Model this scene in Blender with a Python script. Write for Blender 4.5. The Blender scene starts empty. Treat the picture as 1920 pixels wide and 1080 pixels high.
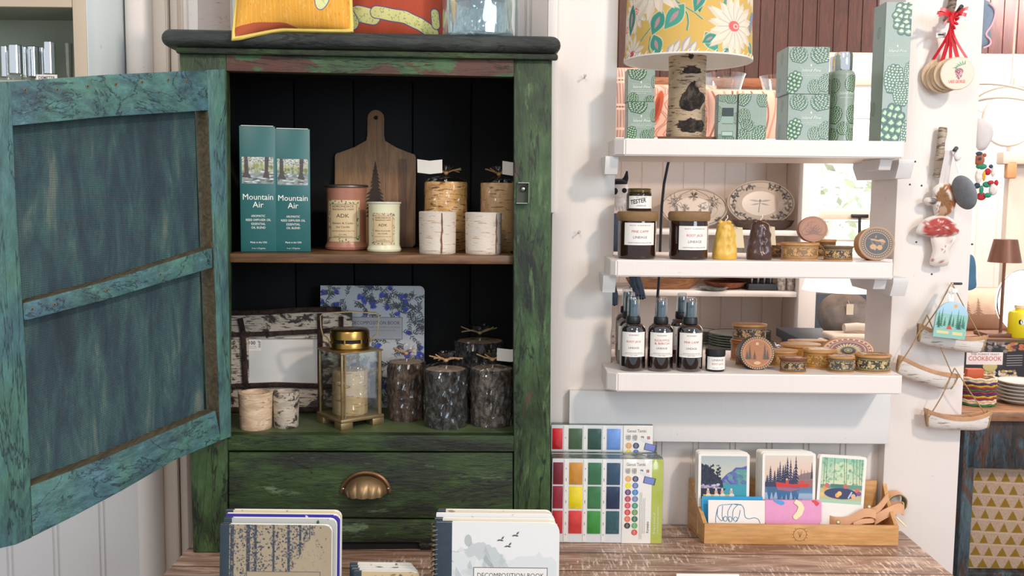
import bpy, bmesh, math, random
import numpy as np
from mathutils import Vector, Matrix, noise
D = bpy.data; C = bpy.context.scene.collection
PI = math.pi; rnd = random.Random(7)
# ---------------------------------------------------------------- camera
F = 1800.0; PITCH = math.radians(5.33); ROLL = math.radians(0.6); CZ = 1.50
RM = Matrix.Rotation(PI/2 - PITCH, 4, 'X') @ Matrix.Rotation(ROLL, 4, 'Z')
cam = D.objects.new('camera', D.cameras.new('camera')); C.objects.link(cam)
cam.matrix_world = Matrix.Translation((0, 0, CZ)) @ RM
cam.data.lens = 36*F/1920; cam.data.sensor_width = 36; cam.data.clip_start = 0.05
bpy.context.scene.camera = cam
vs = bpy.context.scene.view_settings
bpy.context.scene.display_settings.display_device = 'sRGB'
vs.view_transform = 'Standard'; vs.look = 'None'; vs.gamma = 1; vs.use_curve_mapping = False
vs.exposure = 0.44
# ---------------------------------------------------------------- world and lights
w = D.worlds.new('world'); bpy.context.scene.world = w; w.use_nodes = True
w.node_tree.nodes['Background'].inputs[0].default_value = (0.86, 0.92, 1.0, 1)
w.node_tree.nodes['Background'].inputs[1].default_value = 0.57
def area(name, loc, target, size, energy, col):
    l = D.lights.new(name, 'AREA'); l.shape = 'DISK'; l.size = size; l.energy = energy; l.color = col
    o = D.objects.new(name, l); C.objects.link(o); o.location = loc
    o.rotation_euler = (Vector(target)-Vector(loc)).to_track_quat('-Z', 'Y').to_euler(); return o
area('ceiling_lamp', (1.9, -0.35, 3.2), (0.35, 2.0, 1.2), 0.22, 38, (1, .82, .68))
area('ceiling_lamp', (-0.6, -0.9, 3.2), (-0.2, 2.0, 1.2), 0.9, 17, (1, .86, .72))
area('daylight_window', (2.3, -1.8, 2.1), (-0.9, 1.8, 1.4), 1.5, 42, (.74, .88, 1))
area('ceiling_lamp', (1.2, 3.4, 3.3), (1.2, 4.2, 1.2), 0.8, 34, (1, .80, .66))
area('outdoor_daylight', (3.0, 5.7, 3.4), (3.2, 7.4, 1.6), 2.5, 330, (.92, .97, 1))
area('ceiling_lamp', (2.6, 2.7, 3.0), (2.1, 3.6, 1.2), 0.5, 26, (1, .80, .66))

# ---------------------------------------------------------------- pixel helpers
R3 = RM.to_3x3(); CAM = Vector((0, 0, CZ))
def ray(px, py): return R3 @ Vector(((px-960)/F, -(py-540)/F, -1))
def P(px, py, Y): d = ray(px, py); return CAM + d*(Y/d.y)
def PZ(px, py, z): d = ray(px, py); return CAM + d*((z-CZ)/d.z)
def PP(px, py, O, N): d = ray(px, py); return CAM + d*((O-CAM).dot(N)/d.dot(N))
def rect(x0, y0, x1, y1, Y):
    xm, ym = (x0+x1)/2, (y0+y1)/2
    a, b = P(xm, y1, Y), P(xm, y0, Y)
    return a.x, a.z, P(x1, ym, Y).x-P(x0, ym, Y).x, b.z-a.z
# ---------------------------------------------------------------- colour and materials
def lin(c): c = c/255.; return c/12.92 if c <= .04045 else ((c+.055)/1.055)**2.4
def hx(s): s = s.lstrip('#'); return tuple(lin(int(s[i:i+2], 16)) for i in (0, 2, 4))
MATS = {}
class NT:
    def __init__(s, name):
        s.m = D.materials.new(name); s.m.use_nodes = True; s.t = s.m.node_tree; s.n = s.t.nodes; s.l = s.t.links
        s.b = s.n['Principled BSDF']
    def new(s, t, **k):
        n = s.n.new(t)
        for a, b in k.items(): setattr(n, a, b)
        return n
    def set(s, inp, v):
        if hasattr(v, 'is_linked') or isinstance(v, bpy.types.NodeSocket): s.l.new(v, inp)
        elif isinstance(v, (tuple, list)): inp.default_value = tuple(v)+(1,) if len(v) == 3 and len(inp.default_value) == 4 else v
        else: inp.default_value = v
    def coord(s, scale=(1, 1, 1), rot=(0, 0, 0), src='Object'):
        tc = s.new('ShaderNodeTexCoord'); mp = s.new('ShaderNodeMapping')
        s.l.new(tc.outputs[src], mp.inputs[0]); mp.inputs['Scale'].default_value = scale; mp.inputs['Rotation'].default_value = rot
        return mp.outputs[0]
    def noise(s, co, scale, detail=4, rough=.55, dist=0):
        n = s.new('ShaderNodeTexNoise'); s.l.new(co, n.inputs['Vector'])
        n.inputs['Scale'].default_value = scale; n.inputs['Detail'].default_value = detail
        n.inputs['Roughness'].default_value = rough; n.inputs['Distortion'].default_value = dist
        return n.outputs['Fac']
    def vor(s, co, scale, feat='F1', out='Distance'):
        n = s.new('ShaderNodeTexVoronoi', feature=feat); s.l.new(co, n.inputs['Vector']); n.inputs['Scale'].default_value = scale
        return n.outputs[out]
    def ramp(s, fac, stops):
        r = s.new('ShaderNodeValToRGB'); s.l.new(fac, r.inputs[0]); e = r.color_ramp.elements
        while len(e) < len(stops): e.new(.5)
        for el, (p, c) in zip(e, stops):
            el.position = p; el.color = (tuple(c)+(1,)) if isinstance(c, (tuple, list)) else (c, c, c, 1)
        return r.outputs[0]
    def mix(s, fac, a, b, mode='MIX'):
        n = s.new('ShaderNodeMix', data_type='RGBA', blend_type=mode)
        s.set(n.inputs[0], fac); s.set(n.inputs[6], a); s.set(n.inputs[7], b); return n.outputs[2]
    def bump(s, h, strength=.3, dist=.002):
        b = s.new('ShaderNodeBump'); s.set(b.inputs['Height'], h); b.inputs['Strength'].default_value = strength
        b.inputs['Distance'].default_value = dist; s.l.new(b.outputs[0], s.b.inputs['Normal']); return b
    def fin(s, col=None, rough=.5, metal=0, **k):
        if col is not None: s.set(s.b.inputs['Base Color'], col)
        s.set(s.b.inputs['Roughness'], rough); s.set(s.b.inputs['Metallic'], metal)
        for a, v in k.items(): s.set(s.b.inputs[a.replace('_', ' ')], v)
        return s.m
def plain(name, col, rough=.5, metal=0, var=.08, sc=25, bump=.0, **k):
    if name in MATS: return MATS[name]
    t = NT(name); c = hx(col); co = t.coord()
    f = t.noise(co, sc)
    colr = t.ramp(f, [(.3, tuple(x*(1-var) for x in c)), (.7, tuple(min(1, x*(1+var)) for x in c))])
    if bump: t.bump(t.noise(co, sc*8), bump, .001)
    MATS[name] = t.fin(colr, rough, metal, **k); return MATS[name]
def whitepaint(name, col, dirt=.06):
    t = NT(name); c = hx(col); co = t.coord((1, 1, 1)); cs = t.coord((30, 30, 1.5))
    base = t.ramp(t.noise(co, 3, 5), [(.3, tuple(x*(1-dirt) for x in c)), (.75, c)])
    spk = t.ramp(t.noise(co, 60, 2), [(.74, 0.), (.78, 1.)])
    spk2 = t.mix(spk, base, tuple(x*.72 for x in c))
    t.bump(t.noise(cs, 6, 4), .12, .003); MATS[name] = t.fin(spk2, .42); return MATS[name]
def distressed(name, c0, c1, under, dark, amt=.6, axis='Z', scuff=None, under_amt=.62, st_=4.0):
    """layered old paint: two paint tones, worn spots to the brown undercoat, dark grime streaks"""
    t = NT(name)
    st = {'X': (1, st_, st_), 'Y': (st_, 1, st_), 'Z': (st_, st_, 1)}[axis]
    co = t.coord(); cs = t.coord(st)
    a = t.mix(t.ramp(t.noise(co, 6, 6, .6, .6), [(.35, 0.), (.62, 1.)]), hx(c0), hx(c1))
    fine = t.ramp(t.noise(cs, 22, 8, .7), [(.3, .55), (.7, 1.25)])
    a = t.mix(1, a, fine, 'MULTIPLY')
    wear = t.ramp(t.noise(t.coord({'X': (1, 2.2, 2.2), 'Y': (2.2, 1, 2.2), 'Z': (2.2, 2.2, 1)}[axis]), 7, 9, .66, .5), [(under_amt-.02, 0.), (under_amt+.02, 1.)])
    a = t.mix(wear, a, hx(under))
    g = t.ramp(t.noise(cs, 4, 8, .72, .8), [(amt-.1, 0.), (amt+.08, 1.)])
    a = t.mix(g, a, hx(dark))
    if scuff: a = t.mix(t.ramp(t.noise(t.coord({'X': (1, 5, 5), 'Y': (5, 1, 5), 'Z': (5, 5, 1)}[axis]), 5.5, 10, .75, .3), [(.58, 0.), (.68, .8)]), a, hx(scuff))
    ck = t.noise(t.coord({'X': (1, 7, 7), 'Y': (7, 1, 7), 'Z': (7, 7, 1)}[axis]), 2.6, 5, .62, .7)
    a = t.mix(t.ramp(ck, [(.485, 0.), (.497, .85), (.503, .85), (.515, 0.)]), a, tuple(c*.5 for c in hx(dark)))
    t.bump(t.noise(cs, 25, 8, .7), .6, .006)
    MATS[name] = t.fin(a, .48); return MATS[name]
def wood(name, c0, c1, axis='X', sc=1, rough=.45, knots=True, dist=2.0, dark=None):
    t = NT(name); s = {'X': (1, 9, 9), 'Y': (9, 1, 9), 'Z': (9, 9, 1)}[axis]
    co = t.coord(tuple(x*sc for x in s))
    n1 = t.noise(co, 6, 6, .6, dist)
    a = t.ramp(n1, [(.28, hx(c0)), (.52, tuple((x+y)/2 for x, y in zip(hx(c0), hx(c1)))), (.72, hx(c1))])
    n2 = t.ramp(t.noise(co, 40, 4), [(.3, .78), (.7, 1.08)])
    a = t.mix(1, a, n2, 'MULTIPLY')
    if dark: a = t.mix(t.ramp(t.noise(t.coord(), 5, 6, .7, 1), [(.52, 0.), (.66, 1.)]), a, hx(dark))
    t.bump(n1, .15, .002); MATS[name] = t.fin(a, rough); return MATS[name]
def birch(name, base, dash, patch='#2a2622', pamt=.66, warm=None, dashamt=.6, sc=1):
    t = NT(name); co = t.coord(); cd = t.coord((16*sc, 16*sc, 130*sc)); 
    a = t.ramp(t.noise(co, 14*sc, 5), [(.3, tuple(x*.82 for x in hx(base))), (.7, hx(base))])
    if warm: a = t.mix(t.ramp(t.noise(t.coord((5, 5, 14)), 4*sc, 5, .6, .8), [(.42, 0.), (.62, 1.)]), a, hx(warm))
    d = t.ramp(t.noise(cd, 2.2, 3, .6), [(dashamt, 0.), (dashamt+.04, 1.)]); a = t.mix(d, a, hx(dash))
    p = t.ramp(t.noise(t.coord((1, 1, 1.6)), 16*sc, 9, .72, .5), [(pamt, 0.), (pamt+.04, 1.)]); a = t.mix(p, a, hx(patch))
    t.bump(t.noise(t.coord((20, 20, 90)), 6, 5), .35, .002)
    MATS[name] = t.fin(a, .55); return MATS[name]
def bark(name, c0, c1, c2):
    t = NT(name); co = t.coord((1, 1, .7)); n = t.noise(co, 60, 10, .78, .9)
    a = t.ramp(n, [(.40, hx(c0)), (.5, hx(c1)), (.62, hx(c2))])
    t.bump(n, 1.0, .012); MATS[name] = t.fin(a, .62); return MATS[name]
def glassy(name, tint=(1, 1, 1), gl=.12, rough=.03, crinkle=0, csc=60, maxf=.9, gcol=(1, 1, 1)):
    t = NT(name); tr = t.new('ShaderNodeBsdfTransparent'); tr.inputs[0].default_value = tuple(tint)+(1,)
    g = t.new('ShaderNodeBsdfGlossy'); g.inputs['Roughness'].default_value = rough; g.inputs[0].default_value = tuple(gcol)+(1,)
    lw = t.new('ShaderNodeLayerWeight'); lw.inputs[0].default_value = .25
    f = t.ramp(lw.outputs['Facing'], [(0., gl), (1., maxf)])
    if crinkle:
        b = t.new('ShaderNodeBump'); b.inputs['Strength'].default_value = crinkle; b.inputs['Distance'].default_value = .01
        t.l.new(t.vor(t.coord((1, 1, .6)), csc), b.inputs['Height']); t.l.new(b.outputs[0], g.inputs['Normal']); t.l.new(b.outputs[0], lw.inputs['Normal'])
    mx = t.new('ShaderNodeMixShader'); t.l.new(f, mx.inputs[0]); t.l.new(tr.outputs[0], mx.inputs[1]); t.l.new(g.outputs[0], mx.inputs[2])
    t.l.new(mx.outputs[0], t.n['Material Output'].inputs[0]); MATS[name] = t.m; return t.m
def artmat(name, rough=.5, coat=0, bump=0):
    t = NT(name); a = t.new('ShaderNodeAttribute', attribute_name='Col')
    if bump: t.bump(t.noise(t.coord(), 350, 2), bump, .001)
    MATS[name] = t.fin(a.outputs['Color'], rough, Coat_Weight=coat, Coat_Roughness=.12); return t.m
def emis(name, col, st):
    t = NT(name); MATS[name] = t.fin(hx(col), .5, Emission_Color=hx(col)+(1,), Emission_Strength=st); return t.m
ART = artmat('printed_card', .45); ARTG = artmat('printed_gloss', .32, .1); ARTF = artmat('printed_fabric', .85, 0, .4); ARTW = artmat('tooled_bark', .4, .15, .2)
WHITE = whitepaint('white_paint', '#ece3dc'); WHITE2 = whitepaint('white_paint_cool', '#e4e2e0'); CREAM = whitepaint('cream_paint', '#e3d6c6', .09)
INK = plain('ink_dark', '#3a3430', .6); INKR = plain('ink_red', '#c4554a', .6); INKW = plain('ink_white', '#f2f0e8', .6); INKT = plain('ink_grey', '#6e6a66', .6)
BLACKP = plain('black_plastic', '#1d2124', .4); PAPER = plain('paper_white', '#eeeae2', .7, var=.02)
STEEL = plain('steel', '#b9b7b2', .3, 1); CHROME = plain('chrome', '#f2f4f6', .06, 1, 0.01); BRASS = plain('aged_brass', '#b08a4a', .3, 1, .25, 12); BRASSD = plain('dull_brass', '#a08a63', .42, .8, .25, 20)
CELLO = glassy('cellophane', (1, 1, 1), .035, .09, 1.0, 70, .42); GLASS = glassy('clear_glass', (.96, .99, .98), .05, .02, 0, 60, .75)
# ---------------------------------------------------------------- mesh builder
ID = Matrix.Identity(4)
def T(x, y, z): return Matrix.Translation((x, y, z))
def RX(a): return Matrix.Rotation(math.radians(a), 4, 'X')
def RY(a): return Matrix.Rotation(math.radians(a), 4, 'Y')
def RZ(a): return Matrix.Rotation(math.radians(a), 4, 'Z')
_txt = {}
def text_arrays(s, shear=0, bold=0):
    k = (s, shear, bold)
    if k in _txt: return _txt[k]
    cu = D.curves.new('t', 'FONT'); cu.body = s; cu.align_x = 'CENTER'; cu.shear = shear; cu.resolution_u = 2; cu.offset = bold
    ob = D.objects.new('t', cu); me = ob.to_mesh()
    v = [(p.co.x, p.co.y) for p in me.vertices]; f = [tuple(p.vertices) for p in me.polygons]
    ob.to_mesh_clear(); D.objects.remove(ob); D.curves.remove(cu); _txt[k] = (v, f); return v, f
class MB:
    def __init__(s): s.v = []; s.f = []; s.m = []; s.c = []; s.mats = []; s.hascol = False
    def mi(s, m):
        if m not in s.mats: s.mats.append(m)
        return s.mats.index(m)
    def add(s, V, Fs, mat, M=None, col=None):
        n = len(s.v); k = s.mi(mat)
        if M is not None: V = [tuple(M @ Vector(p)) for p in V]
        s.v += [tuple(p) for p in V]; s.f += [tuple(n+i for i in f) for f in Fs]; s.m += [k]*len(Fs)
        if col is None: s.c += [(1, 1, 1, 1)]*len(V)
        else: s.c += col; s.hascol = True
        return s
    def box(s, c, size, mat, M=None, bev=0, seg=2):
        x, y, z = [a/2 for a in size]
        if bev <= 0:
            V = [(c[0]+i*x, c[1]+j*y, c[2]+k*z) for i in (-1, 1) for j in (-1, 1) for k in (-1, 1)]
            return s.add(V, [(0, 1, 3, 2), (4, 6, 7, 5), (0, 4, 5, 1), (2, 3, 7, 6), (0, 2, 6, 4), (1, 5, 7, 3)], mat, M)
        bm = bmesh.new(); bmesh.ops.create_cube(bm, size=1)
        for v in bm.verts: v.co = Vector((v.co.x*size[0], v.co.y*size[1], v.co.z*size[2]))+Vector(c)
        bmesh.ops.bevel(bm, geom=list(bm.edges), offset=min(bev, min(size)*.45), segments=seg, affect='EDGES', profile=.5)
        return s.bm(bm, mat, M)
    def bm(s, bm, mat, M=None):
        bm.verts.index_update(); V = [tuple(v.co) for v in bm.verts]; Fs = [tuple(v.index for v in f.verts) for f in bm.faces]; bm.free()
        return s.add(V, Fs, mat, M)
    def prism(s, pts, vec, mat, M=None):
        n = len(pts); vec = Vector(vec); V = [Vector(p) for p in pts]+[Vector(p)+vec for p in pts]
        Fs = [tuple(range(n))[::-1], tuple(range(n, 2*n))]+[(i, (i+1) % n, n+(i+1) % n, n+i) for i in range(n)]
        # orient so that normals point outwards
        nrm = Vector((0, 0, 0))
        for i in range(1, n-1): nrm += (V[i]-V[0]).cross(V[i+1]-V[0])
        if nrm.dot(vec) < 0: Fs = [f[::-1] for f in Fs]
        return s.add(V, Fs, mat, M)
    def lathe(s, prof, mat, n=32, M=None, rf=None, arc=None):
        V = []; Fs = []; m = len(prof); a0, a1 = arc or (0, 2*PI); cnt = n if arc is None else n+1
        for i in range(cnt):
            a = a0+(a1-a0)*i/n
            for r, z in prof:
                q = r*(rf(a, z) if rf else 1); V.append((q*math.cos(a), q*math.sin(a), z))
        for i in range(n):
            j = (i+1) % cnt
            for k in range(m-1): Fs.append((i*m+k, j*m+k, j*m+k+1, i*m+k+1))
        return s.add(V, Fs, mat, M)
    def cyl(s, r, z0, z1, mat, n=24, M=None, bev=.0008):
        b = min(bev, r*.4)
        return s.lathe([(1e-5, z0), (r-b, z0), (r, z0+b), (r, z1-b), (r-b, z1), (1e-5, z1)], mat, n, M)
    def tube(s, pts, r, mat, n=8, closed=False, M=None, cap=True):
        pts = [Vector(p) for p in pts]; m = len(pts); V = []; Fs = []
        rr = r if isinstance(r, (list, tuple)) else [r]*m
        up = None
        for i, p in enumerate(pts):
            if closed: t = pts[(i+1) % m]-pts[i-1]
            else: t = pts[min(i+1, m-1)]-pts[max(i-1, 0)]
            if t.length < 1e-9: t = Vector((0, 0, 1))
            t.normalize()
            if up is None: up = Vector((0, 0, 1)) if abs(t.z) < .9 else Vector((1, 0, 0))
            a = up-t*up.dot(t)
            if a.length < 1e-6: a = t.orthogonal()
            a.normalize(); up = a; b = t.cross(a)
            for k in range(n):
                th = 2*PI*k/n; V.append(p+(a*math.cos(th)+b*math.sin(th))*rr[i])
        for i in range(m if closed else m-1):
            j = (i+1) % m
            for k in range(n): Fs.append((i*n+k, i*n+(k+1) % n, j*n+(k+1) % n, j*n+k))
        if cap and not closed: Fs += [tuple(range(n))[::-1], tuple((m-1)*n+k for k in range(n))]
        return s.add(V, Fs, mat, M)
    def strip(s, pts, wv, th, mat, M=None):
        """a flat strap following pts; wv = width vector (or list), th = thickness"""
        pts = [Vector(p) for p in pts]; m = len(pts); V = []; Fs = []
        for i, p in enumerate(pts):
            t = (pts[min(i+1, m-1)]-pts[max(i-1, 0)]).normalized(); wq = Vector(wv[i] if isinstance(wv, list) else wv)
            nn = t.cross(wq.normalized()); nn.normalize()
            for a, b in ((-.5, -.5), (.5, -.5), (.5, .5), (-.5, .5)): V.append(p+wq*a+nn*th*b)
        for i in range(m-1):
            for k in range(4): Fs.append((i*4+k, i*4+(k+1) % 4, i*4+4+(k+1) % 4, i*4+4+k))
        Fs += [(0, 1, 2, 3)[::-1], tuple((m-1)*4+k for k in range(4))]
        return s.add(V, Fs, mat, M)
    def grid(s, fn, nu, nv, mat, M=None, col=None, flip=False):
        V = [tuple(fn(i/nu, j/nv)) for j in range(nv+1) for i in range(nu+1)]
        Fs = [(j*(nu+1)+i, j*(nu+1)+i+1, (j+1)*(nu+1)+i+1, (j+1)*(nu+1)+i) for j in range(nv) for i in range(nu)]
        if flip: Fs = [f[::-1] for f in Fs]
        return s.add(V, Fs, mat, M, col)
    def sphere(s, c, r, mat, n=24, m=14, fn=None, M=None):
        r = r if isinstance(r, (tuple, list)) else (r, r, r); V = []; Fs = []
        for j in range(m+1):
            ph = PI*j/m
            for i in range(n):
                th = 2*PI*i/n; d = Vector((math.sin(ph)*math.cos(th), math.sin(ph)*math.sin(th), math.cos(ph))); k = fn(d) if fn else 1
                V.append((c[0]+d.x*r[0]*k, c[1]+d.y*r[1]*k, c[2]+d.z*r[2]*k))
        for j in range(m):
            for i in range(n): Fs.append((j*n+i, (j+1)*n+i, (j+1)*n+(i+1) % n, j*n+(i+1) % n))
        return s.add(V, Fs, mat, M)
    def text(s, st, size, at, fn, mat, shear=0, maxw=None, bold=0, rot=0):
        v, f = text_arrays(st, shear, bold)
        if not v: return s
        if maxw:
            ww = (max(p[0] for p in v)-min(p[0] for p in v))*size
            kx = maxw/ww if ww > 0 else 1
        else: kx = 1
        c0, s0 = math.cos(rot), math.sin(rot); V = []
        for x, y in v:
            x, y = x*size*kx, y*size
            V.append(fn(at[0]+x*c0-y*s0, at[1]+x*s0+y*c0))
        return s.add(V, f, mat)
    def art(s, cv, fn, mat=None, M=None, mask=None):
        """cv: Canvas; fn(u,v) with u right and v DOWN both 0..1"""
        H, W = cv.a.shape[:2]
        V = [tuple(fn(i/(W-1), j/(H-1))) for j in range(H) for i in range(W)]
        Fs = [(j*W+i, (j+1)*W+i, (j+1)*W+i+1, j*W+i+1) for j in range(H-1) for i in range(W-1)]
        if mask is not None: Fs = [f for f in Fs if mask((f[0] % W)/(W-1), (f[0]//W)/(H-1))]
        col = np.concatenate([cv.a.reshape(-1, 3), np.ones((H*W, 1))], 1).tolist()
        return s.add(V, Fs, mat or ART, M, [tuple(c) for c in col])
    def build(s, name, parent=None, M=None, offset=None, sharp=38, thick=0):
        me = D.meshes.new(name)
        V = s.v
        if offset is not None: V = [(a-offset[0], b-offset[1], c-offset[2]) for a, b, c in V]
        me.from_pydata(V, [], s.f)
        for m in s.mats: me.materials.append(m)
        me.polygons.foreach_set('material_index', s.m)
        if s.hascol:
            at = me.color_attributes.new('Col', 'FLOAT_COLOR', 'POINT'); at.data.foreach_set('color', np.array(s.c, dtype=np.float32).ravel())
        me.polygons.foreach_set('use_smooth', [True]*len(me.polygons)); me.update()
        me.set_sharp_from_angle(angle=math.radians(sharp))
        o = D.objects.new(name, me); C.objects.link(o)
        if parent: o.parent = parent
        if M is not None: o.matrix_local = M
        return o
# ---------------------------------------------------------------- painted artwork (numpy canvas)
class Canvas:
    def __init__(s, W, H, bg, res=1.0):
        s.r = res; s.W, s.H = W, H; w, h = max(2, int(W*res)), max(2, int(H*res))
        s.a = np.zeros((h, w, 3)); s.a[:] = hx(bg); yy, xx = np.mgrid[0:h, 0:w]; s.x = xx/(w-1)*W; s.y = yy/(h-1)*H; s.rg = np.random.RandomState(3)
    def put(s, al, col, sl=None):
        sl = sl or (slice(None), slice(None)); al = np.clip(al, 0, 1)[..., None]; s.a[sl] = s.a[sl]*(1-al)+np.array(hx(col) if isinstance(col, str) else col)*al; return s
    def sl(s, x0, y0, x1, y1):
        h, w = s.a.shape[:2]; i0, i1 = int(max(0, (x0-2)*(w-1)/s.W)), int(min(w, (x1+2)*(w-1)/s.W+2)); j0, j1 = int(max(0, (y0-2)*(h-1)/s.H)), int(min(h, (y1+2)*(h-1)/s.H+2))
        return (slice(j0, max(j0, j1)), slice(i0, max(i0, i1)))
    def ell(s, cx, cy, rx, ry, col, rot=0, al=1):
        m = max(rx, ry); sl = s.sl(cx-m, cy-m, cx+m, cy+m); c, q = math.cos(rot), math.sin(rot); dx, dy = s.x[sl]-cx, s.y[sl]-cy; u, v = (dx*c+dy*q)/rx, (-dx*q+dy*c)/ry
        d = (1-np.sqrt(u*u+v*v))*min(rx, ry)*s.r+.5; return s.put(np.clip(d, 0, 1)*al, col, sl)
    def ring(s, cx, cy, rx, ry, th, col):
        u, v = (s.x-cx)/rx, (s.y-cy)/ry; d = np.abs(1-np.sqrt(u*u+v*v))*min(rx, ry); return s.put(np.clip((th/2-d)*s.r+.5, 0, 1), col)
    def rect(s, x0, y0, x1, y1, col, al=1): return s.put(((s.x >= x0) & (s.x <= x1) & (s.y >= y0) & (s.y <= y1))*float(al), col)
    def poly(s, pts, col, al=1):
        sl = s.sl(min(p[0] for p in pts), min(p[1] for p in pts), max(p[0] for p in pts), max(p[1] for p in pts)); X, Y = s.x[sl], s.y[sl]; ins = np.zeros(X.shape, bool); n = len(pts)
        for i in range(n):
            (x0, y0), (x1, y1) = pts[i], pts[(i+1) % n]
            if y0 == y1: continue
            cnd = ((y0 > Y) != (y1 > Y)) & (X < (x1-x0)*(Y-y0)/(y1-y0)+x0); ins ^= cnd
        return s.put(ins*float(al), col, sl)
    def line(s, pts, th, col, al=1):
        t0 = th/2+1; sl = s.sl(min(p[0] for p in pts)-t0, min(p[1] for p in pts)-t0, max(p[0] for p in pts)+t0, max(p[1] for p in pts)+t0); X, Y = s.x[sl], s.y[sl]; d = np.full(X.shape, 1e9)
        for (x0, y0), (x1, y1) in zip(pts, pts[1:]):
            dx, dy = x1-x0, y1-y0; L = dx*dx+dy*dy+1e-9; t = np.clip(((X-x0)*dx+(Y-y0)*dy)/L, 0, 1)
            d = np.minimum(d, np.hypot(X-x0-t*dx, Y-y0-t*dy))
        return s.put(np.clip((th/2-d)*s.r+.5, 0, 1)*al, col, sl)
    def leaf(s, x, y, L, wd, ang, col, al=1):
        m = L+wd; sl = s.sl(x-m, y-m, x+m, y+m); c, q = math.cos(ang), math.sin(ang); dx, dy = s.x[sl]-x, s.y[sl]-y; u = (dx*c+dy*q)/L; v = (-dx*q+dy*c)/wd
        h = np.where((u > 0) & (u < 1), np.sin(PI*np.clip(u, 0, 1))*(1-.35*u), -9); return s.put(np.clip((h-np.abs(v))*wd*s.r+.5, 0, 1)*al, col, sl)
    def noise(s, amt, sc=1):
        h, w = s.a.shape[:2]; n = s.rg.rand(max(2, int(h/sc))+1, max(2, int(w/sc))+1)
        iy = (np.arange(h)/h*(n.shape[0]-1)).astype(int); ix = (np.arange(w)/w*(n.shape[1]-1)).astype(int)
        s.a = np.clip(s.a*(1+(n[iy][:, ix][..., None]-.5)*amt*2), 0, 1); return s
    def grad(s, y0, y1, c0, c1):
        t = np.clip((s.y-y0)/(y1-y0), 0, 1)[..., None]; m = ((s.y >= y0) & (s.y <= y1))[..., None]
        s.a = np.where(m, np.array(hx(c0))*(1-t)+np.array(hx(c1))*t, s.a); return s
    def pine(s, x, y, h, wd, col, seed=0):
        r = random.Random(seed); n = 9; s.line([(x, y-h), (x, y)], max(.8, wd*.06), col)
        for i in range(n):
            t = i/(n-1); yy = y-h+h*.92*t; ww = wd*(.12+.88*t)*r.uniform(.8, 1.15)
            s.poly([(x, yy-h*.1), (x-ww/2, yy+h*.07), (x, yy+h*.03), (x+ww/2, yy+h*.07)], col)
        return s
    def cone(s, cx, cy, rx, ry, rot=0, big=1, pal=0):
        """a printed pine cone: dark oval under overlapping pale tipped scales"""
        dk, md, lt = [('#17382c', '#3f6a4c', '#bccbb0'), ('#1f463a', '#50795c', '#c3d0b6'), ('#18322e', '#356844', '#b4cca0')][pal]
        c, q = math.cos(rot), math.sin(rot); s.ell(cx, cy, rx, ry, dk, rot)
        rows = max(5, int(10/big))
        for i in range(rows):
            v = -0.90+1.78*i/(rows-1); ww = math.sqrt(max(0, 1-v*v*.96)); k = max(2, int(round(ww*5/big)))+(i % 2)
            for j in range(k):
                u = ((j+.5)/k*2-1)*ww; vv = v+.10*(1-u*u)-.03; px, py = cx+u*rx*c-vv*ry*q, cy+u*rx*q+vv*ry*c; sw, sh = rx*.235*big**.8, ry*.17*big**.8; a = rot+u*.7
                s.ell(px, py, sw*1.08, sh*1.12, dk, a); s.ell(px, py-sh*.1, sw*.86, sh*.78, md, a)
                s.poly([(px-sw*.72, py-sh*.05), (px+sw*.1+u*sw*.3, py-sh*.75), (px+sw*.72, py+sh*.0), (px, py+sh*.35)], lt, .95)
        return s
def flat(x0, z0, w, h, y): return lambda u, v: (x0+u*w, y, z0+h*(1-v))
def flatm(y): return lambda u, v: (u, y, v)
def cylm(R, z0=0): return lambda u, v: (R*math.sin(u/R), -R*math.cos(u/R), z0+v)
def cylart(R, z0, h, a0, a1): return lambda u, v: (R*math.sin(a0+(a1-a0)*u), -R*math.cos(a0+(a1-a0)*u), z0+h*(1-v))
# ---------------------------------------------------------------- things
def tag(o, label, cat, group=None, kind=None):
    if kind: o['kind'] = kind
    o['label'] = label; o['category'] = cat
    if group: o['group'] = group
    return o
def thing(name, label, cat, loc=(0, 0, 0), rz=0, group=None, rx=0, ry=0):
    o = D.objects.new(name, None); C.objects.link(o); o.empty_display_size = .02; o.location = loc
    o.rotation_euler = (math.radians(rx), math.radians(ry), math.radians(rz)); return tag(o, label, cat, group)
def struct(name, mb, label, **k):
    o = mb.build(name, **k); o['kind'] = 'structure'; o['label'] = label; o['category'] = name.split('_')[0]; return o
def one(name, mb, label, cat, loc=(0, 0, 0), rz=0, group=None, rx=0, ry=0, **k):
    o = mb.build(name, **k); o.location = loc; o.rotation_euler = (math.radians(rx), math.radians(ry), math.radians(rz)); return tag(o, label, cat, group)
def copy_tree(o, parent=None):
    c = o.copy(); C.objects.link(c)
    if parent: c.parent = parent
    for ch in [x for x in D.objects if x.parent == o]: copy_tree(ch, c)
    return c
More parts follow.
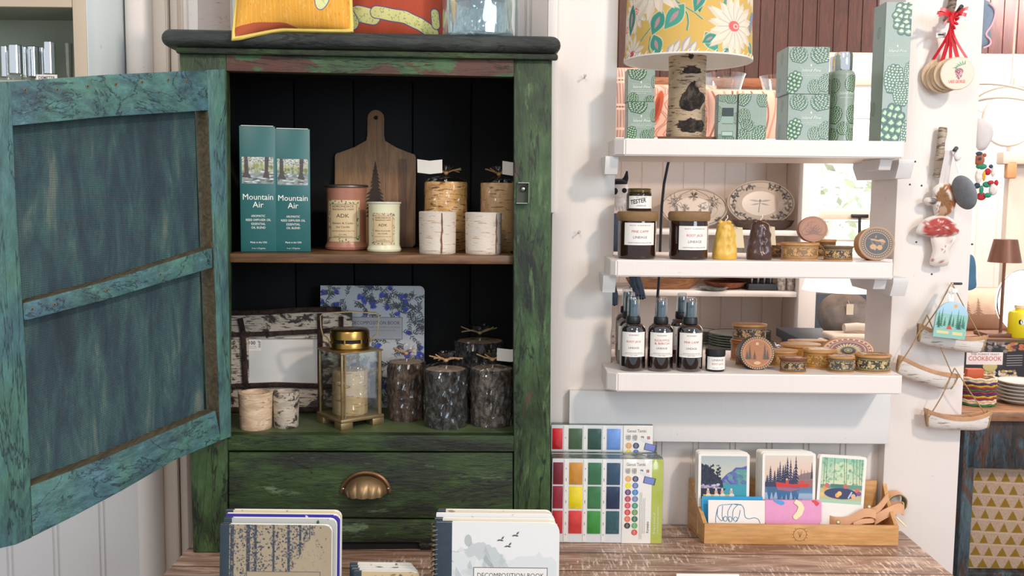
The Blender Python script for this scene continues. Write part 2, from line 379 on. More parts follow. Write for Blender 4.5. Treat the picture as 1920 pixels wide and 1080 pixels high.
# ================================================================ room shell
ZT = 0.782                                 # top of the long table
YW = 2.05                                  # face of the posts either side of the hatch
def beadboard(mb, x0, x1, z0, z1, Y, pitch, mat, depth=.004, double=False, start=None, back=.02):
    pts = [(x0, Y)]; x = (start if start is not None else x0+pitch)
    while x < x1-.01:
        if x > x0+.01:
            for o in ((0, .012) if double else (0,)):
                pts += [(x+o-.003, Y), (x+o-.001, Y+depth), (x+o+.001, Y+depth), (x+o+.003, Y)]
        x += pitch
    pts.append((x1, Y)); n = len(pts)
    V = [(p[0], p[1], z0) for p in pts]+[(p[0], p[1], z1) for p in pts]+[(x0, Y+back, z0), (x1, Y+back, z0), (x0, Y+back, z1), (x1, Y+back, z1)]
    Fs = [(i, i+1, n+i+1, n+i) for i in range(n-1)]+[(2*n, 2*n+2, 2*n+3, 2*n+1), (0, n, 2*n+2, 2*n), (n-1, 2*n+1, 2*n+3, 2*n-1)]
    mb.add(V, Fs, mat)
mb = MB(); mb.box((0.6, 2.6, -.02), (8, 8, .04), wood('floorboards', '#6b4a32', '#8a6444', 'Y')); struct('floor', mb, 'brown floorboards of the shop')
# wall behind the cabinet, left of the hatch
mb = MB(); beadboard(mb, -2.4, .10, 0, 2.9, 2.30, .115, WHITE2, .005, True, start=P(100, 1000, 2.3).x-.115*9)
struct('wall_left', mb, 'white beadboard wall behind the green cabinet')
xa, xb = P(236, 300, 2.24).x, P(284, 300, 2.24).x
mb = MB(); r = (xb-xa)/2
mb.lathe([(r, 0), (r, 2.9)], WHITE, 28, T((xa+xb)/2, 2.262, 0))
struct('trim_1', mb, 'round white corner moulding left of the green cabinet')
mb = MB()
x2 = P(337, 300, 2.27).x
for a, b, yy in ((xb-.004, xb+.03, 2.275), (xb+.032, x2-.02, 2.268), (x2-.018, x2, 2.28)): mb.box(((a+b)/2, yy+.012, 1.45), (b-a, .034, 2.9), CREAM, bev=.003)
struct('trim_2', mb, 'grooved cream casing beside the round moulding')
# posts either side of the hatch
ph0 = P(1036, 300, YW).x; ph1 = P(1151, 440, YW).x
mb = MB(); mb.box(((ph0+ph1)/2, YW+.07, 1.45), (ph1-ph0, .14, 2.9), WHITE, bev=.003)
struct('wall_centre', mb, 'white painted post between the green cabinet and the hatch')
mb = MB(); bx0, bx1 = P(1029, 60, YW-.02).x, P(1046, 60, YW-.02).x
mb.box(((bx0+bx1)/2, YW-.006, 2.18), (bx1-bx0, .024, 1.42), WHITE, bev=.004); mb.box((bx0+.002, YW-.002, 2.18), (.008, .03, 1.42), WHITE, bev=.002)
struct('trim_3', mb, 'narrow white batten beside the top of the green cabinet')
qx0, qx1 = P(1686, 260, YW).x, P(1832, 260, YW).x
mb = MB(); mb.box(((qx0+qx1)/2, YW+.075, 1.45), (qx1-qx0, .15, 2.9), WHITE, bev=.003)
for px, py in ((1716, 303), (1706, 346), (1728, 348), (1718, 454), (1747, 514), (1823, 458)):
    q = P(px, py, YW); mb.cyl(.002, -.003, .0015, INK, 10, T(q.x, q.y, q.z) @ RX(90))
struct('wall_right', mb, 'white painted post hung with ornaments right of the hatch')
# below the hatch: beadboard, apron board
zap0, zap1 = P(1400, 826, YW).z, P(1400, 733, YW).z
mb = MB(); beadboard(mb, ph1, qx0, 0, zap1, YW+.035, .0815, WHITE, .004, True, start=P(1298, 840, YW+.035).x-.0815)
struct('wall_back', mb, 'white beadboard below the hatch behind the table')
mb = MB(); ax0, ax1 = P(1066, 780, YW).x, P(1662, 780, YW).x
mb.box(((ax0+ax1)/2, YW-.004, (zap0+zap1)/2), (ax1-ax0, .03, zap1-zap0), WHITE2, bev=.002)
struct('trim_4', mb, 'flat white apron board under the hatch shelves')
# small nails and hooks in the centre post
for px, py, lb in ((1096, 146, 'small bare nail high on the white post beside the cabinet'), (1085, 437, 'small bare nail lower on the white post beside the cabinet')):
    mb = MB(); q = P(px, py, YW); mb.cyl(.0016, -.001, .016, STEEL, 8, T(q.x, q.y, q.z) @ RX(80)); mb.cyl(.003, .016, .0175, STEEL, 10, T(q.x, q.y, q.z) @ RX(80)); one('wall_nail', mb, lb, 'nail')
# ================================================================ hatch shelves
def hatch_shelf(px0, py0, px1, py1, name, label, corner=.02):
    Yf, Yb = 1.925, 2.235
    a, b = P(px0, py0, Yf), P(px1, py0, Yf); zt = P((px0+px1)/2, py0, Yf).z; zb = P((px0+px1)/2, py1, Yf).z
    mb = MB(); c = corner
    bm = bmesh.new()
    pts = [(a.x+c, Yf), (b.x-.004, Yf), (b.x, Yf+.004), (b.x, YW-.001), (qx0-.002, YW-.001), (qx0-.002, Yb), (ph1+.002, Yb), (ph1+.002, YW-.001), (a.x, YW-.001), (a.x, Yf+c)]
    f = bm.faces.new([bm.verts.new((p[0], p[1], zt)) for p in pts])
    ex = bmesh.ops.extrude_face_region(bm, geom=[f]); bmesh.ops.translate(bm, verts=[e for e in ex['geom'] if isinstance(e, bmesh.types.BMVert)], vec=(0, 0, zb-zt))
    bmesh.ops.recalc_face_normals(bm, faces=bm.faces)
    bmesh.ops.bevel(bm, geom=[e for e in bm.edges if all(abs(v.co.y-Yf) < .03 for v in e.verts)], offset=.0025, segments=2, affect='EDGES')
    mb.bm(bm, WHITE)
    o = one(name, mb, label, 'shelf'); return zt, zb, a.x, b.x, o
zA, zAb, xa0, xa1, shA = hatch_shelf(1153, 262, 1698, 294, 'wall_shelf', 'top white hatch shelf carrying the birch lamp and pine boxes')
zB, zBb, xb0, xb1, shB = hatch_shelf(1145, 490, 1677, 521, 'wall_shelf', 'middle white hatch shelf carrying the jars and wax candles', .012)
zC, zCb, xc0, xc1, shC = hatch_shelf(1139, 702, 1694, 737, 'wall_shelf', 'lowest white hatch shelf carrying the spray bottles')
def bracket(xl, xr, zt, h, label, y0=1.945, y1=2.20, sh=None):
    mb = MB(); c = h*.75
    pts = [(xl, y0, zt), (xl, y0, zt-h*.25), (xl, y0+c*.5, zt-h), (xl, y1-c, zt-h), (xl, y1, zt-h*.3), (xl, y1, zt)]
    mb.prism(pts, (xr-xl, 0, 0), WHITE2); mb.build('bracket', sh, M=None)
for zt, sh in ((zAb-.0005, shA), (zBb-.0005, shB)):
    bracket(qx0-.034, qx0-.003, zt, .038, '', 1.96, 2.225, sh)
    bracket(ph1-.03, ph1-.004, zt, .036, '', 1.955, YW-.002, sh)
    bracket(xb1-.03, xb1-.006, zt, .022, '', 1.945, YW-.002, sh)
# ================================================================ long table
TW = wood('table_planks', '#7a5a48', '#c6a88f', 'X', .8, .42, dark=None)
t = NT('table_top_worn'); co = t.coord((1.2, 9, 9)); n1 = t.noise(co, 5, 8, .66, 1.2)
a = t.ramp(n1, [(.25, hx('#5f4638')), (.45, hx('#8b6a57')), (.58, hx('#b3937f')), (.74, hx('#dcc5b2'))])
sc = t.ramp(t.noise(t.coord((60, 9, 9), (0, 0, .5)), 3, 5, .7), [(.53, 0.), (.60, 1.)]); msk = t.ramp(t.noise(t.coord(), 7, 4), [(.48, 0.), (.58, 1.)])
sm = t.mix(msk, (0, 0, 0), sc); a = t.mix(sm, a, hx('#d9c3ae'))
pl = t.new('ShaderNodeTexWave', wave_type='BANDS', bands_direction='Y'); t.l.new(t.coord((1, 1, 1)), pl.inputs[0]); pl.inputs['Scale'].default_value = 3.3
a = t.mix(t.ramp(pl.outputs['Fac'], [(0., 1.), (.012, 0.)]), a, hx('#463228'))
t.bump(n1, .3, .003); TTOP = t.fin(a, .36)
tx1 = .862
tx0 = P(338, 1040, 1.86).x
mb = MB(); mb.box(((tx0+tx1)/2, 1.895, ZT-.02), (tx1-tx0, .37, .04), TTOP, bev=.003)
root = thing('long_table', 'long worn plank table under the green cabinet and paint sets', 'table', (.06, 1.9, 0))
mb.build('tabletop', root, offset=(.06, 1.9, 0))
for lx, ly in ((-.60, 1.75), (.82, 1.75), (-.60, 2.04), (.82, 2.04)):
    m = MB(); m.box((lx, ly, (ZT-.04)/2), (.07, .06, ZT-.041), TW, bev=.004); m.build('leg', root, offset=(.06, 1.9, 0))
# low front ledge of the table on which the notebooks stand
ZL = 0.69
mb = MB(); mb.box((-.1, 1.59, ZL-.015), (1.3, .23, .03), TTOP, bev=.003); led = mb.build('front_ledge', root, offset=(.06, 1.9, 0))
for lx in (-.7, .5):
    m = MB(); m.box((lx, 1.6, (ZL-.03)/2), (.05, .18, ZL-.031), TW, bev=.004); m.build('leg', root, offset=(.06, 1.9, 0))
# rustic block under the cabinet's left foot
q0 = P(331, 1045, 1.80)
# ================================================================ green cabinet
GREEN = distressed('green_old_paint_v', '#2c3f1e', '#46633a', '#5f3a2e', '#141a12', .57, 'Z', '#6d8a58', .63)
GREENH = distressed('green_old_paint_h', '#3c5a38', '#4f7048', '#5c3a30', '#2a221c', .58, 'X', '#6a8258', .50)
GREEND = distressed('green_drawer_paint', '#243a14', '#38501f', '#66785a', '#14150e', .53, 'X', '#7a8a68', .66)
TOPD = distressed('dark_top_paint', '#2c3230', '#3b423c', '#5a4a3e', '#151a18', .56, 'X', under_amt=.66)
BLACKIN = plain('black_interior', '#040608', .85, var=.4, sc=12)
SHELFW = wood('cabinet_shelf_wood', '#4a3220', '#8a6038', 'X', .7, .45)
TEAL = distressed('teal_door_paint', '#4a7084', '#568478', '#4d5866', '#31434f', .60, 'Y', '#6f98a0', .67, 3)
TEALV = distressed('teal_door_stile', '#4a727c', '#548072', '#50596a', '#324852', .60, 'Z', '#6a9494', .68, 3)
YAWC = math.radians(3.0)
O0 = P(424, 480, 1.88); O0 = Vector((O0.x, O0.y, 0)); EX = Vector((math.cos(YAWC), math.sin(YAWC), 0)); EY = Vector((-math.sin(YAWC), math.cos(YAWC), 0)); NC = EY
def CF(px, py, d=0): return PP(px, py, O0+EY*d, NC)                # pixel on the cabinet front plane (d = behind it)
def loc(px, py, d=0): q = CF(px, py, d)-O0-EY*d; return q.dot(EX), q.z
MC = Matrix.Translation(O0) @ Matrix.Rotation(YAWC, 4, 'Z')        # local frame: x right, y into the cabinet, z up
x0 = loc(347, 500)[0]; x1 = loc(1034, 500)[0]; xi0 = loc(424, 500)[0]; xi1 = loc(963, 500)[0]
zc_top = loc(680, 97)[1]; z_open = loc(690, 137)[1]; z_s1 = loc(700, 478)[1]; z_s1b = loc(700, 495)[1]
z_s2 = loc(700, 817)[1]; z_r1 = loc(700, 846)[1]; z_r2 = loc(700, 972)[1]; z_bot = loc(700, 1012)[1]
DEP = .335
root = thing('wooden_cabinet', 'tall distressed green cabinet with one open screened door', 'cabinet', MC @ Vector(((x0+x1)/2, DEP/2, ZT)), 3.0)
CM = Matrix.Translation((-(x0+x1)/2, -DEP/2, -ZT))
def cpart(name, mb, parent=None, **k): return mb.build(name, parent or root, M=CM if parent is None else None, **k)
def quadprism(mb, pix, th, mat, d=0):                              # member of the face frame outlined on the front plane
    pts = [(loc(px, py)[0], d, max(loc(px, py)[1], ZT+.0006)) for px, py in pix]; bm = bmesh.new()
    f = bm.faces.new([bm.verts.new(p) for p in pts]); ex = bmesh.ops.extrude_face_region(bm, geom=[f])
    bmesh.ops.translate(bm, verts=[e for e in ex['geom'] if isinstance(e, bmesh.types.BMVert)], vec=(0, th, 0)); bmesh.ops.recalc_face_normals(bm, faces=bm.faces)
    bmesh.ops.bevel(bm, geom=list(bm.edges), offset=.0022, segments=2, affect='EDGES', profile=.6); mb.bm(bm, mat)
zleg = ZT+.001
yl = 1040
mb = MB(); quadprism(mb, [(336, 96), (424, 99), (428, 500), (426, 1010), (412, 1041), (362, 1041), (350, 620)], .03, GREEN); cpart('left_stile', mb)
mb = MB(); quadprism(mb, [(964, 104), (1035, 106), (1033, 560), (1031, 1046), (972, 1046), (964, 1012), (963, 600)], .03, GREEN); cpart('right_stile', mb)
mb = MB(); quadprism(mb, [(424, 97), (964, 106), (964, 144), (424, 133)], .028, GREENH); cpart('top_rail', mb)
mb = MB(); quadprism(mb, [(427, 816), (964, 817), (964, 847), (426, 845)], .028, GREEND, .001); cpart('middle_rail', mb)
mb = MB(); quadprism(mb, [(426, 972), (964, 977), (964, 1012), (818, 1012), (818, 1018), (815, 1040), (788, 1040), (785, 1018), (640, 1018), (426, 1015)], .026, GREEND, .003); cpart('bottom_rail', mb)
mb = MB(); quadprism(mb, [(428, 849), (962, 850), (962, 974), (428, 970)], .3, GREEND, .004)
dr = cpart('drawer', mb)
# carcass
mb = MB(); mb.box((x0+.012, DEP/2+.015, (zc_top+z_bot)/2+.0), (.02, DEP-.03, zc_top-z_bot), GREEN); cpart('side_panel', mb)
mb = MB(); mb.box((x1-.012, DEP/2+.015, (zc_top+z_bot)/2), (.02, DEP-.03, zc_top-z_bot), GREEN); cpart('side_panel', mb)
mb = MB()
for i in range(5):
    wv = (x1-x0-.05)/5; mb.box((x0+.025+wv*(i+.5), DEP-.008, (zc_top+z_bot)/2), (wv-.003, .014, zc_top-z_bot), BLACKIN, bev=.002)
mb.box(((x0+x1)/2, DEP+.002, (zc_top+z_bot)/2), (x1-x0-.04, .006, zc_top-z_bot), BLACKIN)
cpart('back_panel', mb)
mb = MB(); mb.box((x0+.026, DEP/2+.012, (zc_top+z_bot)/2), (.006, DEP-.05, zc_top-z_bot-.004), BLACKIN); mb.box((x1-.026, DEP/2+.012, (zc_top+z_bot)/2), (.006, DEP-.05, zc_top-z_bot-.004), BLACKIN)
mb.box(((x0+x1)/2, DEP/2+.01, zc_top-.012), (x1-x0-.06, DEP-.05, .012), BLACKIN); cpart('lining', mb)
mb = MB(); mb.box(((xi0+xi1)/2, .02+DEP/2-.02, (z_s1+z_s1b)/2), (xi1-xi0+.004, DEP-.03, z_s1-z_s1b), SHELFW, bev=.002); cpart('shelf', mb)
mb = MB(); mb.box(((x0+x1)/2, DEP/2+.005, z_s2-.007), (x1-x0-.07, DEP-.05, .014), plain('green_shelf', '#4d5a36', .5, 0, .35, 9)); cpart('shelf', mb)
mb = MB(); mb.box(((x0+x1)/2, DEP/2+.012, z_bot+.02), (x1-x0-.06, DEP-.05, .012), BLACKIN); cpart('bottom_panel', mb)
mb = MB(); mb.box(((x0+x1)/2, .014, (ZT+z_bot)/2+.001), (x1-x0-.14, .008, z_bot-ZT-.002), BLACKIN); cpart('under_shade_board', mb)  # black board added to stand in for the shade under the cabinet
for xx in (x0+.02, x1-.02):
    mb = MB(); mb.box((xx, DEP-.03, (ZT+z_bot)/2+.001), (.04, .04, z_bot-ZT), GREEN, bev=.002); cpart('back_leg', mb)
# top board with a rounded nose
xt0, _ = loc(305, 80); xt1, _ = loc(1051, 85); zt1 = loc(680, 63)[1]; zt0 = loc(680, 96)[1]
hh = (zt1-zt0)/2; prof = []
for k in range(9):
    a = -PI/2+PI*k/8; prof.append((-math.cos(a)*hh, (zt1+zt0)/2+math.sin(a)*hh))
mb = MB(); V = []; Fs = []
def nose(dx, prof, ins): return [(dx, y-.022+ins, z) for y, z in prof]
n = len(prof); ring = []
xs = [xt0+hh*(1-math.cos(a)) for a in (0, .4, .8, 1.2, PI/2)]
outl = []
for (cx, sgn) in ((xt0+hh+.004, -1), (xt1-hh-.004, 1)):
    for k in range(7):
        a = (PI+PI/2*k/6) if sgn < 0 else (-PI/2+PI/2*k/6)
        outl.append((cx, -.004, math.cos(a), math.sin(a)))
outl = [(xt0+hh+.004, DEP, -1, 0)]+outl+[(xt1-hh-.004, DEP, 1, 0)]
for (cx, cy, dx, dy) in outl:
    for k in range(9):
        b = -PI/2+PI*k/8; rr = math.cos(b)*hh+.004; V.append((cx+dx*rr, cy+dy*rr, (zt0+zt1)/2+math.sin(b)*hh))
for i in range(len(outl)-1):
    for k in range(8): Fs.append((i*9+k, (i+1)*9+k, (i+1)*9+k+1, i*9+k+1))
m_ = len(outl); Fs.append(tuple(i*9+8 for i in range(m_))); Fs.append(tuple(i*9 for i in range(m_))[::-1]); Fs.append(tuple(range(9))[::-1]+tuple((m_-1)*9+k for k in range(9)))
mb.add(V, Fs, TOPD); cpart('top_board', mb)
ZTOP = zt1
mb = MB()                                                                          # thin moulding under the board
mb.box(((x0+x1)/2, -.006, zt0-.006), (x1-x0+.012, .014, .012), GREEND, bev=.004); cpart('moulding', mb)
# fluted cup pull
hx_, hz_ = loc(686, 921); mb = MB(); rw = (loc(734, 900)[0]-loc(638, 900)[0])/2
prof_n = 28
def cup(u, v):
    a = PI*u; ph = PI/2*v; fl = 1+.15*abs(math.sin(a*5.5))*math.sin(ph)
    return (hx_-math.cos(a)*rw*.84*(.86+.14*math.cos(ph)), -.002-.027*math.sin(ph)*math.sin(a)**.6*fl, hz_-.002+math.sin(a)*rw*.66*math.cos(ph)**.8-.004*math.sin(ph)*fl)
mb.grid(cup, 110, 12, plain('bronze_pull_metal', '#8f7452', .42, .7, .2, 30))
def rim(u, v):
    a = PI*u; r = rw*(1-.2*v); return (hx_-math.cos(a)*r, -.0015-.003*math.sin(PI*v), hz_+math.sin(a)*r*.86-.002)
mb.grid(rim, 48, 4, plain('dark_bronze', '#6d4f38', .4, .9, .2))
for sx in (-1, 1): mb.cyl(.0025, 0, .005, STEEL, 10, T(hx_+sx*rw*.88, 0, hz_+.006) @ RX(90))
mb.build('cup_pull', dr, sharp=60)
# bent latch plate on the right stile
lx, lz = loc(975, 362); mb = MB()
u = loc(999, 330)[0]-lx
mb.strip([(lx-.004, -.001, lz+.028), (lx+.017, -.001, lz+.030), (lx+.018, -.016, lz+.030), (lx+.019, -.018, lz+.028)], (0, 0, .0), .001, STEEL) if False else None
mb.box((lx+.006, -.009, lz+.020), (.022, .016, .0015), STEEL); mb.box((lx+.003, -.009, lz-.020), (.022, .016, .0015), STEEL)
mb.box((lx+.005, -.0015, lz), (.024, .002, .042), plain('worn_latch', '#4c5040', .4, .7)); mb.box((lx+.0165, -.009, lz), (.0015, .014, .040), plain('worn_latch2', '#8d8f80', .35, .8)); mb.sphere((lx+.006, -.006, lz+.008), .006, STEEL, 12, 8)
cpart('latch_plate', mb)
# ---------------------------------------------------------------- open door (racked with age, rails slope)
HB = CF(428, 480); HB = Vector((HB.x-.002, HB.y-.004, 0)); FE = P(-25, 500, 1.44); FE = Vector((FE.x, FE.y, 0))
DD = (FE-HB).normalized(); DN = Vector((DD.y, -DD.x, 0))
if DN.x < 0: DN = -DN                                              # points right, towards the camera side
RI = (MC @ CM.inverted()) if False else None
def DP(px, py): return PP(px, py, HB, DN)
root_inv = (Matrix.Translation(MC @ Vector(((x0+x1)/2, DEP/2, ZT))) @ Matrix.Rotation(YAWC, 4, 'Z')).inverted()
RAWE = wood('bare_edge_wood', '#3a3524', '#6e6046', 'Y', 1, .7)
def dpoly(mb, pix, th, mat, off=0, bev=.002, edge=None):
    bm = bmesh.new(); pts = [root_inv @ (DP(*p)-DN*off) for p in pix]
    f = bm.faces.new([bm.verts.new(p) for p in pts]); ex = bmesh.ops.extrude_face_region(bm, geom=[f]); vec = (root_inv.to_3x3() @ DN)*-th
    bmesh.ops.translate(bm, verts=[e for e in ex['geom'] if isinstance(e, bmesh.types.BMVert)], vec=vec); bmesh.ops.recalc_face_normals(bm, faces=bm.faces)
    if bev: bmesh.ops.bevel(bm, geom=list(bm.edges), offset=bev, segments=2, affect='EDGES', profile=.6)
    if edge:
        n0 = (root_inv.to_3x3() @ DN).normalized(); bm.normal_update(); bm.verts.index_update(); V = [tuple(v.co) for v in bm.verts]
        fa = [tuple(v.index for v in f.verts) for f in bm.faces if abs(f.normal.dot(n0)) >= .25]; fb = [tuple(v.index for v in f.verts) for f in bm.faces if abs(f.normal.dot(n0)) < .25]; bm.free()
        n = len(mb.v); mb.add(V, fa, mat); k = mb.mi(edge); mb.f += [tuple(n+i for i in f) for f in fb]; mb.m += [k]*len(fb); return
    mb.bm(bm, mat)
TH = .036
door = MB(); dpoly(door, [(388, 131), (422, 129), (427, 400), (434, 819), (414, 826), (402, 500)], TH, TEALV, 0, .002, RAWE)
door2 = MB(); dpoly(door2, [(-28, 158), (21, 152), (32, 400), (48, 650), (62, 1008), (30, 1022), (-25, 1035)], TH, TEALV, 0, .003)
doorob = door.build('door', root); door2.build('door_stile', doorob)
for nm, pix in (('door_rail', [(20, 153), (200, 140), (390, 131), (392, 207), (200, 219), (24, 236)]), ('door_rail', [(44, 569), (200, 528), (398, 465), (399, 502), (200, 562), (46, 602)]), ('door_rail', [(58, 912), (200, 858), (405, 770), (415, 826), (330, 862), (230, 920), (140, 968), (62, 1007)])):
    m = MB(); dpoly(m, pix, TH-.002, TEAL, .0005, .002, RAWE); m.build(nm, doorob)
t = NT('wire_screen'); co = t.coord((1, 1, 1), src='Object')
w1 = t.new('ShaderNodeTexWave', wave_type='BANDS', bands_direction='Z'); t.l.new(t.coord((1, 1, 1)), w1.inputs[0]); w1.inputs['Scale'].default_value = 150; w1.inputs['Distortion'].default_value = .6
w2 = t.new('ShaderNodeTexWave', wave_type='BANDS', bands_direction='Y'); t.l.new(t.coord((1, 1, 1)), w2.inputs[0]); w2.inputs['Scale'].default_value = 170; w2.inputs['Distortion'].default_value = .6
base = t.ramp(t.noise(t.coord((5, 5, 1.1)), 5, 7, .65, .4), [(.3, hx('#30434f')), (.46, hx('#435f6b')), (.58, hx('#58807f')), (.70, hx('#9aa493'))])
g = t.mix(t.ramp(w1.outputs['Fac'], [(.15, 0.), (.6, 1.)]), tuple(.45*c for c in hx('#33474b')), base); g = t.mix(t.ramp(w2.outputs['Fac'], [(.05, .3), (.5, 1.)]), tuple(.5*c for c in hx('#33474b')), g)
t.bump(w1.outputs['Fac'], .5, .001); hole = t.mix(1, w1.outputs['Fac'], w2.outputs['Fac'], 'MULTIPLY')
SCR = t.fin(g, .6, 0, Alpha=t.ramp(hole, [(.0, .78), (.12, 1.)]))
m = MB(); dpoly(m, [(15, 220), (386, 195), (404, 790), (55, 930)], .0012, SCR, .030, 0); m.build('wire_screen', doorob)
for px, py in ((47, 169), (107, 168), (164, 162), (217, 158), (266, 154), (315, 150), (350, 151), (60, 580), (102, 571), (200, 545), (300, 515)):
    m = MB(); q = root_inv @ DP(px, py); mm = Matrix.Translation(q) @ (root_inv.to_3x3() @ DN).to_track_quat('Z', 'Y').to_matrix().to_4x4()
    m.lathe([(.0027, .0), (.0027, .0006), (.0019, .0008), (.0018, .0002)], plain('raw_wood_ring', '#8a7254', .6), 12, mm); m.cyl(.0018, 0, .0007, INK, 10, mm); m.build('nail_hole', doorob)
# raw block under the front left foot
mb = MB(); a, b = P(332, 1044, 1.80), P(412, 1080, 1.80)
# ================================================================ things in the cabinet
def CR(x0, y0, x1, y1, d):
    """pixel box -> cabinet local x centre, width, height at depth d behind the front plane"""
    ym = (y0+y1)/2; a = loc(x0, ym, d)[0]; b = loc(x1, ym, d)[0]; return (a+b)/2, b-a, loc((x0+x1)/2, y0, d)[1]-loc((x0+x1)/2, y1, d)[1]
def CW(x, d, z): return MC @ Vector((x, d, z))
YD = 3.0
# two tall teal diffuser boxes
TEALBOX = plain('teal_carton', '#1d5f5f', .38, var=.04)
def forest_photo(seed):
    cv = Canvas(52, 50, '#aab0a8', 1.6); cv.grad(0, 26, '#c8ccc4', '#9aa58a'); cv.noise(.25, 2); cv.rect(0, 27, 52, 50, '#8b9590')
    r = random.Random(seed)
    for i in range(60): cv.ell(r.uniform(0, 52), r.uniform(14, 27), r.uniform(1, 3), r.uniform(2, 4), r.choice(['#8f9a5c', '#757c5a', '#b2b08a']))
    for i in range(60): cv.ell(r.uniform(0, 52), r.uniform(27, 50), r.uniform(2, 5), r.uniform(.6, 1.6), r.choice(['#d4dade', '#6d767a', '#4b5353', '#b3bcbf']))
    cv.poly([(4, 0), (10, 0), (11, 30), (16, 40), (0, 38), (4, 28)], '#4b4340'); cv.poly([(38, 0), (45, 0), (43, 26), (46, 40), (34, 38), (38, 26)], '#4b4340')
    for i in range(70): cv.ell(r.uniform(0, 52), r.uniform(0, 12), .9, .7, '#5c5a55')
    return cv
for i, (px0, py0, px1, py1, lab) in enumerate(((447, 232, 514, 469, 'tall teal diffuser box beside the door, left one of the pair'), (514, 236, 580, 469, 'tall teal diffuser box nearer the cutting board, right one of the pair'))):
    x, w_, h = CR(px0, py0, px1, py1, .06); ww = w_*.985; dd = .060+.012*i
    b = thing('diffuser_box', lab, 'box', CW(x-.003-.003*i, dd+ww/2, z_s1+.0004), 13, 'teal diffuser boxes')
    m = MB(); m.box((0, 0, h/2), (ww, ww, h-.001), TEALBOX, bev=.0008); k = h/237; y = -ww/2-.0004; cx = 0
    m.box((-ww*.0, -ww/2+.003, h+.0002), (ww*.9, .004, .001), PAPER); m.build('carton', b)
    m = MB(); m.art(forest_photo(i+1), flat(-ww*.44, h-(108-0)*k, ww*.88, 50*k, y)); m.build('picture_panel', b)
    m = MB(); fm = flatm(y)
    for st, s, zz, mw in (('Mountain', .0165, 138, .058), ('Air', .0165, 152.5, .021), ('AROMATIC', .0062, 170.5, .027), ('REED DIFFUSER OIL', .0062, 178, .048), ('ESSENTIAL', .0062, 185.5, .027), ('OIL BLEND', .0062, 192.5, .027), ('Made in the USA', .0052, 220, .032), ('4 oz / 113 grams', .004, 231, .026)):
        m.text(st, s*k/.00105, (0, h-zz*k), fm, INKW, 0, mw*k/.00105)
    m.build('lettering', b)
# cutting board leaning on the back
BOARD = wood('board_walnut_strips', '#6b492b', '#a37a50', 'Z', .6, .5); BOARD2 = wood('board_walnut_dark', '#523420', '#7a5436', 'Z', .6, .5)
x, w_, h = CR(625, 206, 779, 469, .27); bd = thing('cutting_board', 'wooden paddle cutting board with burnt pine tree, leaning in the cabinet', 'cutting board', CW(x-.001, .285, z_s1+.001), YD, None, -6)
k = w_/154
def board_outline():
    pts = [(-77, 6), (-71, 0), (71, 0), (77, 6), (77, 172)]
    for a in range(0, 91, 15): pts.append((77-8+8*math.cos(math.radians(a)), 172+8*math.sin(math.radians(a))))
    pts += [(40, 191), (18, 204), (16, 215)]
    pts += [(16, 245)]+[(16*math.cos(math.radians(a)), 247+16*math.sin(math.radians(a))) for a in range(0, 181, 20)]+[(-16, 245)]
    pts += [(-16, 215), (-18, 204), (-40, 191)]
    for a in range(90, 181, 15): pts.append((-77+8+8*math.cos(math.radians(a)), 172+8*math.sin(math.radians(a))))
    pts.append((-77, 172)); return pts
def holed_prism(mb, outl, hole, th, mat, M=None, bev=.0015):
    bm = bmesh.new(); vs_ = [bm.verts.new((p[0], 0, p[1])) for p in outl]; es = [bm.edges.new((vs_[i], vs_[(i+1) % len(vs_)])) for i in range(len(vs_))]
    if hole:
        hv = [bm.verts.new((p[0], 0, p[1])) for p in hole]; es += [bm.edges.new((hv[i], hv[(i+1) % len(hv)])) for i in range(len(hv))]
    bmesh.ops.triangle_fill(bm, edges=es, use_beauty=True)
    ex = bmesh.ops.extrude_face_region(bm, geom=list(bm.faces)); bmesh.ops.translate(bm, verts=[e for e in ex['geom'] if isinstance(e, bmesh.types.BMVert)], vec=(0, th, 0)); bmesh.ops.recalc_face_normals(bm, faces=bm.faces)
    if bev: 
        ed = [e for e in bm.edges if len(e.link_faces) == 2 and e.calc_face_angle(0) > 1.2 and abs(e.verts[0].co.y-e.verts[1].co.y) < 1e-6]
        bmesh.ops.bevel(bm, geom=ed, offset=bev, segments=2, affect='EDGES')
    mb.bm(bm, mat, M)
m = MB(); holed_prism(m, [(a*k, b*k) for a, b in board_outline()], [(4*k*math.cos(t_), 248*k+4*k*math.sin(t_)) for t_ in [2*PI*i/14 for i in range(14)]], .016, BOARD); m.build('board', bd)
m = MB(); m.box((52*k, -.0003, 85*k), (16*k, .0006, 168*k), BOARD2); m.box((20*k, -.0003, 92*k), (1*k, .0006, 184*k), BOARD2); m.build('dark_strip', bd)
m = MB(); BURN = plain('burnt_mark', '#33241a', .7); r = random.Random(5); tp = []
for i in range(15):
    z = 158-i*7.2; wd = 1.5+i*1.55; tp.append((wd*r.uniform(.8, 1.2), z))
L = [(0, 166)]
for wd, z in tp: L += [(wd, z), (wd*.55, z+1)]
Rr = [(-a*r.uniform(.8, 1.1), b) for a, b in L[1:]][::-1]
m.add([((a+0)*k, -.0008, b*k) for a, b in L+Rr], [tuple(range(len(L)+len(Rr)))], BURN); m.build('burnt_tree', bd)
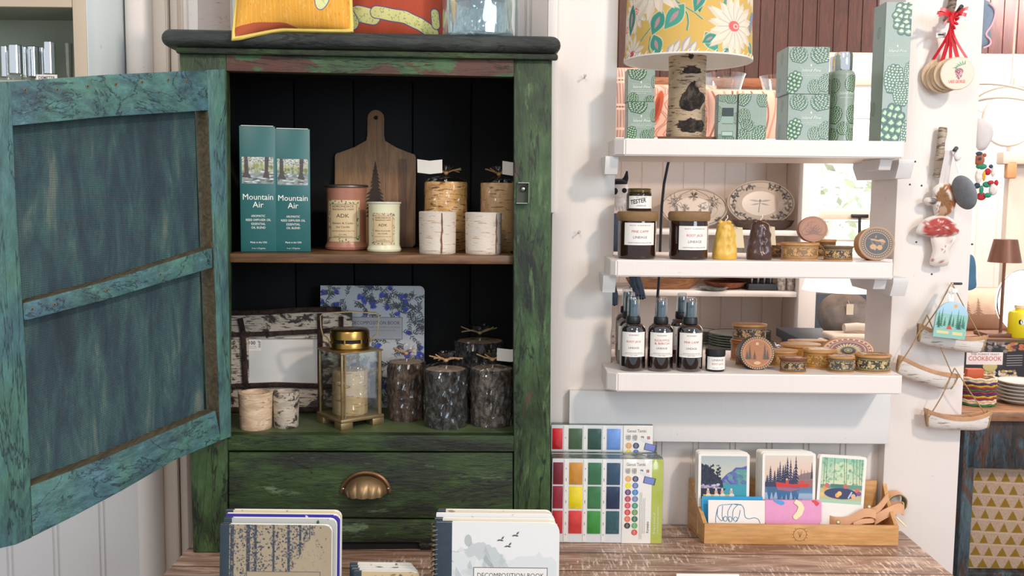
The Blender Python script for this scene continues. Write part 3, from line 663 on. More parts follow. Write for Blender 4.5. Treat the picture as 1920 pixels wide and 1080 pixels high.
# jar candles with labels
def candle_label(W, H, lav, st4):
    cv = Canvas(W, H, '#d9c29a', 2.2); r = random.Random(3 if lav else 8)
    cols = ['#4f6b4a', '#6d7f55', '#3f5a48'] if not lav else ['#5a5a8a', '#6f6a55', '#4a4a6a']
    for i in range(46):
        s = r.random()*2*(W+H)
        if s < W: x, y = s, r.uniform(2, 6)
        elif s < W+H: x, y = W-r.uniform(1, 6), s-W
        elif s < 2*W+H: x, y = s-W-H, H-r.uniform(1, 6)
        else: x, y = r.uniform(1, 5), s-2*W-H
        cv.leaf(x, y, r.uniform(3, 8), 1.3, r.uniform(0, 2*PI), r.choice(cols))
    i_ = 7; cv.rect(i_-.8, i_+.2, W-i_+.8, H-i_-.2, '#7a6545'); cv.rect(i_, i_+1, W-i_, H-i_-1, '#d8bd92'); return cv
def jar_candle(name, lab, px, py0, py1, wpx, d, glass, rimm, lav):
    x, w_, h = CR(px-wpx/2, py0, px+wpx/2, py1, d); R = w_/2
    c = thing(name, lab, 'candle', CW(x, d+R, z_s1), YD, 'jar candles in the cabinet')
    m = MB(); m.lathe([(1e-5, 0), (R*.93, 0), (R*1.0, R*.05), (R*1.03, R*.16), (R*.97, R*.30), (R*.93, R*.42), (R*.93, h-R*.22), (R*.95, h-R*.16), (R*.96, h-.001), (R*.9, h-.001), (R*.9, h-R*.45), (1e-5, h-R*.45)], glass, 40); m.build('glass_jar', c)
    if not lav:
        m = MB(); m.lathe([(1e-5, h+.0005), (R*1.0, h+.0005), (R*1.06, h+.001), (R*1.06, h+.004), (R*.98, h+.006), (1e-5, h+.0065)], rimm, 40); m.build('metal_lid', c)
    else:
        m = MB(); m.lathe([(R*.95, h-.003), (R*1.02, h-.002), (R*1.02, h+.001), (R*.95, h+.001), (R*.93, h-.002)], rimm, 40); m.build('rim', c)
    RR = R*.93+.0004; lw = (.80 if not lav else .70)*w_; lh = h*(.66 if not lav else .64); z0 = h*(.14 if not lav else .15); W, H = 62, 62*lh/lw
    off = -.08*R/R if not lav else -.02
    m = MB(); a0 = -lw/2/RR*1.08+off; a1 = lw/2/RR*1.08+off; m.art(candle_label(W, H, lav, 0), cylart(RR, z0, lh, a0, a1))
    fn = lambda u, v: ((RR+.0003)*math.sin(u/RR+off), -(RR+.0003)*math.cos(u/RR+off), z0+v)
    q = lw/62; kk = lh/80 if not lav else lh/80
    for st, s, v, mw in (('ADIRONDACK', 6, 66, 42), ('FRAGRANCE FARM', 4.8, 60.5, 41), ('ADK', 10, 46.5, 24), ('Balsam & Cedar' if not lav else 'Balsam & Lavender', 5.2, 34, 41), ('Soy Candle', 5, 27, 25), ('Natural & Handmade in New York', 3, 20, 44), ('8 oz / 228 g', 3, 13, 14), ('adirondackfragrancefarm.com', 3, 9.5, 36)):
        m.text(st, s*q, (0, v*kk), fn, INK, 0, mw*q)
    m.build('paper_label', c)
PINKG = plain('pink_frosted_glass', '#b07862', .32, 0, .08); IVORY = plain('ivory_wax_glass', '#e4e2bf', .25, 0, .03)
jar_candle('jar_candle', 'large pinkish brown jar candle with metal lid in front of the cutting board', 645, 350, 469, 80, .14, PINKG, plain('pewter_lid', '#7d736a', .4, .9), False)
jar_candle('jar_candle', 'small open ivory jar candle with lavender border label', 718, 378, 472, 64, .085, IVORY, plain('frosted_rim', '#cfd0bd', .25), True)
# birch candles
BIRCHW = birch('birch_white', '#dfd2c2', '#b08b6c', '#4a4340', .72, None, .60); BIRCHY = birch('birch_golden', '#d9a25a', '#7a4018', '#8a5222', .74, '#efc488', .57)
BIRCHC = birch('birch_cream', '#e2b987', '#8a5a34', '#6a4a30', .80, None, .60); WOODEND = wood('cut_wood_end', '#b98c5a', '#d9b385', 'Z', 1, .6)
TWINE = plain('raffia', '#a8835a', .7, var=.2); DKTWINE = plain('raffia_dim', '#8a7a58', .7)
def irr(seed, amp=.02):
    r = random.Random(seed); ph = [r.uniform(0, 6.3) for _ in range(5)]
    return lambda a, z: 1+amp*(math.sin(a*2+ph[0])+.6*math.sin(a*3+ph[1])+.4*math.sin(a*5+ph[2]+z*40)+.3*math.sin(z*90+ph[3]))
def log_prof(R, h, n=8, top='flat', dip=0):
    pr = [(1e-5, 0), (R*.97, 0)]+[(R, h*(.02+.96*i/n)) for i in range(n+1)]
    return pr+([(R*.96, h), (1e-5, h)] if not dip else [(R*.95, h), (R*.80, h), (R*.79, h-dip), (1e-5, h-dip)])
def bow(m, c, L, mat, seed, n=6):
    r = random.Random(seed)
    for i in range(n):
        a = r.uniform(-.5, .5)+(0 if i % 2 else PI); l = L*r.uniform(.3, .75)
        m.strip([Vector(c), Vector(c)+Vector((math.cos(a)*l*.5, -.004+math.sin(a)*l*.2, .006)), Vector(c)+Vector((math.cos(a)*l, math.sin(a)*l*.4, r.uniform(0, .014)))], (0, .0025, .002), .0006, mat)
    m.sphere(c, (.005, .004, .004), mat, 8, 6)
def wrapped_log(name, lab, px0, px1, py0, py1, d, z, mat, seed, group, amp=.03, tagside=None, twine=TWINE, end=WOODEND, tail=None, bk=False):
    x, w_, h = CR(px0, py0, px1, py1, d); R = w_/2*.96; d_ = max(d, 0)
    c = thing(name, lab, 'candle', CW(x, d+R, z), YD, group)
    f = irr(seed, amp)
    if bk:
        def f(a, z, s=seed): return 1+.05*noise.noise(Vector((math.cos(a)*3, math.sin(a)*3, z*30+s)))+.06*noise.noise(Vector((math.cos(a)*7, math.sin(a)*7, z*60+s)))+.035*noise.noise(Vector((math.cos(a)*16, math.sin(a)*16, z*160+s)))
    m = MB(); m.lathe(log_prof(R*(.97 if bk else 1), h, 44 if bk else 8), mat, 110 if bk else 40, rf=f); m.build('candle_body', c)
    m = MB(); m.lathe([(1e-5, h+.0002), (R*.9, h+.0002)], end, 32, rf=f); m.tube([(0, 0, h), (.001, 0, h+.006)], .0011, PAPER, 6); m.build('wick_face', c)
    m = MB(); g = lambda a, z: f(a, 0)*(1+.012*math.sin(a*9+z*120)+.01*math.sin(a*17-z*80))
    pr = [(R*1.02, .0005)]+[(R*1.035, h*i/7) for i in range(1, 7)]+[(R*1.03, h*1.0), (R*.93, h+.006), (R*.5, h+.012), (R*.16, h+.015), (R*.10, h+.019), (R*.3, h+.026), (R*.42, h+.036)]
    m.lathe(pr, CELLO, 56, rf=g); m.build('cellophane_wrap', c)
    m = MB(); bow(m, (0, -R*.12, h+.019), R*1.1, twine, seed, 7); m.build('raffia_bow', c)
    if tagside:
        m = MB(); sx = tagside; m.grid(lambda u, v: (sx*R*(.15+u*1.0), -R*.4-.01*v, h+.016+.028*v+.006*abs(u-.5)), 6, 4, PAPER) if abs(sx) < 2 else None
        m.build('paper_tag', c)
    return c
G1 = 'large wrapped birch candles on the upper cabinet shelf'
wrapped_log('birch_candle', 'large golden birch candle in cellophane with raised blank tag', 793, 878, 339, 470, .145, z_s1, BIRCHY, 2, G1, .018, -1.15)
wrapped_log('birch_candle', 'large wrapped birch candle tucked behind the right stile, upper shelf', 900, 972, 341, 470, .155, z_s1, BIRCHC, 5, G1, .018, 1.1)
def plain_log(name, lab, px0, px1, py0, py1, d, z, mat, seed, group, cup=False, amp=.012, cat='candle', taper=.97):
    x, w_, h = CR(px0, py0, px1, py1, d); R = w_/2
    c = thing(name, lab, cat, CW(x, d+R, z), YD, group); f = irr(seed, amp)
    m = MB(); pr = log_prof(R, h, 10, dip=.02 if cup else .004); pr = [(r*(taper+(1-taper)*zz/h), zz) for r, zz in pr]
    m.lathe(pr, mat, 48, rf=f); m.build('bark_sleeve', c); return c, R, h
SEAM = plain('bark_seam', '#7a4f38', .7, var=.3)
for (px0, px1, py0, py1, sd, lab) in ((784, 855, 394, 474, 3, 'small white birch votive with a peeling vertical seam'), (872, 942, 396, 475, 9, 'small smooth grey white birch votive in front of the right wrapped candle')):
    c, R, h = plain_log('birch_votive', lab, px0, px1, py0, py1, .035, z_s1, BIRCHW, sd, 'small birch votives', False, .006, 'candle holder')
    m = MB(); r = random.Random(sd); a = .25 if sd == 3 else .75
    m.tube([((R+.0002)*math.sin(a+r.uniform(-.03, .03)), -(R+.0002)*math.cos(a+r.uniform(-.03, .03)), h*.02+h*.95*i/9) for i in range(10)], [.0012, .0018, .0012, .002, .0012, .0016, .001, .0018, .0012, .001], SEAM, 6); m.build('bark_seam', c)
# ---------------------------------------------------------------- lower compartment
# rustic birch frame
TWIG = bark('twig_bark', '#2a1c1a', '#47332e', '#6a4e46'); BIRCHP = birch('birch_patchy', '#d2c3b0', '#5a4638', '#332a24', .52, None, .56)
MATB = plain('white_mat_card', '#d8d6d2', .6, var=.02)
fr = thing('picture_frame', 'rustic birch and twig picture frame with white insert, leaning behind the lantern', 'picture frame', CW(loc(430, 700, .24)[0], .215, z_s2+.002), YD, None, -9)
kx = (loc(650, 700, .24)[0]-loc(430, 700, .24)[0])/220; ox = 430
def fx(px): return (px-ox)*kx
zz0 = loc(550, 788, .24)[1]
def fz(py): return (788-py)*kx
def fbox(name, pix, mat, y0, th):
    m = MB(); m.prism([(fx(a), y0, fz(b)) for a, b in pix], (0, th, 0), mat); m.build(name, fr)
fbox('insert', [(455, 640), (612, 640), (612, 752), (455, 752)], MATB, .004, .003)
fbox('birch_slat', [(418, 606), (660, 600), (660, 650), (418, 652)], BIRCHP, -.002, .006)
fbox('birch_slat', [(418, 735), (660, 735), (660, 786), (418, 786)], BIRCHP, -.002, .006)
fbox('birch_slat', [(418, 612), (466, 612), (470, 780), (418, 780)], BIRCHP, -.0035, .006)
fbox('birch_slat', [(605, 612), (650, 612), (650, 780), (605, 780)], BIRCHP, -.0035, .006)
for pts, r_ in (([(425, 604), (500, 602), (560, 597), (640, 596)], 5), ([(425, 645), (500, 643), (560, 640), (640, 634)], 4.5), ([(452, 614), (458, 640), (462, 700), (468, 780)], 5), ([(600, 604), (602, 700), (604, 780)], 5), ([(640, 610), (641, 700), (642, 780)], 4.5), ([(425, 742), (520, 738), (640, 742)], 5), ([(425, 786), (520, 784), (640, 786)], 5.5)):
    m = MB(); m.tube([(fx(a), -.008, fz(b)) for a, b in pts], r_*kx, TWIG, 10); m.build('twig', fr)
m = MB(); fm2 = lambda u, v: (fx(464)+u, .0035, fz(690)+v)
m.box((fx(466)+.008, .0037, fz(664)), (.040, .0004, .026), PAPER)
fm2 = lambda u, v: (fx(474)+u, .0033, fz(668)+v); m.text('100', .011, (-.002, .006), fm2, INK, 0, None, .02); m.text('00', .005, (.013, .011), fm2, INK); m.text('Birch Twig', .0035, (0, .001), fm2, INKT); m.text('Frame 5 x 7', .0035, (0, -.003), fm2, INKT)
for i in range(9): m.box((fx(482)+.006, .0033, fz(672)+i*.0016+.004), (.005, .0002, .0008 if i % 3 else .0004), INK)
m.build('price_sticker', fr)
# birch cups
BIRCHD = birch('birch_dirty', '#c9a98a', '#8a6a50', '#4a4036', .60, '#e2c8a8', .62); BIRCHG = birch('birch_grey_lichen', '#b5a898', '#6a5a50', '#3a3530', .50, '#cdbba4', .60)
plain_log('bark_cup', 'pale peeling birch bark cup nearest the open door, lower shelf', 440, 505, 739, 808, .035, z_s2, BIRCHD, 4, 'birch bark cups', True, .02, 'candle holder', .9)
plain_log('bark_cup', 'grey blotched birch bark cup between its paler twin and the lantern', 506, 558, 737, 804, .055, z_s2, BIRCHG, 6, 'birch bark cups', True, .02, 'candle holder', .9)
# blue flowered notebook
def floral(W, H, seed=1, base='#b9bcc0'):
    cv = Canvas(W, H, base, 1.7); r = random.Random(seed)
    for i in range(int(W*H/250)):
        x, y = r.uniform(0, W), r.uniform(0, H); a = r.uniform(0, 2*PI); L = r.uniform(16, 30); pts = [(x, y)]
        for s in range(6): a += r.uniform(-.35, .35); x += math.cos(a)*L/6; y += math.sin(a)*L/6; pts.append((x, y))
        cv.line(pts, .9, '#2b3138')
        for j, (px, py) in enumerate(pts[1:]): 
            for sg in (-1, 1): cv.leaf(px, py, r.uniform(5, 9), 1.1, a+sg*r.uniform(.5, 1.0), '#2f363c')
        if i % 2 == 0:
            for q in range(-2, 3): cv.leaf(x, y, 11, 2.4, a+q*.32, r.choice(['#2f3f9a', '#3c4fb0', '#2a3580']))
    return cv
def notebook(name, lab, w_, h, loc_, rz, rx, group, cover, spine=None, coil=False, th=.009, corner=.012, text=True, tbox=None, back='#e8e4dc', res=None, spw=.014):
    """upright composition book: cover art, page block, optional cloth spine or wire coil"""
    b = thing(name, lab, 'notebook', loc_, rz, group, rx)
    def outl(ins=0):
        c = corner; pts = [(-w_/2+ins, ins), (w_/2-ins, ins), (w_/2-ins, h-c-ins)]
        for a in range(0, 91, 18): pts.append((w_/2-ins-c+c*math.cos(math.radians(a)), h-ins-c+c*math.sin(math.radians(a))))
        return pts+[(-w_/2+ins, h-ins)]
    m = MB(); m.prism([(x, 0, z) for x, z in outl(.0)], (0, .0012, 0), PAPER); m.prism([(x, th-.0012, z) for x, z in outl()], (0, .0012, 0), PAPER)
    def mask(u, v):
        x, z = -w_/2+u*w_, h*(1-v); return not (x > w_/2-corner and z > h-corner and math.hypot(x-w_/2+corner, z-h+corner) > corner)
    m.art(cover, flat(-w_/2, 0, w_, h, -.0003), ART, None, mask); 
    if text and tbox:
        x, z, tw = tbox; fm = flatm(-.0009); s = tw/.17
        m.box((x, -.0006, z), (tw, .0003, tw*.42), INKT); m.box((x, -.0007, z), (tw*.98, .0003, tw*.40), text if not isinstance(text, bool) else PAPER)
        m.text('DECOMPOSITION BOOK', .0155*s, (x, z+.012*s), fm, INK, 0, tw*.9); m.text('100% POST-CONSUMER-WASTE RECYCLED PAGES', .0075*s, (x, z+.0005*s), fm, INKT, .3, tw*.9)
        m.text('Business Filing and Printed in the USA', .005*s, (x, z-.008*s), fm, INKT, 0, tw*.75)
    m.build('cover', b)
    m = MB(); m.box((-.001, th/2, h/2), (w_-.006, th-.0026, h-.006), PAPER); m.build('page_block', b)
    if spine: m = MB(); m.box((-w_/2+spw/2-.001, th/2, h/2), (spw, th+.0012, h), spine, bev=.0006); m.build('cloth_spine', b)
    if coil:
        m = MB(); n = int(h/.0085)
        for i in range(n):
            z = .006+i*(h-.01)/n
            m.tube([(-w_/2+.002+.006*math.cos(a)-.003, th/2+(th/2+.002)*math.sin(a), z+.0012*math.sin(a)) for a in [2*PI*j/12 for j in range(12)]], .0007, coil, 5, True)
        m.build('wire_coil', b)
    return b
x, w_, h = CR(603, 536, 796, 690, .285)
k = w_/193; hh_ = .247*w_/.2
cv = floral(193, 240, 4)
PALE = plain('pale_title_panel', '#a9a8ad', .6, var=.02)
notebook('spiral_notebook', 'blue flowered spiral notebook leaning at the back of the lower shelf', w_, (loc(700, 536, .28)[1]-z_s2)/math.cos(math.radians(3)), CW(x, .255, z_s2+.001), YD, -3.5, None, cv, None, plain('black_coil', '#23252a', .35, .6), text=PALE, tbox=(6*k, (loc(700, 536, .28)[1]-z_s2)-79*k, 100*k))
# brass lantern
lan = thing('candle_lantern', 'brass lantern with glass sides and an arched handle, holding a wrapped candle', 'lantern', CW(loc(655, 750, .10)[0], .115, z_s2), YD+37)
lk = (loc(718, 720, .06)[0]-loc(614, 720, .06)[0]); Wd = lk*.84; Hb = .013; Hg = .115; k = lk/104
bodyh = (loc(660, 668, .05)[1]-loc(660, 790, .05)[1])
m = MB(); a = Wd/2+.004
for sx, sy in ((-1, -1), (1, -1), (-1, 1), (1, 1)): m.box((sx*(a-.014), sy*(a-.014), .007), (.028, .028, .014), BRASSD, bev=.001)
m.box((0, 0, .0175), (2*a, 2*a, .007), BRASSD, bev=.001); m.build('footed_base', lan)
zg0 = .021; zg1 = zg0+bodyh
for sx, sy in ((-1, -1), (1, -1), (-1, 1), (1, 1)):
    m = MB(); m.box((sx*(Wd/2-.002), sy*(Wd/2-.002), (zg0+zg1)/2), (.0045, .0045, zg1-zg0), BRASSD, bev=.0005); m.build('corner_post', lan)
m = MB(); m.box((0, 0, zg1+.0015), (Wd+.006, Wd+.006, .003), BRASSD, bev=.0008); m.build('top_plate', lan)
for (cx, cy, sx, sy) in ((0, -Wd/2+.001, Wd-.009, .001), (0, Wd/2-.001, Wd-.009, .001), (-Wd/2+.001, 0, .001, Wd-.009), (Wd/2-.001, 0, .001, Wd-.009)):
    m = MB(); m.box((cx, cy, (zg0+zg1)/2), (sx, sy, zg1-zg0-.001), GLASS); m.build('glass_pane', lan)
m = MB(); m.box((-Wd/2+.007, -Wd/2-.0015, (zg0+zg1)/2), (.003, .003, zg1-zg0-.004), BRASSD); m.build('door_frame', lan); m = MB(); m.box((-Wd/2+.012, -Wd/2-.003, zg0+bodyh*.5), (.011, .004, .003), BRASSD, bev=.001); m.build('latch', lan); m = MB(); m.box((Wd/2-.007, -Wd/2-.0015, (zg0+zg1)/2), (.003, .003, zg1-zg0-.004), BRASSD); m.build('door_frame', lan)
rc = .0265*lk/.1*.0+.036*k/.001*.001; rc = 38*k
m = MB(); m.lathe([(rc+.001, zg1+.003), (rc+.002, zg1+.005), (rc, zg1+.007), (rc, zg1+.017), (rc*.985, zg1+.018), (rc*.985, zg1+.0165), (rc*.93, zg1+.0165), (rc*.93, zg1+.003)], BRASS, 40)
for i in range(7): 
    aa = 2*PI*i/7+.3; m.box((math.cos(aa)*rc*.96, math.sin(aa)*rc*.96, zg1+.0215), (.004, .004, .010), BRASS)
m.lathe([(rc*.93, zg1+.026), (rc, zg1+.0255), (rc, zg1+.038), (rc*.96, zg1+.0425), (rc*.86, zg1+.045), (1e-5, zg1+.045)], BRASS, 40); m.lathe([(rc*.9, zg1+.003), (rc*.9, zg1+.026)], plain('vent_black', '#14110e', .7), 24); m.build('chimney_cap', lan)  # near-black sleeve behind the chimney vent gaps
hp = [(-rc-.001, 0, zg1+.016), (-rc-.006, 0, zg1+.026), (-rc-.014, 0, zg1+.032), (-rc-.018, 0, zg1+.048), (-rc-.019, 0, zg1+.072), (-rc-.013, 0, zg1+.078), (0, 0, zg1+.081)]
hp = hp+[(-a_, b_, c_) for a_, b_, c_ in hp[-2::-1]]
m = MB(); m.strip(hp, (0, .008, 0), .0022, BRASSD, RZ(-32)); m.build('handle', lan)
cl = wrapped_log('birch_candle', 'pale birch candle in cellophane standing inside the brass lantern', 619, 693, 707, 795, .07, z_s2+.0215, BIRCHC, 12, None, .01)
cl.location = CW(loc(655, 750, .10)[0], .115, z_s2+.0215); cl.scale = (.95, .95, .95)
# bark candles
BK1 = bark('bark_brown', '#2a1e18', '#5a4436', '#8a725e'); BK2 = bark('bark_charcoal', '#0e0e0e', '#2c2a28', '#66625c'); BK3 = bark('bark_grey', '#2e2722', '#665a50', '#a09488')
G2 = 'bark covered candles in cellophane on the lower cabinet shelf'; EW = plain('sawn_end', '#a08c78', .6, var=.2, sc=60)
wrapped_log('bark_candle', 'brown bark candle in cellophane beside the lantern', 722, 798, 688, 796, .115, z_s2, BK1, 21, G2, bk=True, end=EW)
wrapped_log('bark_candle', 'charcoal black bark candle in cellophane, front middle of the lower shelf', 793, 878, 698, 806, .045, z_s2, BK2, 22, G2, bk=True, end=EW)
wrapped_log('bark_candle', 'grey brown bark candle in cellophane with pale tag beside the right stile', 880, 968, 702, 808, .06, z_s2, BK3, 23, G2, bk=True, end=EW, tagside=1.2)
wrapped_log('bark_candle', 'dim bark candle standing behind the others, tallest in the lower shelf', 850, 950, 636, 770, .175, z_s2, BK2, 24, G2, bk=True, end=EW, twine=DKTWINE)
# ---------------------------------------------------------------- on top of the cabinet
def TW_(px, py, Y): q = P(px, py, Y); return q
# birch log at the back left
xlog = P(402, 30, 2.10); LOGP = birch('birch_pinkish', '#cdbfb4', '#8f7d74', '#6f625c', .80, None, .64)
m = MB(); m.lathe(log_prof(.033, .34, 10), LOGP, 40, rf=irr(3, .02)); one('birch_log', m, 'pale birch log standing on the cabinet behind the yellow pillow', 'log', (xlog.x, 2.10, ZTOP+.0005))
def pillow(name, lab, W, H, TH_, cv, loc_, rz, rx, piping, backm, pr=.004, droop=0):
    o = thing(name, lab, 'pillow', loc_, rz, None, rx); m = MB()
    def puff(u, v, s):
        a, b = 2*u-1, 2*v-1; t_ = max(0, (1-a*a)*(1-b*b))**.42
        pin = 1-.05*(1-abs(a)**2)*(abs(b)**3); x = a*W/2*(1-.04*(1-b*b)*abs(a)); z = (1-v)*H
        dw = droop*max(0, 1-u/.42)**1.3*max(0, (v-.7)/.3)**1.5
        return (x, -s*TH_/2*t_*(1+.05*math.sin(a*17+b*5)*abs(b))-dw*.6, z-dw)
    m.art(cv, lambda u, v: puff(u, v, 1), ARTF); m.grid(lambda u, v: puff(u, v, -1), 24, 24, backm, flip=True); m.build('cushion_body', o)
    m = MB(); e = [(u, 0) for u in np.linspace(0, 1, 24)]+[(1, v) for v in np.linspace(0, 1, 24)][1:]+[(u, 1) for u in np.linspace(1, 0, 24)][1:]+[(0, v) for v in np.linspace(1, 0, 24)][1:-1]
    m.tube([puff(u, v, 0) for u, v in e], pr, piping, 8, True); m.build('piping', o); return o
cvp = Canvas(220, 220, '#e8a63c', 1.7)
for i in range(26): cvp.line([(i*9, 0), (i*9+rnd.uniform(-3, 3), 220)], 1.4, rnd.choice(['#f2bd5c', '#d68a2a', '#f0c070']), .5)
for i in range(120): cvp.leaf(rnd.uniform(0, 220), rnd.uniform(140, 206), rnd.uniform(5, 10), .8, rnd.uniform(1.2, 1.9), rnd.choice(['#c8802a', '#f4cc80']), .7)
cvp.poly([(0, 207), (40, 207), (100, 214), (120, 220), (0, 220)], '#b85a38')
cvp.ell(69, 162, 8, 8, '#2a4fb8')
for x_, y_, r_, h_ in ((104, 152, 10, 16), (170, 164, 13, 26), (52, 120, 10, 14)):
    cvp.ell(x_, y_, r_+1.5, h_+1.5, '#3a4a9a', .3); cvp.ell(x_, y_, r_, h_, '#dfe0a0', .3)
    for i in range(16): cvp.line([(x_+rnd.uniform(-r_*.5, r_*.5), y_+rnd.uniform(-h_*.6, h_*.6))]*1+[(x_+rnd.uniform(-r_*.5, r_*.5), y_+rnd.uniform(-h_*.6, h_*.6))], .7, '#8a8a4a', .5)
q = P(545, 78, 1.845); pw = P(652, 30, 1.86).x-P(436, 30, 1.86).x
YEL = plain('yellow_piping', '#e8cf6a', .8); TERRA = plain('terracotta_cloth', '#a8482c', .85, var=.08, bump=.2)
pillow('throw_pillow', 'golden yellow throw pillow drooping over the front edge of the cabinet top', pw, pw, .09, cvp, (q.x, 1.872, ZTOP+.003), 4, -7, YEL, TERRA, .005, .026)
cvt = Canvas(230, 230, '#b24a2e', 1.5); cvt.noise(.05, 2)
for pts, w_ in (([(20, 200), (60, 190), (90, 196)], 26), ([(95, 188), (150, 196), (176, 206), (200, 219)], 20), ([(40, 190), (50, 205)], 24), ([(205, 185), (206, 205)], 14)):
    cvt.line(pts, w_+3, '#33468e'); cvt.line(pts, w_, '#d9d58c')
for i in range(260):
    x_, y_ = rnd.uniform(20, 215), rnd.uniform(180, 222)
    if abs(cvt.a[min(int(y_*1.5), 344), min(int(x_*1.5), 344)][1]-hx('#d9d58c')[1]) < .05: cvt.line([(x_, y_), (x_+rnd.uniform(-3, 3), y_+rnd.uniform(-3, 3))], .8, '#5a6a3a')
q = P(722, 66, 1.95); pw = P(838, 30, 1.98).x-P(606, 30, 1.98).x
pillow('throw_pillow', 'terracotta red throw pillow behind the yellow one on the cabinet', pw, pw, .10, cvt, (q.x, 2.00, ZTOP+.004), 2, -8, TERRA, TERRA)
# big glass cylinder jar with a dark lid piece inside
q = P(893, 60, 1.93); R = (P(966, 30, 1.93).x-P(822, 30, 1.93).x)/2
j = thing('glass_jar', 'big clear rippled glass cylinder jar on the right of the cabinet top', 'jar', (q.x+.006, 1.960, ZTOP+.001))
RIP = glassy('rippled_glass', (.86, .95, .96), .16, .05, .5, 24, .8); 
m = MB(); m.lathe([(1e-5, 0), (R*.98, 0), (R, .004), (R, .22), (R*.97, .22), (R*.97, .006), (1e-5, .006)], RIP, 56, rf=lambda a, z: 1+.006*math.sin(a*7+z*60)); m.build('glass_wall', j)
m = MB(); m.lathe([(1e-5, .070), (R*.60, .070), (R*.66, .075), (R*.66, .09), (R*.60, .095), (1e-5, .095)], plain('slate_lid', '#2f4a54', .4), 40, rf=lambda a, z: 1+.02*math.sin(a*16)); m.build('dark_stopper', j)
m = MB(); m.lathe([(R*.62, .008), (R*.66, .02), (R*.66, .068), (R*.6, .07)], glassy('inner_glass', (.85, .93, .95), .22, .06, .8, 70, .8), 48); m.build('inner_glass', j)
# picture glass leaning behind
a, b = P(958, 30, 2.14), P(980, 30, 2.14)
m = MB(); m.box(((a.x+b.x)/2-.02, 2.14, ZTOP+.101), (.055, .006, .20), GLASS); m.build('pane', thing('glass_block', 'narrow clear glass slab behind the big glass jar', 'glass', (0, 0, 0)))
# ================================================================ things on the hatch shelves
SAGE = '#8e9c90'; SAGEM = plain('sage_carton', SAGE, .38, var=.03)
def pinecv(W, H, cones, seed=1, window=None):
    cv = Canvas(W, H, SAGE, 2.0); cv.noise(.04, 6); r = random.Random(seed)
    for i in range(14): cv.line([(r.uniform(0, W), r.uniform(0, H)), (r.uniform(0, W), r.uniform(0, H))], 1.2, '#86a080', .35)
    for c in cones: cv.cone(*c)
    for wn in (window or []): cv.rect(*wn)
    return cv
INKP = plain('ink_pale_sage', '#dfe8da', .5)
def pinebox(name, lab, px0, px1, py0, py1, Yf, depth, z, cones, texts=(), group='sage green pine cone boxes on the top hatch shelf', seed=1, side=None, window=None, rz=0):
    x, _, w_, _ = rect(px0, py0, px1, py1, Yf); h = P((px0+px1)/2, py0, Yf).z-z
    b = thing(name, lab, 'box', (x, Yf+depth/2, z+.0004), rz, group); W = px1-px0; H = h/w_*W; k = w_/W
    m = MB(); m.box((0, 0, h/2), (w_, depth, h), SAGEM, bev=.0006); m.build('carton', b)
    m = MB(); m.art(pinecv(W, H, cones, seed, window), flat(-w_/2+.0005, .0005, w_-.001, h-.001, -depth/2-.0004), ARTG)
    m.art(pinecv(depth/k, H, side if side is not None else [(depth/k*.5, H*.2, 8, 10, .3), (depth/k*.3, H*.75, 10, 12, 0)], seed+5), lambda u, v: (-w_/2-.0004, depth/2-u*depth, h*(1-v)), ARTG)
    m.build('pine_cone_print', b)
    m = MB(); fm = flatm(-depth/2-.0008)
    for tz in texts:                                           # tz: y (px below top), scale
        s = tz[1]; cx = tz[2] if len(tz) > 2 else 0; z_ = h-tz[0]*k
        m.add([(cx*k+math.cos(a)*2*s*k*(.5+.5*(j%2)), -depth/2-.0008, z_+12*s*k+math.sin(a)*2.2*s*k) for j, a in enumerate([2*PI*i/10 for i in range(10)])], [tuple(range(10))], INKP)
        m.text('Island Pine', 8.5*s*k, (cx*k, z_), fm, INKP, .35, 36*s*k); m.box((cx*k, -depth/2-.0007, z_-3.5*s*k), (44*s*k, .0002, .3*k), INKP); m.box((cx*k, -depth/2-.0007, z_+8*s*k), (40*s*k, .0002, .3*k), INKP)
        m.text('ORANGE BERGAMOT & BALSAM', 3.4*s*k, (cx*k, z_-8*s*k), fm, INKP, 0, 42*s*k); m.text('NET WT. 9.5 OZ', 2.6*s*k, (cx*k, z_-11.5*s*k), fm, INKP, 0, 20*s*k)
    if texts: m.build('lettering', b)
    return b, w_, h, k
LO = 1.955
pinebox('pine_box', 'upper of two stacked pine cone boxes at the left end of the top hatch shelf', 1176, 1227, 130, 191, LO, .05, P(1200, 191, LO).z, [(18, 4, 17, 14, .2), (54, 22, 9, 12, .1), (10, 56, 10, 12, .2, 1.2, 2), (44, 58, 12, 9, 0)], [(35, .9)])
pinebox('pine_box', 'lower of two stacked pine cone boxes at the left end of the top hatch shelf', 1176, 1227, 191.4, 262, LO, .05, zA, [(18, 4, 18, 15, .2), (52, 24, 9, 12, .1), (6, 60, 10, 14, .3, 1.3, 2), (36, 62, 12, 10, 0), (50, 58, 9, 10, 0)], [(37, .9)])
b, w_, h, k = pinebox('pine_box', 'small pine cone box with cut out window showing a dark cap', 1345, 1381, 177, 262, LO+.01, .032, zA, [(8, 4, 9, 9, .2), (24, 7, 12, 9, 0), (0, 36, 6, 14, 0), (4, 82, 9, 7, 0), (22, 84, 12, 6, 0), (34, 44, 6, 10, 0)], (), window=[(7, 25, 29, 55, '#23312c'), (7, 41, 29, 54, '#8fa596'), (7, 69, 29, 80, '#4c6052'), (8, 70, 28, 77, '#a6baaa')])
pinebox('pine_box', 'small plain fronted pine cone box right of the windowed one', 1383, 1436, 176, 262, LO+.005, .034, zA, [(8, 5, 14, 16, .3), (46, 10, 12, 13, 0), (10, 42, 12, 14, 0), (18, 58, 13, 10, .2), (8, 82, 14, 16, .2), (42, 76, 15, 17, .2)], [])
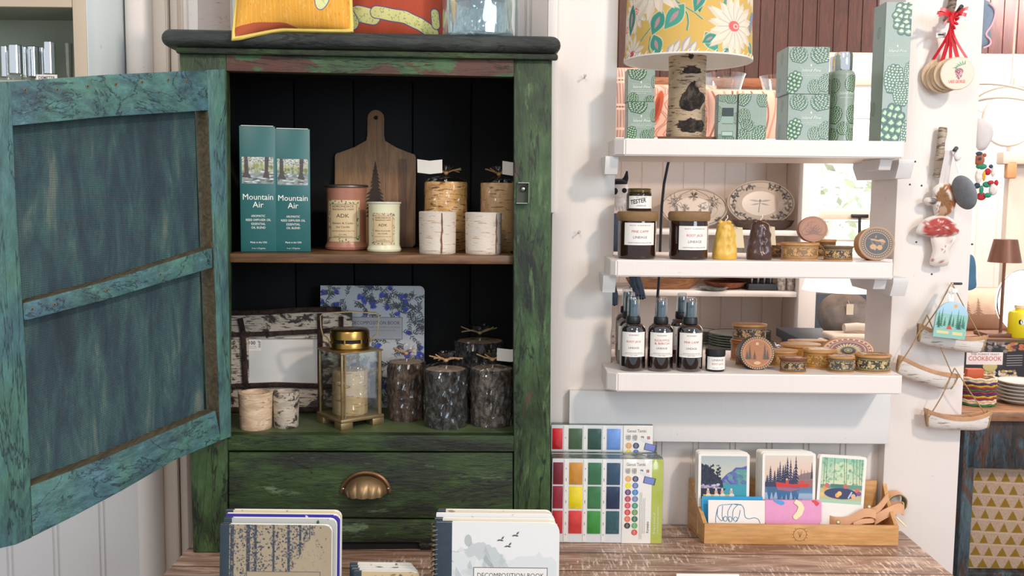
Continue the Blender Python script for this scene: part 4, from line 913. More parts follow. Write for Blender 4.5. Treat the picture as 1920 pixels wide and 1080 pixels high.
c1 = [(20, 14, 17, 14, .2), (62, 12, 20, 16, -.2), (12, 66, 14, 20, .35, 1.5, 2), (52, 74, 13, 13, 0), (72, 66, 12, 16, .2)]
zm = P(1515, 176.5, LO).z
pinebox('pine_box', 'upper of the two wide stacked pine cone boxes beside the spray can', 1475, 1553, 88, 176, LO, .082, zm, c1, [(46, 1.0, 5)], seed=2)
pinebox('pine_box', 'lower of the two wide stacked pine cone boxes beside the spray can', 1475, 1553, 177, 262, LO, .082, zA, c1, [(46, 1.0, 5)], seed=4)
pinebox('pine_box', 'tallest pine cone box at the right end of the top hatch shelf', 1650, 1699, 4, 263, LO, .062, zA, [(40, 26, 26, 30, .1, 1.4, 1), (20, 140, 18, 26, .1), (36, 168, 16, 22, 0), (52, 128, 12, 20, 0), (18, 228, 24, 38, .2, 1.5, 2), (50, 244, 12, 26, 0)], [(92, .95)])
def spraycan(lab, px0, px1, pyc, pyb, Yc, z):
    x, _, w_, _ = rect(px0, 200, px1, 210, Yc-.02); R = w_/2; hb = P(px0, pyb, Yc-R).z-z; ht = P(px0, pyc, Yc-R).z-z
    b = thing('spray_can', lab, 'can', (x, Yc, z+.0004), 0, 'pine cone spray cans'); m = MB()
    m.lathe([(1e-5, 0), (R*.97, 0), (R, .003), (R, hb-.008), (R*.9, hb-.002), (R*.78, hb), (1e-5, hb)], SAGEM, 40)
    W, H = 42*PI, 128; cv = pinecv(W*.55, H, [(14, 20, 11, 13, 0), (46, 16, 12, 15, .2), (10, 48, 10, 15, 0), (18, 78, 12, 16, .2), (52, 76, 14, 17, 0), (34, 104, 11, 12, 0), (12, 118, 13, 14, 0), (52, 118, 13, 14, 0)], 3)
    m.art(cv, cylart(R+.0004, .003, hb-.012, -.275*2*PI, .275*2*PI), ARTG); m.build('can_body', b)
    m = MB(); fn = lambda u, v: ((R+.0009)*math.sin(u/R), -(R+.0009)*math.cos(u/R), v); m.text('Island Pine', .009, (.002, hb*.66), fn, INKP, .35, R*1.3); m.text('ORANGE BERGAMOT', .003, (.002, hb*.61), fn, INKP, 0, R*1.2); m.build('lettering', b)
    m = MB(); m.lathe([(R*.72, hb-.0005), (R*.76, hb+.001), (R*.76, ht-.004), (R*.70, ht), (1e-5, ht)], CHROME, 40); m.build('chrome_cap', b)
spraycan('pine cone patterned spray can with chrome cap, front one beside the tallest box', 1562, 1606, 96, 131, 1.995, zA)
spraycan('pine cone patterned spray can half hidden behind the front can', 1554, 1594, 104, 133, 2.075, zA)
# ---------------------------------------------------------------- birch lamp
YL = 2.035
lx = P(1287, 200, YL).x; lamp = thing('table_lamp', 'birch log table lamp with yellow daisy print shade on the top hatch shelf', 'lamp', (lx, YL, zA+.0004))
zsb = P(1287, 98, YL-.131).z-zA; RS = (P(1405, 60, YL).x-P(1169, 60, YL).x)/2
cv = Canvas(390, 200, '#d3ae5c', 1.1)
def LX(px, py): q_ = max(-.99, min(.99, (px-1287)/118)); return 195+118*math.asin(q_), 200-(98+14*(1-math.sqrt(1-q_*q_))-py)
def daisy(cx, cy, r, n=15, sq=1, center=True, ph=0):
    for ly, (col, kk) in enumerate((('#a9b4b0', 1.05), ('#dccab0', 1.0), ('#e6d7c2', .93))):
        for i in range(n):
            a = 2*PI*i/n+ph+(.08 if ly == 2 else 0)
            cv.leaf(cx+math.cos(a)*r*.1, cy+math.sin(a)*r*.1, r*kk*(.9+.12*math.sin(i*2.3)), r*(.19 if ly < 2 else .13), a, col)
    for i in range(n): a = 2*PI*(i+.5)/n+ph; cv.line([(cx+math.cos(a)*r*.2, cy+math.sin(a)*r*.2), (cx+math.cos(a)*r*.62, cy+math.sin(a)*r*.62)], 1.3, '#94a3a6', .8)
    if center:
        cv.ell(cx, cy, r*.23, r*.17, '#e06a66'); cv.ring(cx+r*.07, cy, r*.09, r*.065, 1.5, '#f3e3d4')
GR = ['#3f8f7c', '#4b9c86', '#2f7c70']; r = random.Random(2)
for bx in (20, 60, 330, 372): daisy(bx, 60+(bx % 7)*14, 40, 13, ph=bx)
def lf(px, py, L, wd, a, g=0):
    x, y = LX(px, py); cv.leaf(x-math.cos(a)*2, y-math.sin(a)*2, L*1.06, wd+2, a, '#dccba4'); cv.leaf(x, y, L, wd, a, GR[g]); cv.leaf(x+math.cos(a)*L*.25, y+math.sin(a)*L*.25, L*.5, wd*.28, a, '#b98e92')
def stem(*p): pts = [LX(*q_) for q_ in p]; cv.line(pts, 3.2, '#3f8f7c'); cv.line([(a_+1.6, b_) for a_, b_ in pts], 1, '#d8c8a0')
for (px, py, rr) in ((1246, 96, 30), (1262, 92, 34), (1238, 98, 24), (1275, 96, 28)): x, y = LX(px, py); cv.leaf(x-6, y+6, rr, 8, -1.15, '#a9a7ab'); cv.leaf(x-4, y+4, rr*.85, 4, -1.15, '#ded4c0')
stem((1236, 0), (1252, 12), (1264, 30), (1266, 46), (1264, 58)); stem((1244, 6), (1262, 18), (1278, 28), (1290, 38)); stem((1226, 44), (1212, 58), (1208, 74)); stem((1214, 40), (1200, 60), (1190, 76)); stem((1204, 70), (1202, 90), (1206, 104))
lf(1222, 22, 48, 17, 2.0, 0); lf(1258, 12, 56, 18, 2.25, 1); lf(1209, 66, 40, 15, 1.25, 0); lf(1296, 62, 42, 15, .95, 1); lf(1316, 66, 30, 10, 2.6, 0); lf(1282, -16, 44, 12, 1.5, 2); lf(1292, -20, 50, 13, 1.9, 0); lf(1176, 8, 60, 16, 1.7, 2); lf(1366, 96, 40, 14, -2.4, 0); lf(1395, 96, 30, 12, -2.6, 1); lf(1345, 0, 22, 9, 2.6, 1); lf(1330, 92, 26, 9, .4, 0)
x, y = LX(1203, -24); daisy(x, y, 66, 14, center=False, ph=.25); x, y = LX(1178, 100); daisy(x, y, 34, 12, ph=.2); cv.ell(x-4, y+2, 8, 7, '#c8504c')
for a_ in (-1.2, -.7, .2): x, y = LX(1392, 22); cv.leaf(x, y, 50, 11, a_+PI/2, '#7f8fa4')
x, y = LX(1351, 50); daisy(x, y, 57, 16, ph=.12); x, y = LX(1399, 44); cv.ell(x, y, 9, 13, '#c8504c')
m = MB(); HS = .215
m.art(cv, lambda u, v: ((RS-.004*(1-v))*math.sin((u-.5)*390/118), -(RS-.004*(1-v))*math.cos((u-.5)*390/118), zsb+HS*(1-v)), ARTF)
m.lathe([(RS, zsb), (RS-.004, zsb+HS)], plain('shade_yellow', '#d3ae5c', .85), 40, arc=(-PI/2+195/118, 1.5*PI-195/118))
m.lathe([(RS-.001, zsb+.0005), (RS-.0045, zsb+HS-.0005)], plain('shade_lining', '#e8e2da', .7, var=.02), 64)
m.build('lamp_shade', lamp)
m = MB(); m.tube([(RS*math.cos(a), RS*math.sin(a), zsb) for a in [2*PI*i/72 for i in range(72)]], .0022, plain('shade_trim', '#ece6dc', .6), 6, True); m.build('shade_trim', lamp)
m = MB(); 
for i in range(46): a = 2*PI*i/46; m.tube([((RS+.001)*math.cos(a), (RS+.001)*math.sin(a), zsb-.001), ((RS+.001)*math.cos(a+.06), (RS+.001)*math.sin(a+.06), zsb+.007)], .0009, plain('lacing', '#f2eee6', .6), 5)
m.build('lacing', lamp)
Rt = (P(1322, 180, YL).x-P(1250, 180, YL).x)/2*.97
LB = birch('birch_lamp', '#c0a98a', '#5c4636', '#26211f', .60, '#a9957c', .57); BB = bark('lamp_bark', '#1c1716', '#3d332e', '#6f6258')
f = irr(11, .03); m = MB(); m.lathe([(1e-5, .008), (Rt*1.04, .008), (Rt*1.02, .03), (Rt*.98, .08), (Rt*.96, .14), (Rt*.99, zsb+.01), (1e-5, zsb+.01)], LB, 56, rf=f); m.build('birch_trunk', lamp)
def patch(m, zc, ac, wa, hz, mat, seed, shape='blob', bulge=.004):
    r = random.Random(seed); n = 26; V = []; Fs = []; rings = 6
    jit = [r.uniform(.75, 1.12) for _ in range(n)]
    for k_ in range(rings+1):
        s = k_/rings
        for i in range(n):
            t_ = 2*PI*i/n; aa, zz = math.cos(t_)*wa*s*jit[i], math.sin(t_)*hz*s*jit[i]
            if shape == 'bell': aa *= (1.0 if zz < 0 else max(.25, 1-zz/hz*.72))
            rr = Rt*.985*f(ac+aa-PI/2, zc+zz)+bulge*math.sqrt(max(0, 1-s*s))-.0004*(s > .99)
            V.append((rr*math.sin(ac+aa), -rr*math.cos(ac+aa), zc+zz))
    for k_ in range(rings):
        for i in range(n): Fs.append((k_*n+i, k_*n+(i+1) % n, (k_+1)*n+(i+1) % n, (k_+1)*n+i))
    m.add(V, Fs, mat)
def lz_(py): return P(1287, py, YL-Rt).z-zA
m = MB(); patch(m, lz_(182), .18, .78, .034, BB, 2, 'bell', .006); patch(m, lz_(236), .18, 1.0, .017, BB, 3); patch(m, lz_(131), .1, .6, .008, BB, 4, 'blob', .002); patch(m, lz_(106), .0, .18, .006, BB, 5, 'blob', .001); m.build('dark_bark', lamp)
m = MB(); m.sphere((Rt*math.sin(.42), -Rt*math.cos(.42)-.006, lz_(158)), (.007, .004, .008), plain('knot', '#8a7468', .6, var=.2), 14, 8); m.build('knot', lamp)
m = MB(); m.prism([(-.066, -.05, .0), (.056, -.058, .0), (.062, .05, .0), (-.05, .055, .0)], (0, 0, .008), wood('lamp_base', '#4a3020', '#7a5234', 'X')); m.build('base_board', lamp)
m = MB(); m.tube([(0, 0, zsb), (0, 0, zsb+HS*.8)], .005, BRASSD, 8)
for a in (0, 2.1, 4.2): m.tube([(0, 0, zsb+HS*.8), (math.cos(a)*(RS-.006), math.sin(a)*(RS-.006), zsb+HS*.97)], .0014, BRASSD, 6)
m.sphere((0, 0, zsb+HS*.45), (.028, .028, .038), plain('bulb_glass', '#f2efe6', .2, var=.02), 20, 12); m.build('bulb_holder', lamp)
# cord hanging behind the shelves
pts = [P(a, b, 2.265) for a, b in ((1262, 268), (1252, 310), (1245, 345), (1241, 385), (1239, 430), (1237, 487), (1235, 530), (1231, 580), (1229, 640), (1228, 720))]
pts = [Vector(pts[0])+Vector((.02, -.08, .035))] and pts
m = MB(); m.tube(pts, .0034, BLACKP, 8); one('lamp_cord', m, 'black cord hanging down behind the hatch shelves', 'cord')
# ---------------------------------------------------------------- jars on the middle shelf
AMB = glassy('amber_glass', (.16, .07, .025), .10, .04, 0, 60, .8); DKAMB = plain('dark_amber_glass', '#2a130a', .06, 0, .2, 20, Coat_Weight=.5); LEATH = plain('leather_cap', '#8a6a46', .75, 0, .16, 60, .3)
GAMB = plain('dark_green_amber', '#2c1c0c', .07, 0, .2, 20)
DKGL = plain('dark_bottle_glass', '#0e1416', .05, 0, .2)
def lineage_label(m, R, z0, hl, wpx, k, lines, a_off=0, hand=None):
    RR = R+.0003; aw = wpx*k/RR; off = a_off
    m.grid(lambda u, v: (RR*math.sin(off+(u-.5)*aw), -RR*math.cos(off+(u-.5)*aw), z0+hl*v), 28, 2, PAPER)
    fn = lambda u, v: ((RR+.0003)*math.sin(u/RR+off), -(RR+.0003)*math.cos(u/RR+off), z0+v)
    for st, s, v, mw, ink in lines: m.text(st, s*k, (0, v*hl), fn, ink, 0, mw*k)
    if hand: m.text(hand, 11*k, (-6*k, .42*hl), fn, plain('marker_black', '#151515', .5), .1, 30*k, .02, .16)
def jar(lab, px0, px1, py0, py1, Yc, z, name, lrect, lines, cap=True, glass=None, hand=None, group=None, capc=None, offa=0, capover=1.08):
    x, _, w_, _ = rect(px0, py0, px1, py1, Yc); R = w_/2; k = w_/(px1-px0); h = (py1-py0)*k
    b = thing(name, lab, 'jar', (x, Yc, z+.0004), 0, group); m = MB()
    m.lathe([(1e-5, .001), (R*.9, 0), (R*.98, .002), (R, .006), (R, h-.004), (R*.97, h), (R*.92, h), (R*.92, .006), (1e-5, .006)], glass or DKAMB, 48)
    m.build('glass_body', b)
    if capc:
        m = MB(); ch, mat = capc; ch *= k; Rc = R*capover
        m.lathe([(R*.6, h-.3*ch), (Rc*.96, h-.35*ch), (Rc, h-.2*ch), (Rc*1.01, h+ch*.35), (Rc*.96, h+ch*.62), (Rc*.9, h+ch*.68), (1e-5, h+ch*.70)], mat, 48, rf=lambda a, zz: 1+.006*math.sin(a*11+zz*200)); m.build('lid', b)
    m = MB(); ly0, ly1, lw = lrect; lineage_label(m, R, (py1-ly1)*k, (ly1-ly0)*k, lw, k, lines, offa, hand); m.build('paper_label', b); return b, R, h, k
LJ = lambda nm: (('SOY CANDLE', 3, .86, 40, INKT), (nm, 6.5, .56, 32, INKR), ('LINEAGE', 6.5, .30, 26, INKT), ('HAND POURED IN SMALL BATCHES', 2.8, .08, 46, INKT))
YJ = 1.985
b1 = jar('dark candle jar with leather lid under the tester jar', 1158, 1229, 412, 488, YJ, zB, 'candle_jar', (421, 462, 62), LJ('PINE CAMP'), capc=(17, LEATH), group='dark candle jars with leather lids', offa=.04)
b2 = jar('leather lidded candle jar between black cord and yellow wax candle', 1254, 1326, 412, 489, YJ, zB, 'candle_jar', (427, 471, 62), LJ('ROOT JACK'), capc=(17, LEATH), group='dark candle jars with leather lids', offa=.16)
zt_ = b1[2]+.7*17*b1[3]+zB+.0006
x, _, w_, _ = rect(1174, 370, 1222, 400, YJ); R = w_/2; k = w_/48; h = 42*k
b = thing('tester_jar', 'small amber tester jar with handwritten label standing on a leather lid', 'jar', (x, YJ, zt_+.0003)); m = MB()
m.lathe([(1e-5, 0), (R*.95, 0), (R, .003), (R, 30*k), (R*.96, 33*k), (R*.90, 34*k), (R*.90, 41*k), (R*.86, 42*k), (R*.80, 42*k), (R*.80, 10*k), (1e-5, 10*k)], GAMB, 44); m.build('glass_body', b)
m = MB(); m.lathe([(R*.905, 35*k), (R*.93, 36*k), (R*.905, 37*k), (R*.905, 39*k), (R*.93, 40*k), (R*.905, 41*k)], plain('olive_thread', '#5a4a1c', .15), 40); m.build('thread', b)
m = MB(); lineage_label(m, R, 5*k, 23*k, 52, k, (('SOY CANDLE', 2.6, .86, 20, INKT), ('LINEAGE', 4, .16, 18, INKT)), .05, 'TESTER'); m.build('paper_label', b)
# wax animal candles
def waxbear(lab, px0, px1, py0, py1, Yc, mat, tagx, seed):
    x, _, w_, _ = rect(px0, py0, px1, py1, Yc); k = w_/(px1-px0); h = (py1-py0)*k; R = w_/2
    c = thing('wax_candle', lab, 'candle', (x, Yc, zB+.0004), 0, 'wax animal candles'); r = random.Random(seed)
    bumps = [(.55, .30, .20, .28), (-.35, .62, .18, .30), (.15, .62, .16, .22), (.45, .50, .15, .2), (.1, .40, .15, .16), (.55, .18, .22, .2), (-.5, .15, .25, .25), (.0, .12, .18, .2), (-.6, .4, .2, .3), (.3, .78, .13, .15), (-.2, .85, .13, .15), (.9, .65, .2, .2)]
    def prof(t): return R*(1.0-.10*t-.40*max(0, t-.25)**1.0-(.0 if t < .9 else (t-.9)*3.2)) if t > .04 else R*(.93+t*1.8)
    m = MB(); n, q = 72, 46; V = []; Fs = []
    for j in range(q+1):
        t = j/q
        for i in range(n):
            a = 2*PI*i/n; rr = max(1e-4, prof(t)); rel = math.atan2(math.sin(a+PI/2), math.cos(a+PI/2)); s = 0
            for ba, bt, bw, bh in bumps: s += math.exp(-((rel-ba*1.3)**2)/(bw*bw*2.2)-((t-bt)**2)/(bh*bh*.12))
            cre = math.exp(-((rel-.1)**2)/.02)*math.exp(-((t-.42)**2)/.05)
            rr *= .93+.12*min(s, 1.25)-.14*cre+.02*noise.noise(Vector((math.cos(a)*4, math.sin(a)*4, t*7+seed)))
            V.append((rr*math.cos(a), rr*math.sin(a)*.82, t*h))
    for j in range(q):
        for i in range(n): Fs.append((j*n+i, j*n+(i+1) % n, (j+1)*n+(i+1) % n, (j+1)*n+i))
    Fs.append(tuple(range(n))[::-1]); Fs.append(tuple(q*n+i for i in range(n))); m.add(V, Fs, mat)
    for sx in (-1, 1): m.sphere((sx*R*.30-.002, -.003, h*.965), (.0055, .004, .005), mat, 12, 8)
    m.build('wax_body', c)
    m = MB(); m.tube([(0, 0, h*.97), (.001, 0, h+.003), (.004, -.002, h+.007), (.003, -.001, h+.012)], .0011, PAPER, 6); m.build('wick', c)
    m = MB(); tx, tw, th = tagx[0]*k, tagx[1]*k, tagx[2]*k; m.prism([(tx, -.004, h*.86), (tx+tw, -.006, h*.84), (tx+tw*1.25, -.008, h*.84-th), (tx+tw*.25, -.004, h*.84-th)], (0, .0008, 0), plain('kraft_tag', '#d6c6a6', .7, var=.04))
    m.tube([(0, -.012, h*.98), (tx*.8, -.014, h*.93), (tx+tw*.4, -.008, h*.82)], .0006, TWINE, 5); m.build('paper_tag', c)
waxbear('yellow beeswax animal candle with a square tag', 1333, 1383, 417, 488, 1.985, plain('beeswax', '#dcb14e', .35, 0, .06, 30, Subsurface_Weight=.3, Subsurface_Radius=(.01, .006, .002)), (14, 17, 38), 3)
waxbear('dark brown wax animal candle beside the yellow one', 1397, 1449, 417, 490, 1.985, plain('brown_wax', '#4a302c', .25, 0, .1, 30), (14, 12, 34), 9)
# ---------------------------------------------------------------- tooled birch bark boxes
def scroll(W, H, bg, fg, seed, edge=True, dots=True, res=2.2, dark=None):
    cv = Canvas(W, H, bg, res); cv.noise(.12, 3); r = random.Random(seed); n = max(2, int(W/(H*.9)))
    for i in range(n):
        cx = W*(i+.5)/n; s = 1 if i % 2 else -1
        for rr in (.30, .18): 
            pts = [(cx+math.cos(a)*H*rr*(1-.1*a), H/2+s*math.sin(a)*H*rr*(1-.1*a)) for a in np.linspace(0, 4.6, 14)]; cv.line(pts, H*.035+.5, fg)
        for q in range(5): cv.leaf(cx, H/2, H*.34, H*.06, r.uniform(0, 6.28), fg)
    for q in range(int(W/5)): x_ = W*(q+.5)/int(W/5); cv.leaf(x_, H*.28, H*.16, H*.05, r.uniform(0, 6.28), fg, .8); cv.leaf(x_, H*.72, H*.16, H*.05, r.uniform(0, 6.28), fg, .8)
    if edge:
        for y in (H*.07, H*.93): cv.line([(0, y), (W, y)], .8, fg)
        if dots:
            for i in range(int(W/3)): cv.ell(i*3+1.5, H*.15, .9, .9, fg); cv.ell(i*3+1.5, H*.85, .9, .9, fg)
    return cv
def rosette(S, bg, fg, seed, kind='tree', dark='#3a2a20', red=None):
    cv = Canvas(S, S, bg, 2.2); cv.noise(.08, 3); c = S/2; r = random.Random(seed)
    if kind == 'tree':
        cv.ring(c, c, S*.47, S*.47, 3.5, dark); 
        for i in range(44): a = 2*PI*i/44; cv.ell(c+math.cos(a)*S*.475, c+math.sin(a)*S*.475, 1.3, 1.3, fg); cv.ell(c+math.cos(a)*S*.40, c+math.sin(a)*S*.40, .8, .8, fg)
        for x, h in ((.28, .42), (.20, .25), (.72, .46), (.80, .28), (.42, .25)): cv.pine(S*x, S*.70, S*h, S*.18, dark, int(x*100))
        cv.ell(c, S*.80, S*.10, S*.05, fg); cv.ell(c, S*.22, 3, 3, fg)
    elif kind == 'scroll':
        cv.ring(c, c, S*.44, S*.44, 1, dark)
        for i in range(3):
            for s in (-1, 1): cv.line([(c+s*S*(.05+.1*i)+math.cos(a)*S*.14, c-S*.15+i*S*.13+math.sin(a)*S*.14) for a in np.linspace(0, 4.8, 16)], 1.1, dark)
        for i in range(9): cv.leaf(c, c+S*.2, S*.35, 2, -PI/2+(i-4)*.4, dark, .7)
    elif kind == 'dark':
        cv.ell(c, c, S*.48, S*.48, fg); cv.ell(c, c, S*.43, S*.43, dark)
        for i in range(40): a = 2*PI*i/40; cv.ell(c+math.cos(a)*S*.39, c+math.sin(a)*S*.39, 1.5, 1.2, fg); 
        cv.ring(c, c, S*.33, S*.33, 1.2, fg); cv.ring(c, c, S*.45, S*.45, 1.2, '#2a2018')
        for i in range(26): cv.leaf(c+r.uniform(-.15, .15)*S, c+r.uniform(-.15, .15)*S, S*.14, 2, r.uniform(0, 6.28), r.choice([fg, '#8a6a44', '#5a4630']))
        cv.line([(S*.35, S*.38), (S*.72, S*.45)], 3, fg); cv.ell(S*.4, S*.6, 6, 5, fg); cv.ell(S*.58, S*.62, 5, 5, fg)
    else:
        for k_, col in ((.49, fg), (.46, '#a02a2c'), (.40, '#b9a878'), (.385, '#6d3428'), (.35, '#b9a878'), (.33, '#a83228'), (.30, '#5a2a1c')): cv.ell(c, c, S*k_, S*k_, col)
        for i in range(24): a = 2*PI*i/24; cv.leaf(c+math.cos(a)*S*.14, c+math.sin(a)*S*.14, S*.15, S*.025, a+.4, fg); cv.ell(c+math.cos(a)*S*.43, c+math.sin(a)*S*.43, 1.4, 1.4, '#e0c890')
        cv.ell(c, c, S*.12, S*.12, '#23301c'); cv.ell(c, c, S*.08, S*.08, '#a89a60'); cv.ring(c, c, S*.05, S*.05, 1.2, '#3a2a1c')
    return cv
TANB = plain('bark_box_tan', '#9a6236', .4, 0, .15, 30); DKB = plain('bark_box_dark', '#3c2c20', .4, 0, .15, 30); HON = plain('bark_box_honey', '#b87a34', .35, 0, .12, 30); RIMW = plain('box_rim', '#c08a50', .4, 0, .12, 40)
BG = 'tooled birch bark boxes on the hatch shelves'
def barkbox(lab, px0, px1, py0, py1, Yc, z, body, fg, mat, seed, lidm=None, topk=None, oval=.8, lid=True):
    x, _, w_, _ = rect(px0, py0, px1, py1, Yc); k = w_/(px1-px0); h = (py1-py0)*k*1.0; R = w_/2
    b = thing('bark_box', lab, 'box', (x, Yc, z+.0004), 0, BG); S = Matrix.Scale(oval, 4, (0, 1, 0)); m = MB(); Rb = R*.95; hb = h*.84
    m.lathe([(1e-5, 0), (R, 0), (R, h*.06), (Rb, h*.08), (Rb, hb), (1e-5, hb)], RIMW, 44, S); W = 150; H = 150*(hb-h*.08)/(Rb*PI)
    m.art(scroll(W, max(H, 12), body, fg, seed), lambda u, v: ((Rb+.0004)*math.sin((u-.5)*PI), -(Rb+.0004)*math.cos((u-.5)*PI)*oval, h*.08+(hb-h*.08)*(1-v)), ARTW); m.build('box_body', b)
    m = MB(); m.lathe([(Rb*.9, hb+.0003), (R*.99, hb+.0003), (R*1.02, hb+.0012), (R*1.02, h-.0008), (R*.99, h), (1e-5, h)], lidm or RIMW, 44, S)
    m.art(scroll(70, 70, topk or '#a87850', fg, seed+1, False), lambda u, v: ((u*2-1)*R*.68, (1-v*2)*R*.68*oval, h+.0004), ARTW)
    m.build('lid', b); return b, R, h
def barkdisc(lab, px0, px1, py0, py1, Yc, z, kind, bg, fg, dark, mat, seed, lean=-8, th=.03, sq=1.0, group=BG):
    x, _, w_, _ = rect(px0, py0, px1, py1, Yc); R = w_/2; b = thing('bark_box', lab, 'box', (x, Yc, z+.0006), 0, group, lean); m = MB(); Z = Matrix.Scale(sq, 4, (0, 0, 1))
    M = T(0, 0, R*sq) @ Z @ RX(90)
    m.lathe([(1e-5, -th), (R*.95, -th), (R*.96, -.009), (R, -.008), (R, -.001), (R*.985, 0), (1e-5, 0)], mat, 52, M); m.build('box_body', b)
    S = 66; cv = rosette(S, bg, fg, seed, kind, dark); msk = lambda u, v: (u-.5)**2+(v-.5)**2 < .238
    m = MB(); m.art(cv, lambda u, v: ((u*2-1)*R*.985, -.0004, R*sq+(1-v*2)*R*.985*sq), ARTW, None, msk); m.build('tooled_lid', b); return b
barkbox('small dark bark box peeking out beside the brown wax candle', 1443, 1480, 463, 490, 2.06, zB, '#4a3a2a', '#b08a5a', DKB, 1)
big = barkbox('long oval tan bark box carrying a round lid on its top', 1463, 1534, 459, 491, 1.995, zB, '#8a6844', '#c89a62', TANB, 2, None, '#a06a3c', .75)
barkdisc('round orange brown bark box standing on edge on the long oval box', 1497, 1552, 414, 462, 2.0, zB+big[2]+.001, 'scroll', '#a06438', '#c08a58', '#6a3c20', TANB, 3, -6, .022, .88)
barkbox('dark patterned bark box at the back between two boxes, middle shelf', 1526, 1566, 457, 490, 2.10, zB, '#4a3626', '#b8925e', DKB, 4)
barkbox('dark patterned oval bark box left of the upright dark round one', 1543, 1598, 465, 492, 1.985, zB, '#43301f', '#c2a06a', DKB, 5, plain('dk_rim', '#6a4e34', .4), '#6a4a30', .75)
barkdisc('dark round tooled bark box standing on edge at the end of the middle shelf', 1609, 1678, 431, 494, 1.985, zB, 'dark', '#6a4a30', '#b98a54', '#332820', RIMW, 6, -6, .034, .93)
# lowest shelf boxes
s1 = barkbox('reddish brown bark box at the bottom of the pair stacked behind the tree disc', 1368, 1432, 655, 692, 2.105, zC, '#8a5434', '#a87248', TANB, 7, TANB, None, .7)
barkbox('dark scrolled bark box on top of the stacked pair behind the tree disc', 1371, 1436, 624, 655, 2.10, zC+s1[2]+.001, '#40302a', '#b8956a', DKB, 8, None, '#b87a52', .7)
barkbox('small dark bark box left behind the tree disc', 1378, 1412, 666, 697, 2.03, zC, '#54402c', '#9a7a50', DKB, 9)
barkdisc('round bark box with two fir trees standing on edge on the lowest shelf', 1387, 1452, 640, 702, 1.975, zC, 'tree', '#a5683c', '#c9a878', '#4a3a2c', DKB, 10, -7, .04, .97)
barkbox('pale topped honey bark box right behind the tree disc', 1436, 1494, 673, 701, 2.045, zC, '#8f6632', '#c8a066', HON, 11, None, '#c09a78', .8)
barkbox('small dark bark box with leaf scroll, frontmost on the lowest shelf', 1461, 1511, 681, 707, 1.965, zC, '#452c1e', '#b59a70', DKB, 12, plain('redrim', '#7a4028', .35), '#8a4a30', .85)
barkbox('wide honey bark box behind the front row of the lowest shelf', 1462, 1538, 661, 690, 2.12, zC, '#a8752c', '#c8964c', HON, 13, None, '#b88a62', .8)
barkbox('dark lidded bark box farthest back on the lowest shelf', 1476, 1552, 654, 680, 2.195, zC, '#4a3020', '#9a7048', DKB, 14, None, '#8a6a50', .45)
barkbox('honey brown bark box with leafy scroll in the middle of the front row', 1504, 1566, 669, 703, 2.02, zC, '#94682c', '#cda25a', HON, 15, None, '#a87a50', .8)
barkbox('grey and gold bark box between the honey box and the widest dark box', 1551, 1600, 677, 707, 1.97, zC, '#4a453c', '#bca47a', DKB, 16, None, '#8a5a40', .85)
barkbox('wide black and gold bark box at the right end of the lowest shelf', 1602, 1668, 675, 707, 1.98, zC, '#3c352a', '#cdb57c', DKB, 17, None, '#8f5a3a', .8)
barkdisc('large red and gold oval bark box standing on edge behind the front row', 1540, 1638, 641, 712, 2.065, zC, 'red', '#6a2a20', '#c9ad72', '#23301c', RIMW, 18, -7, .03, .50)
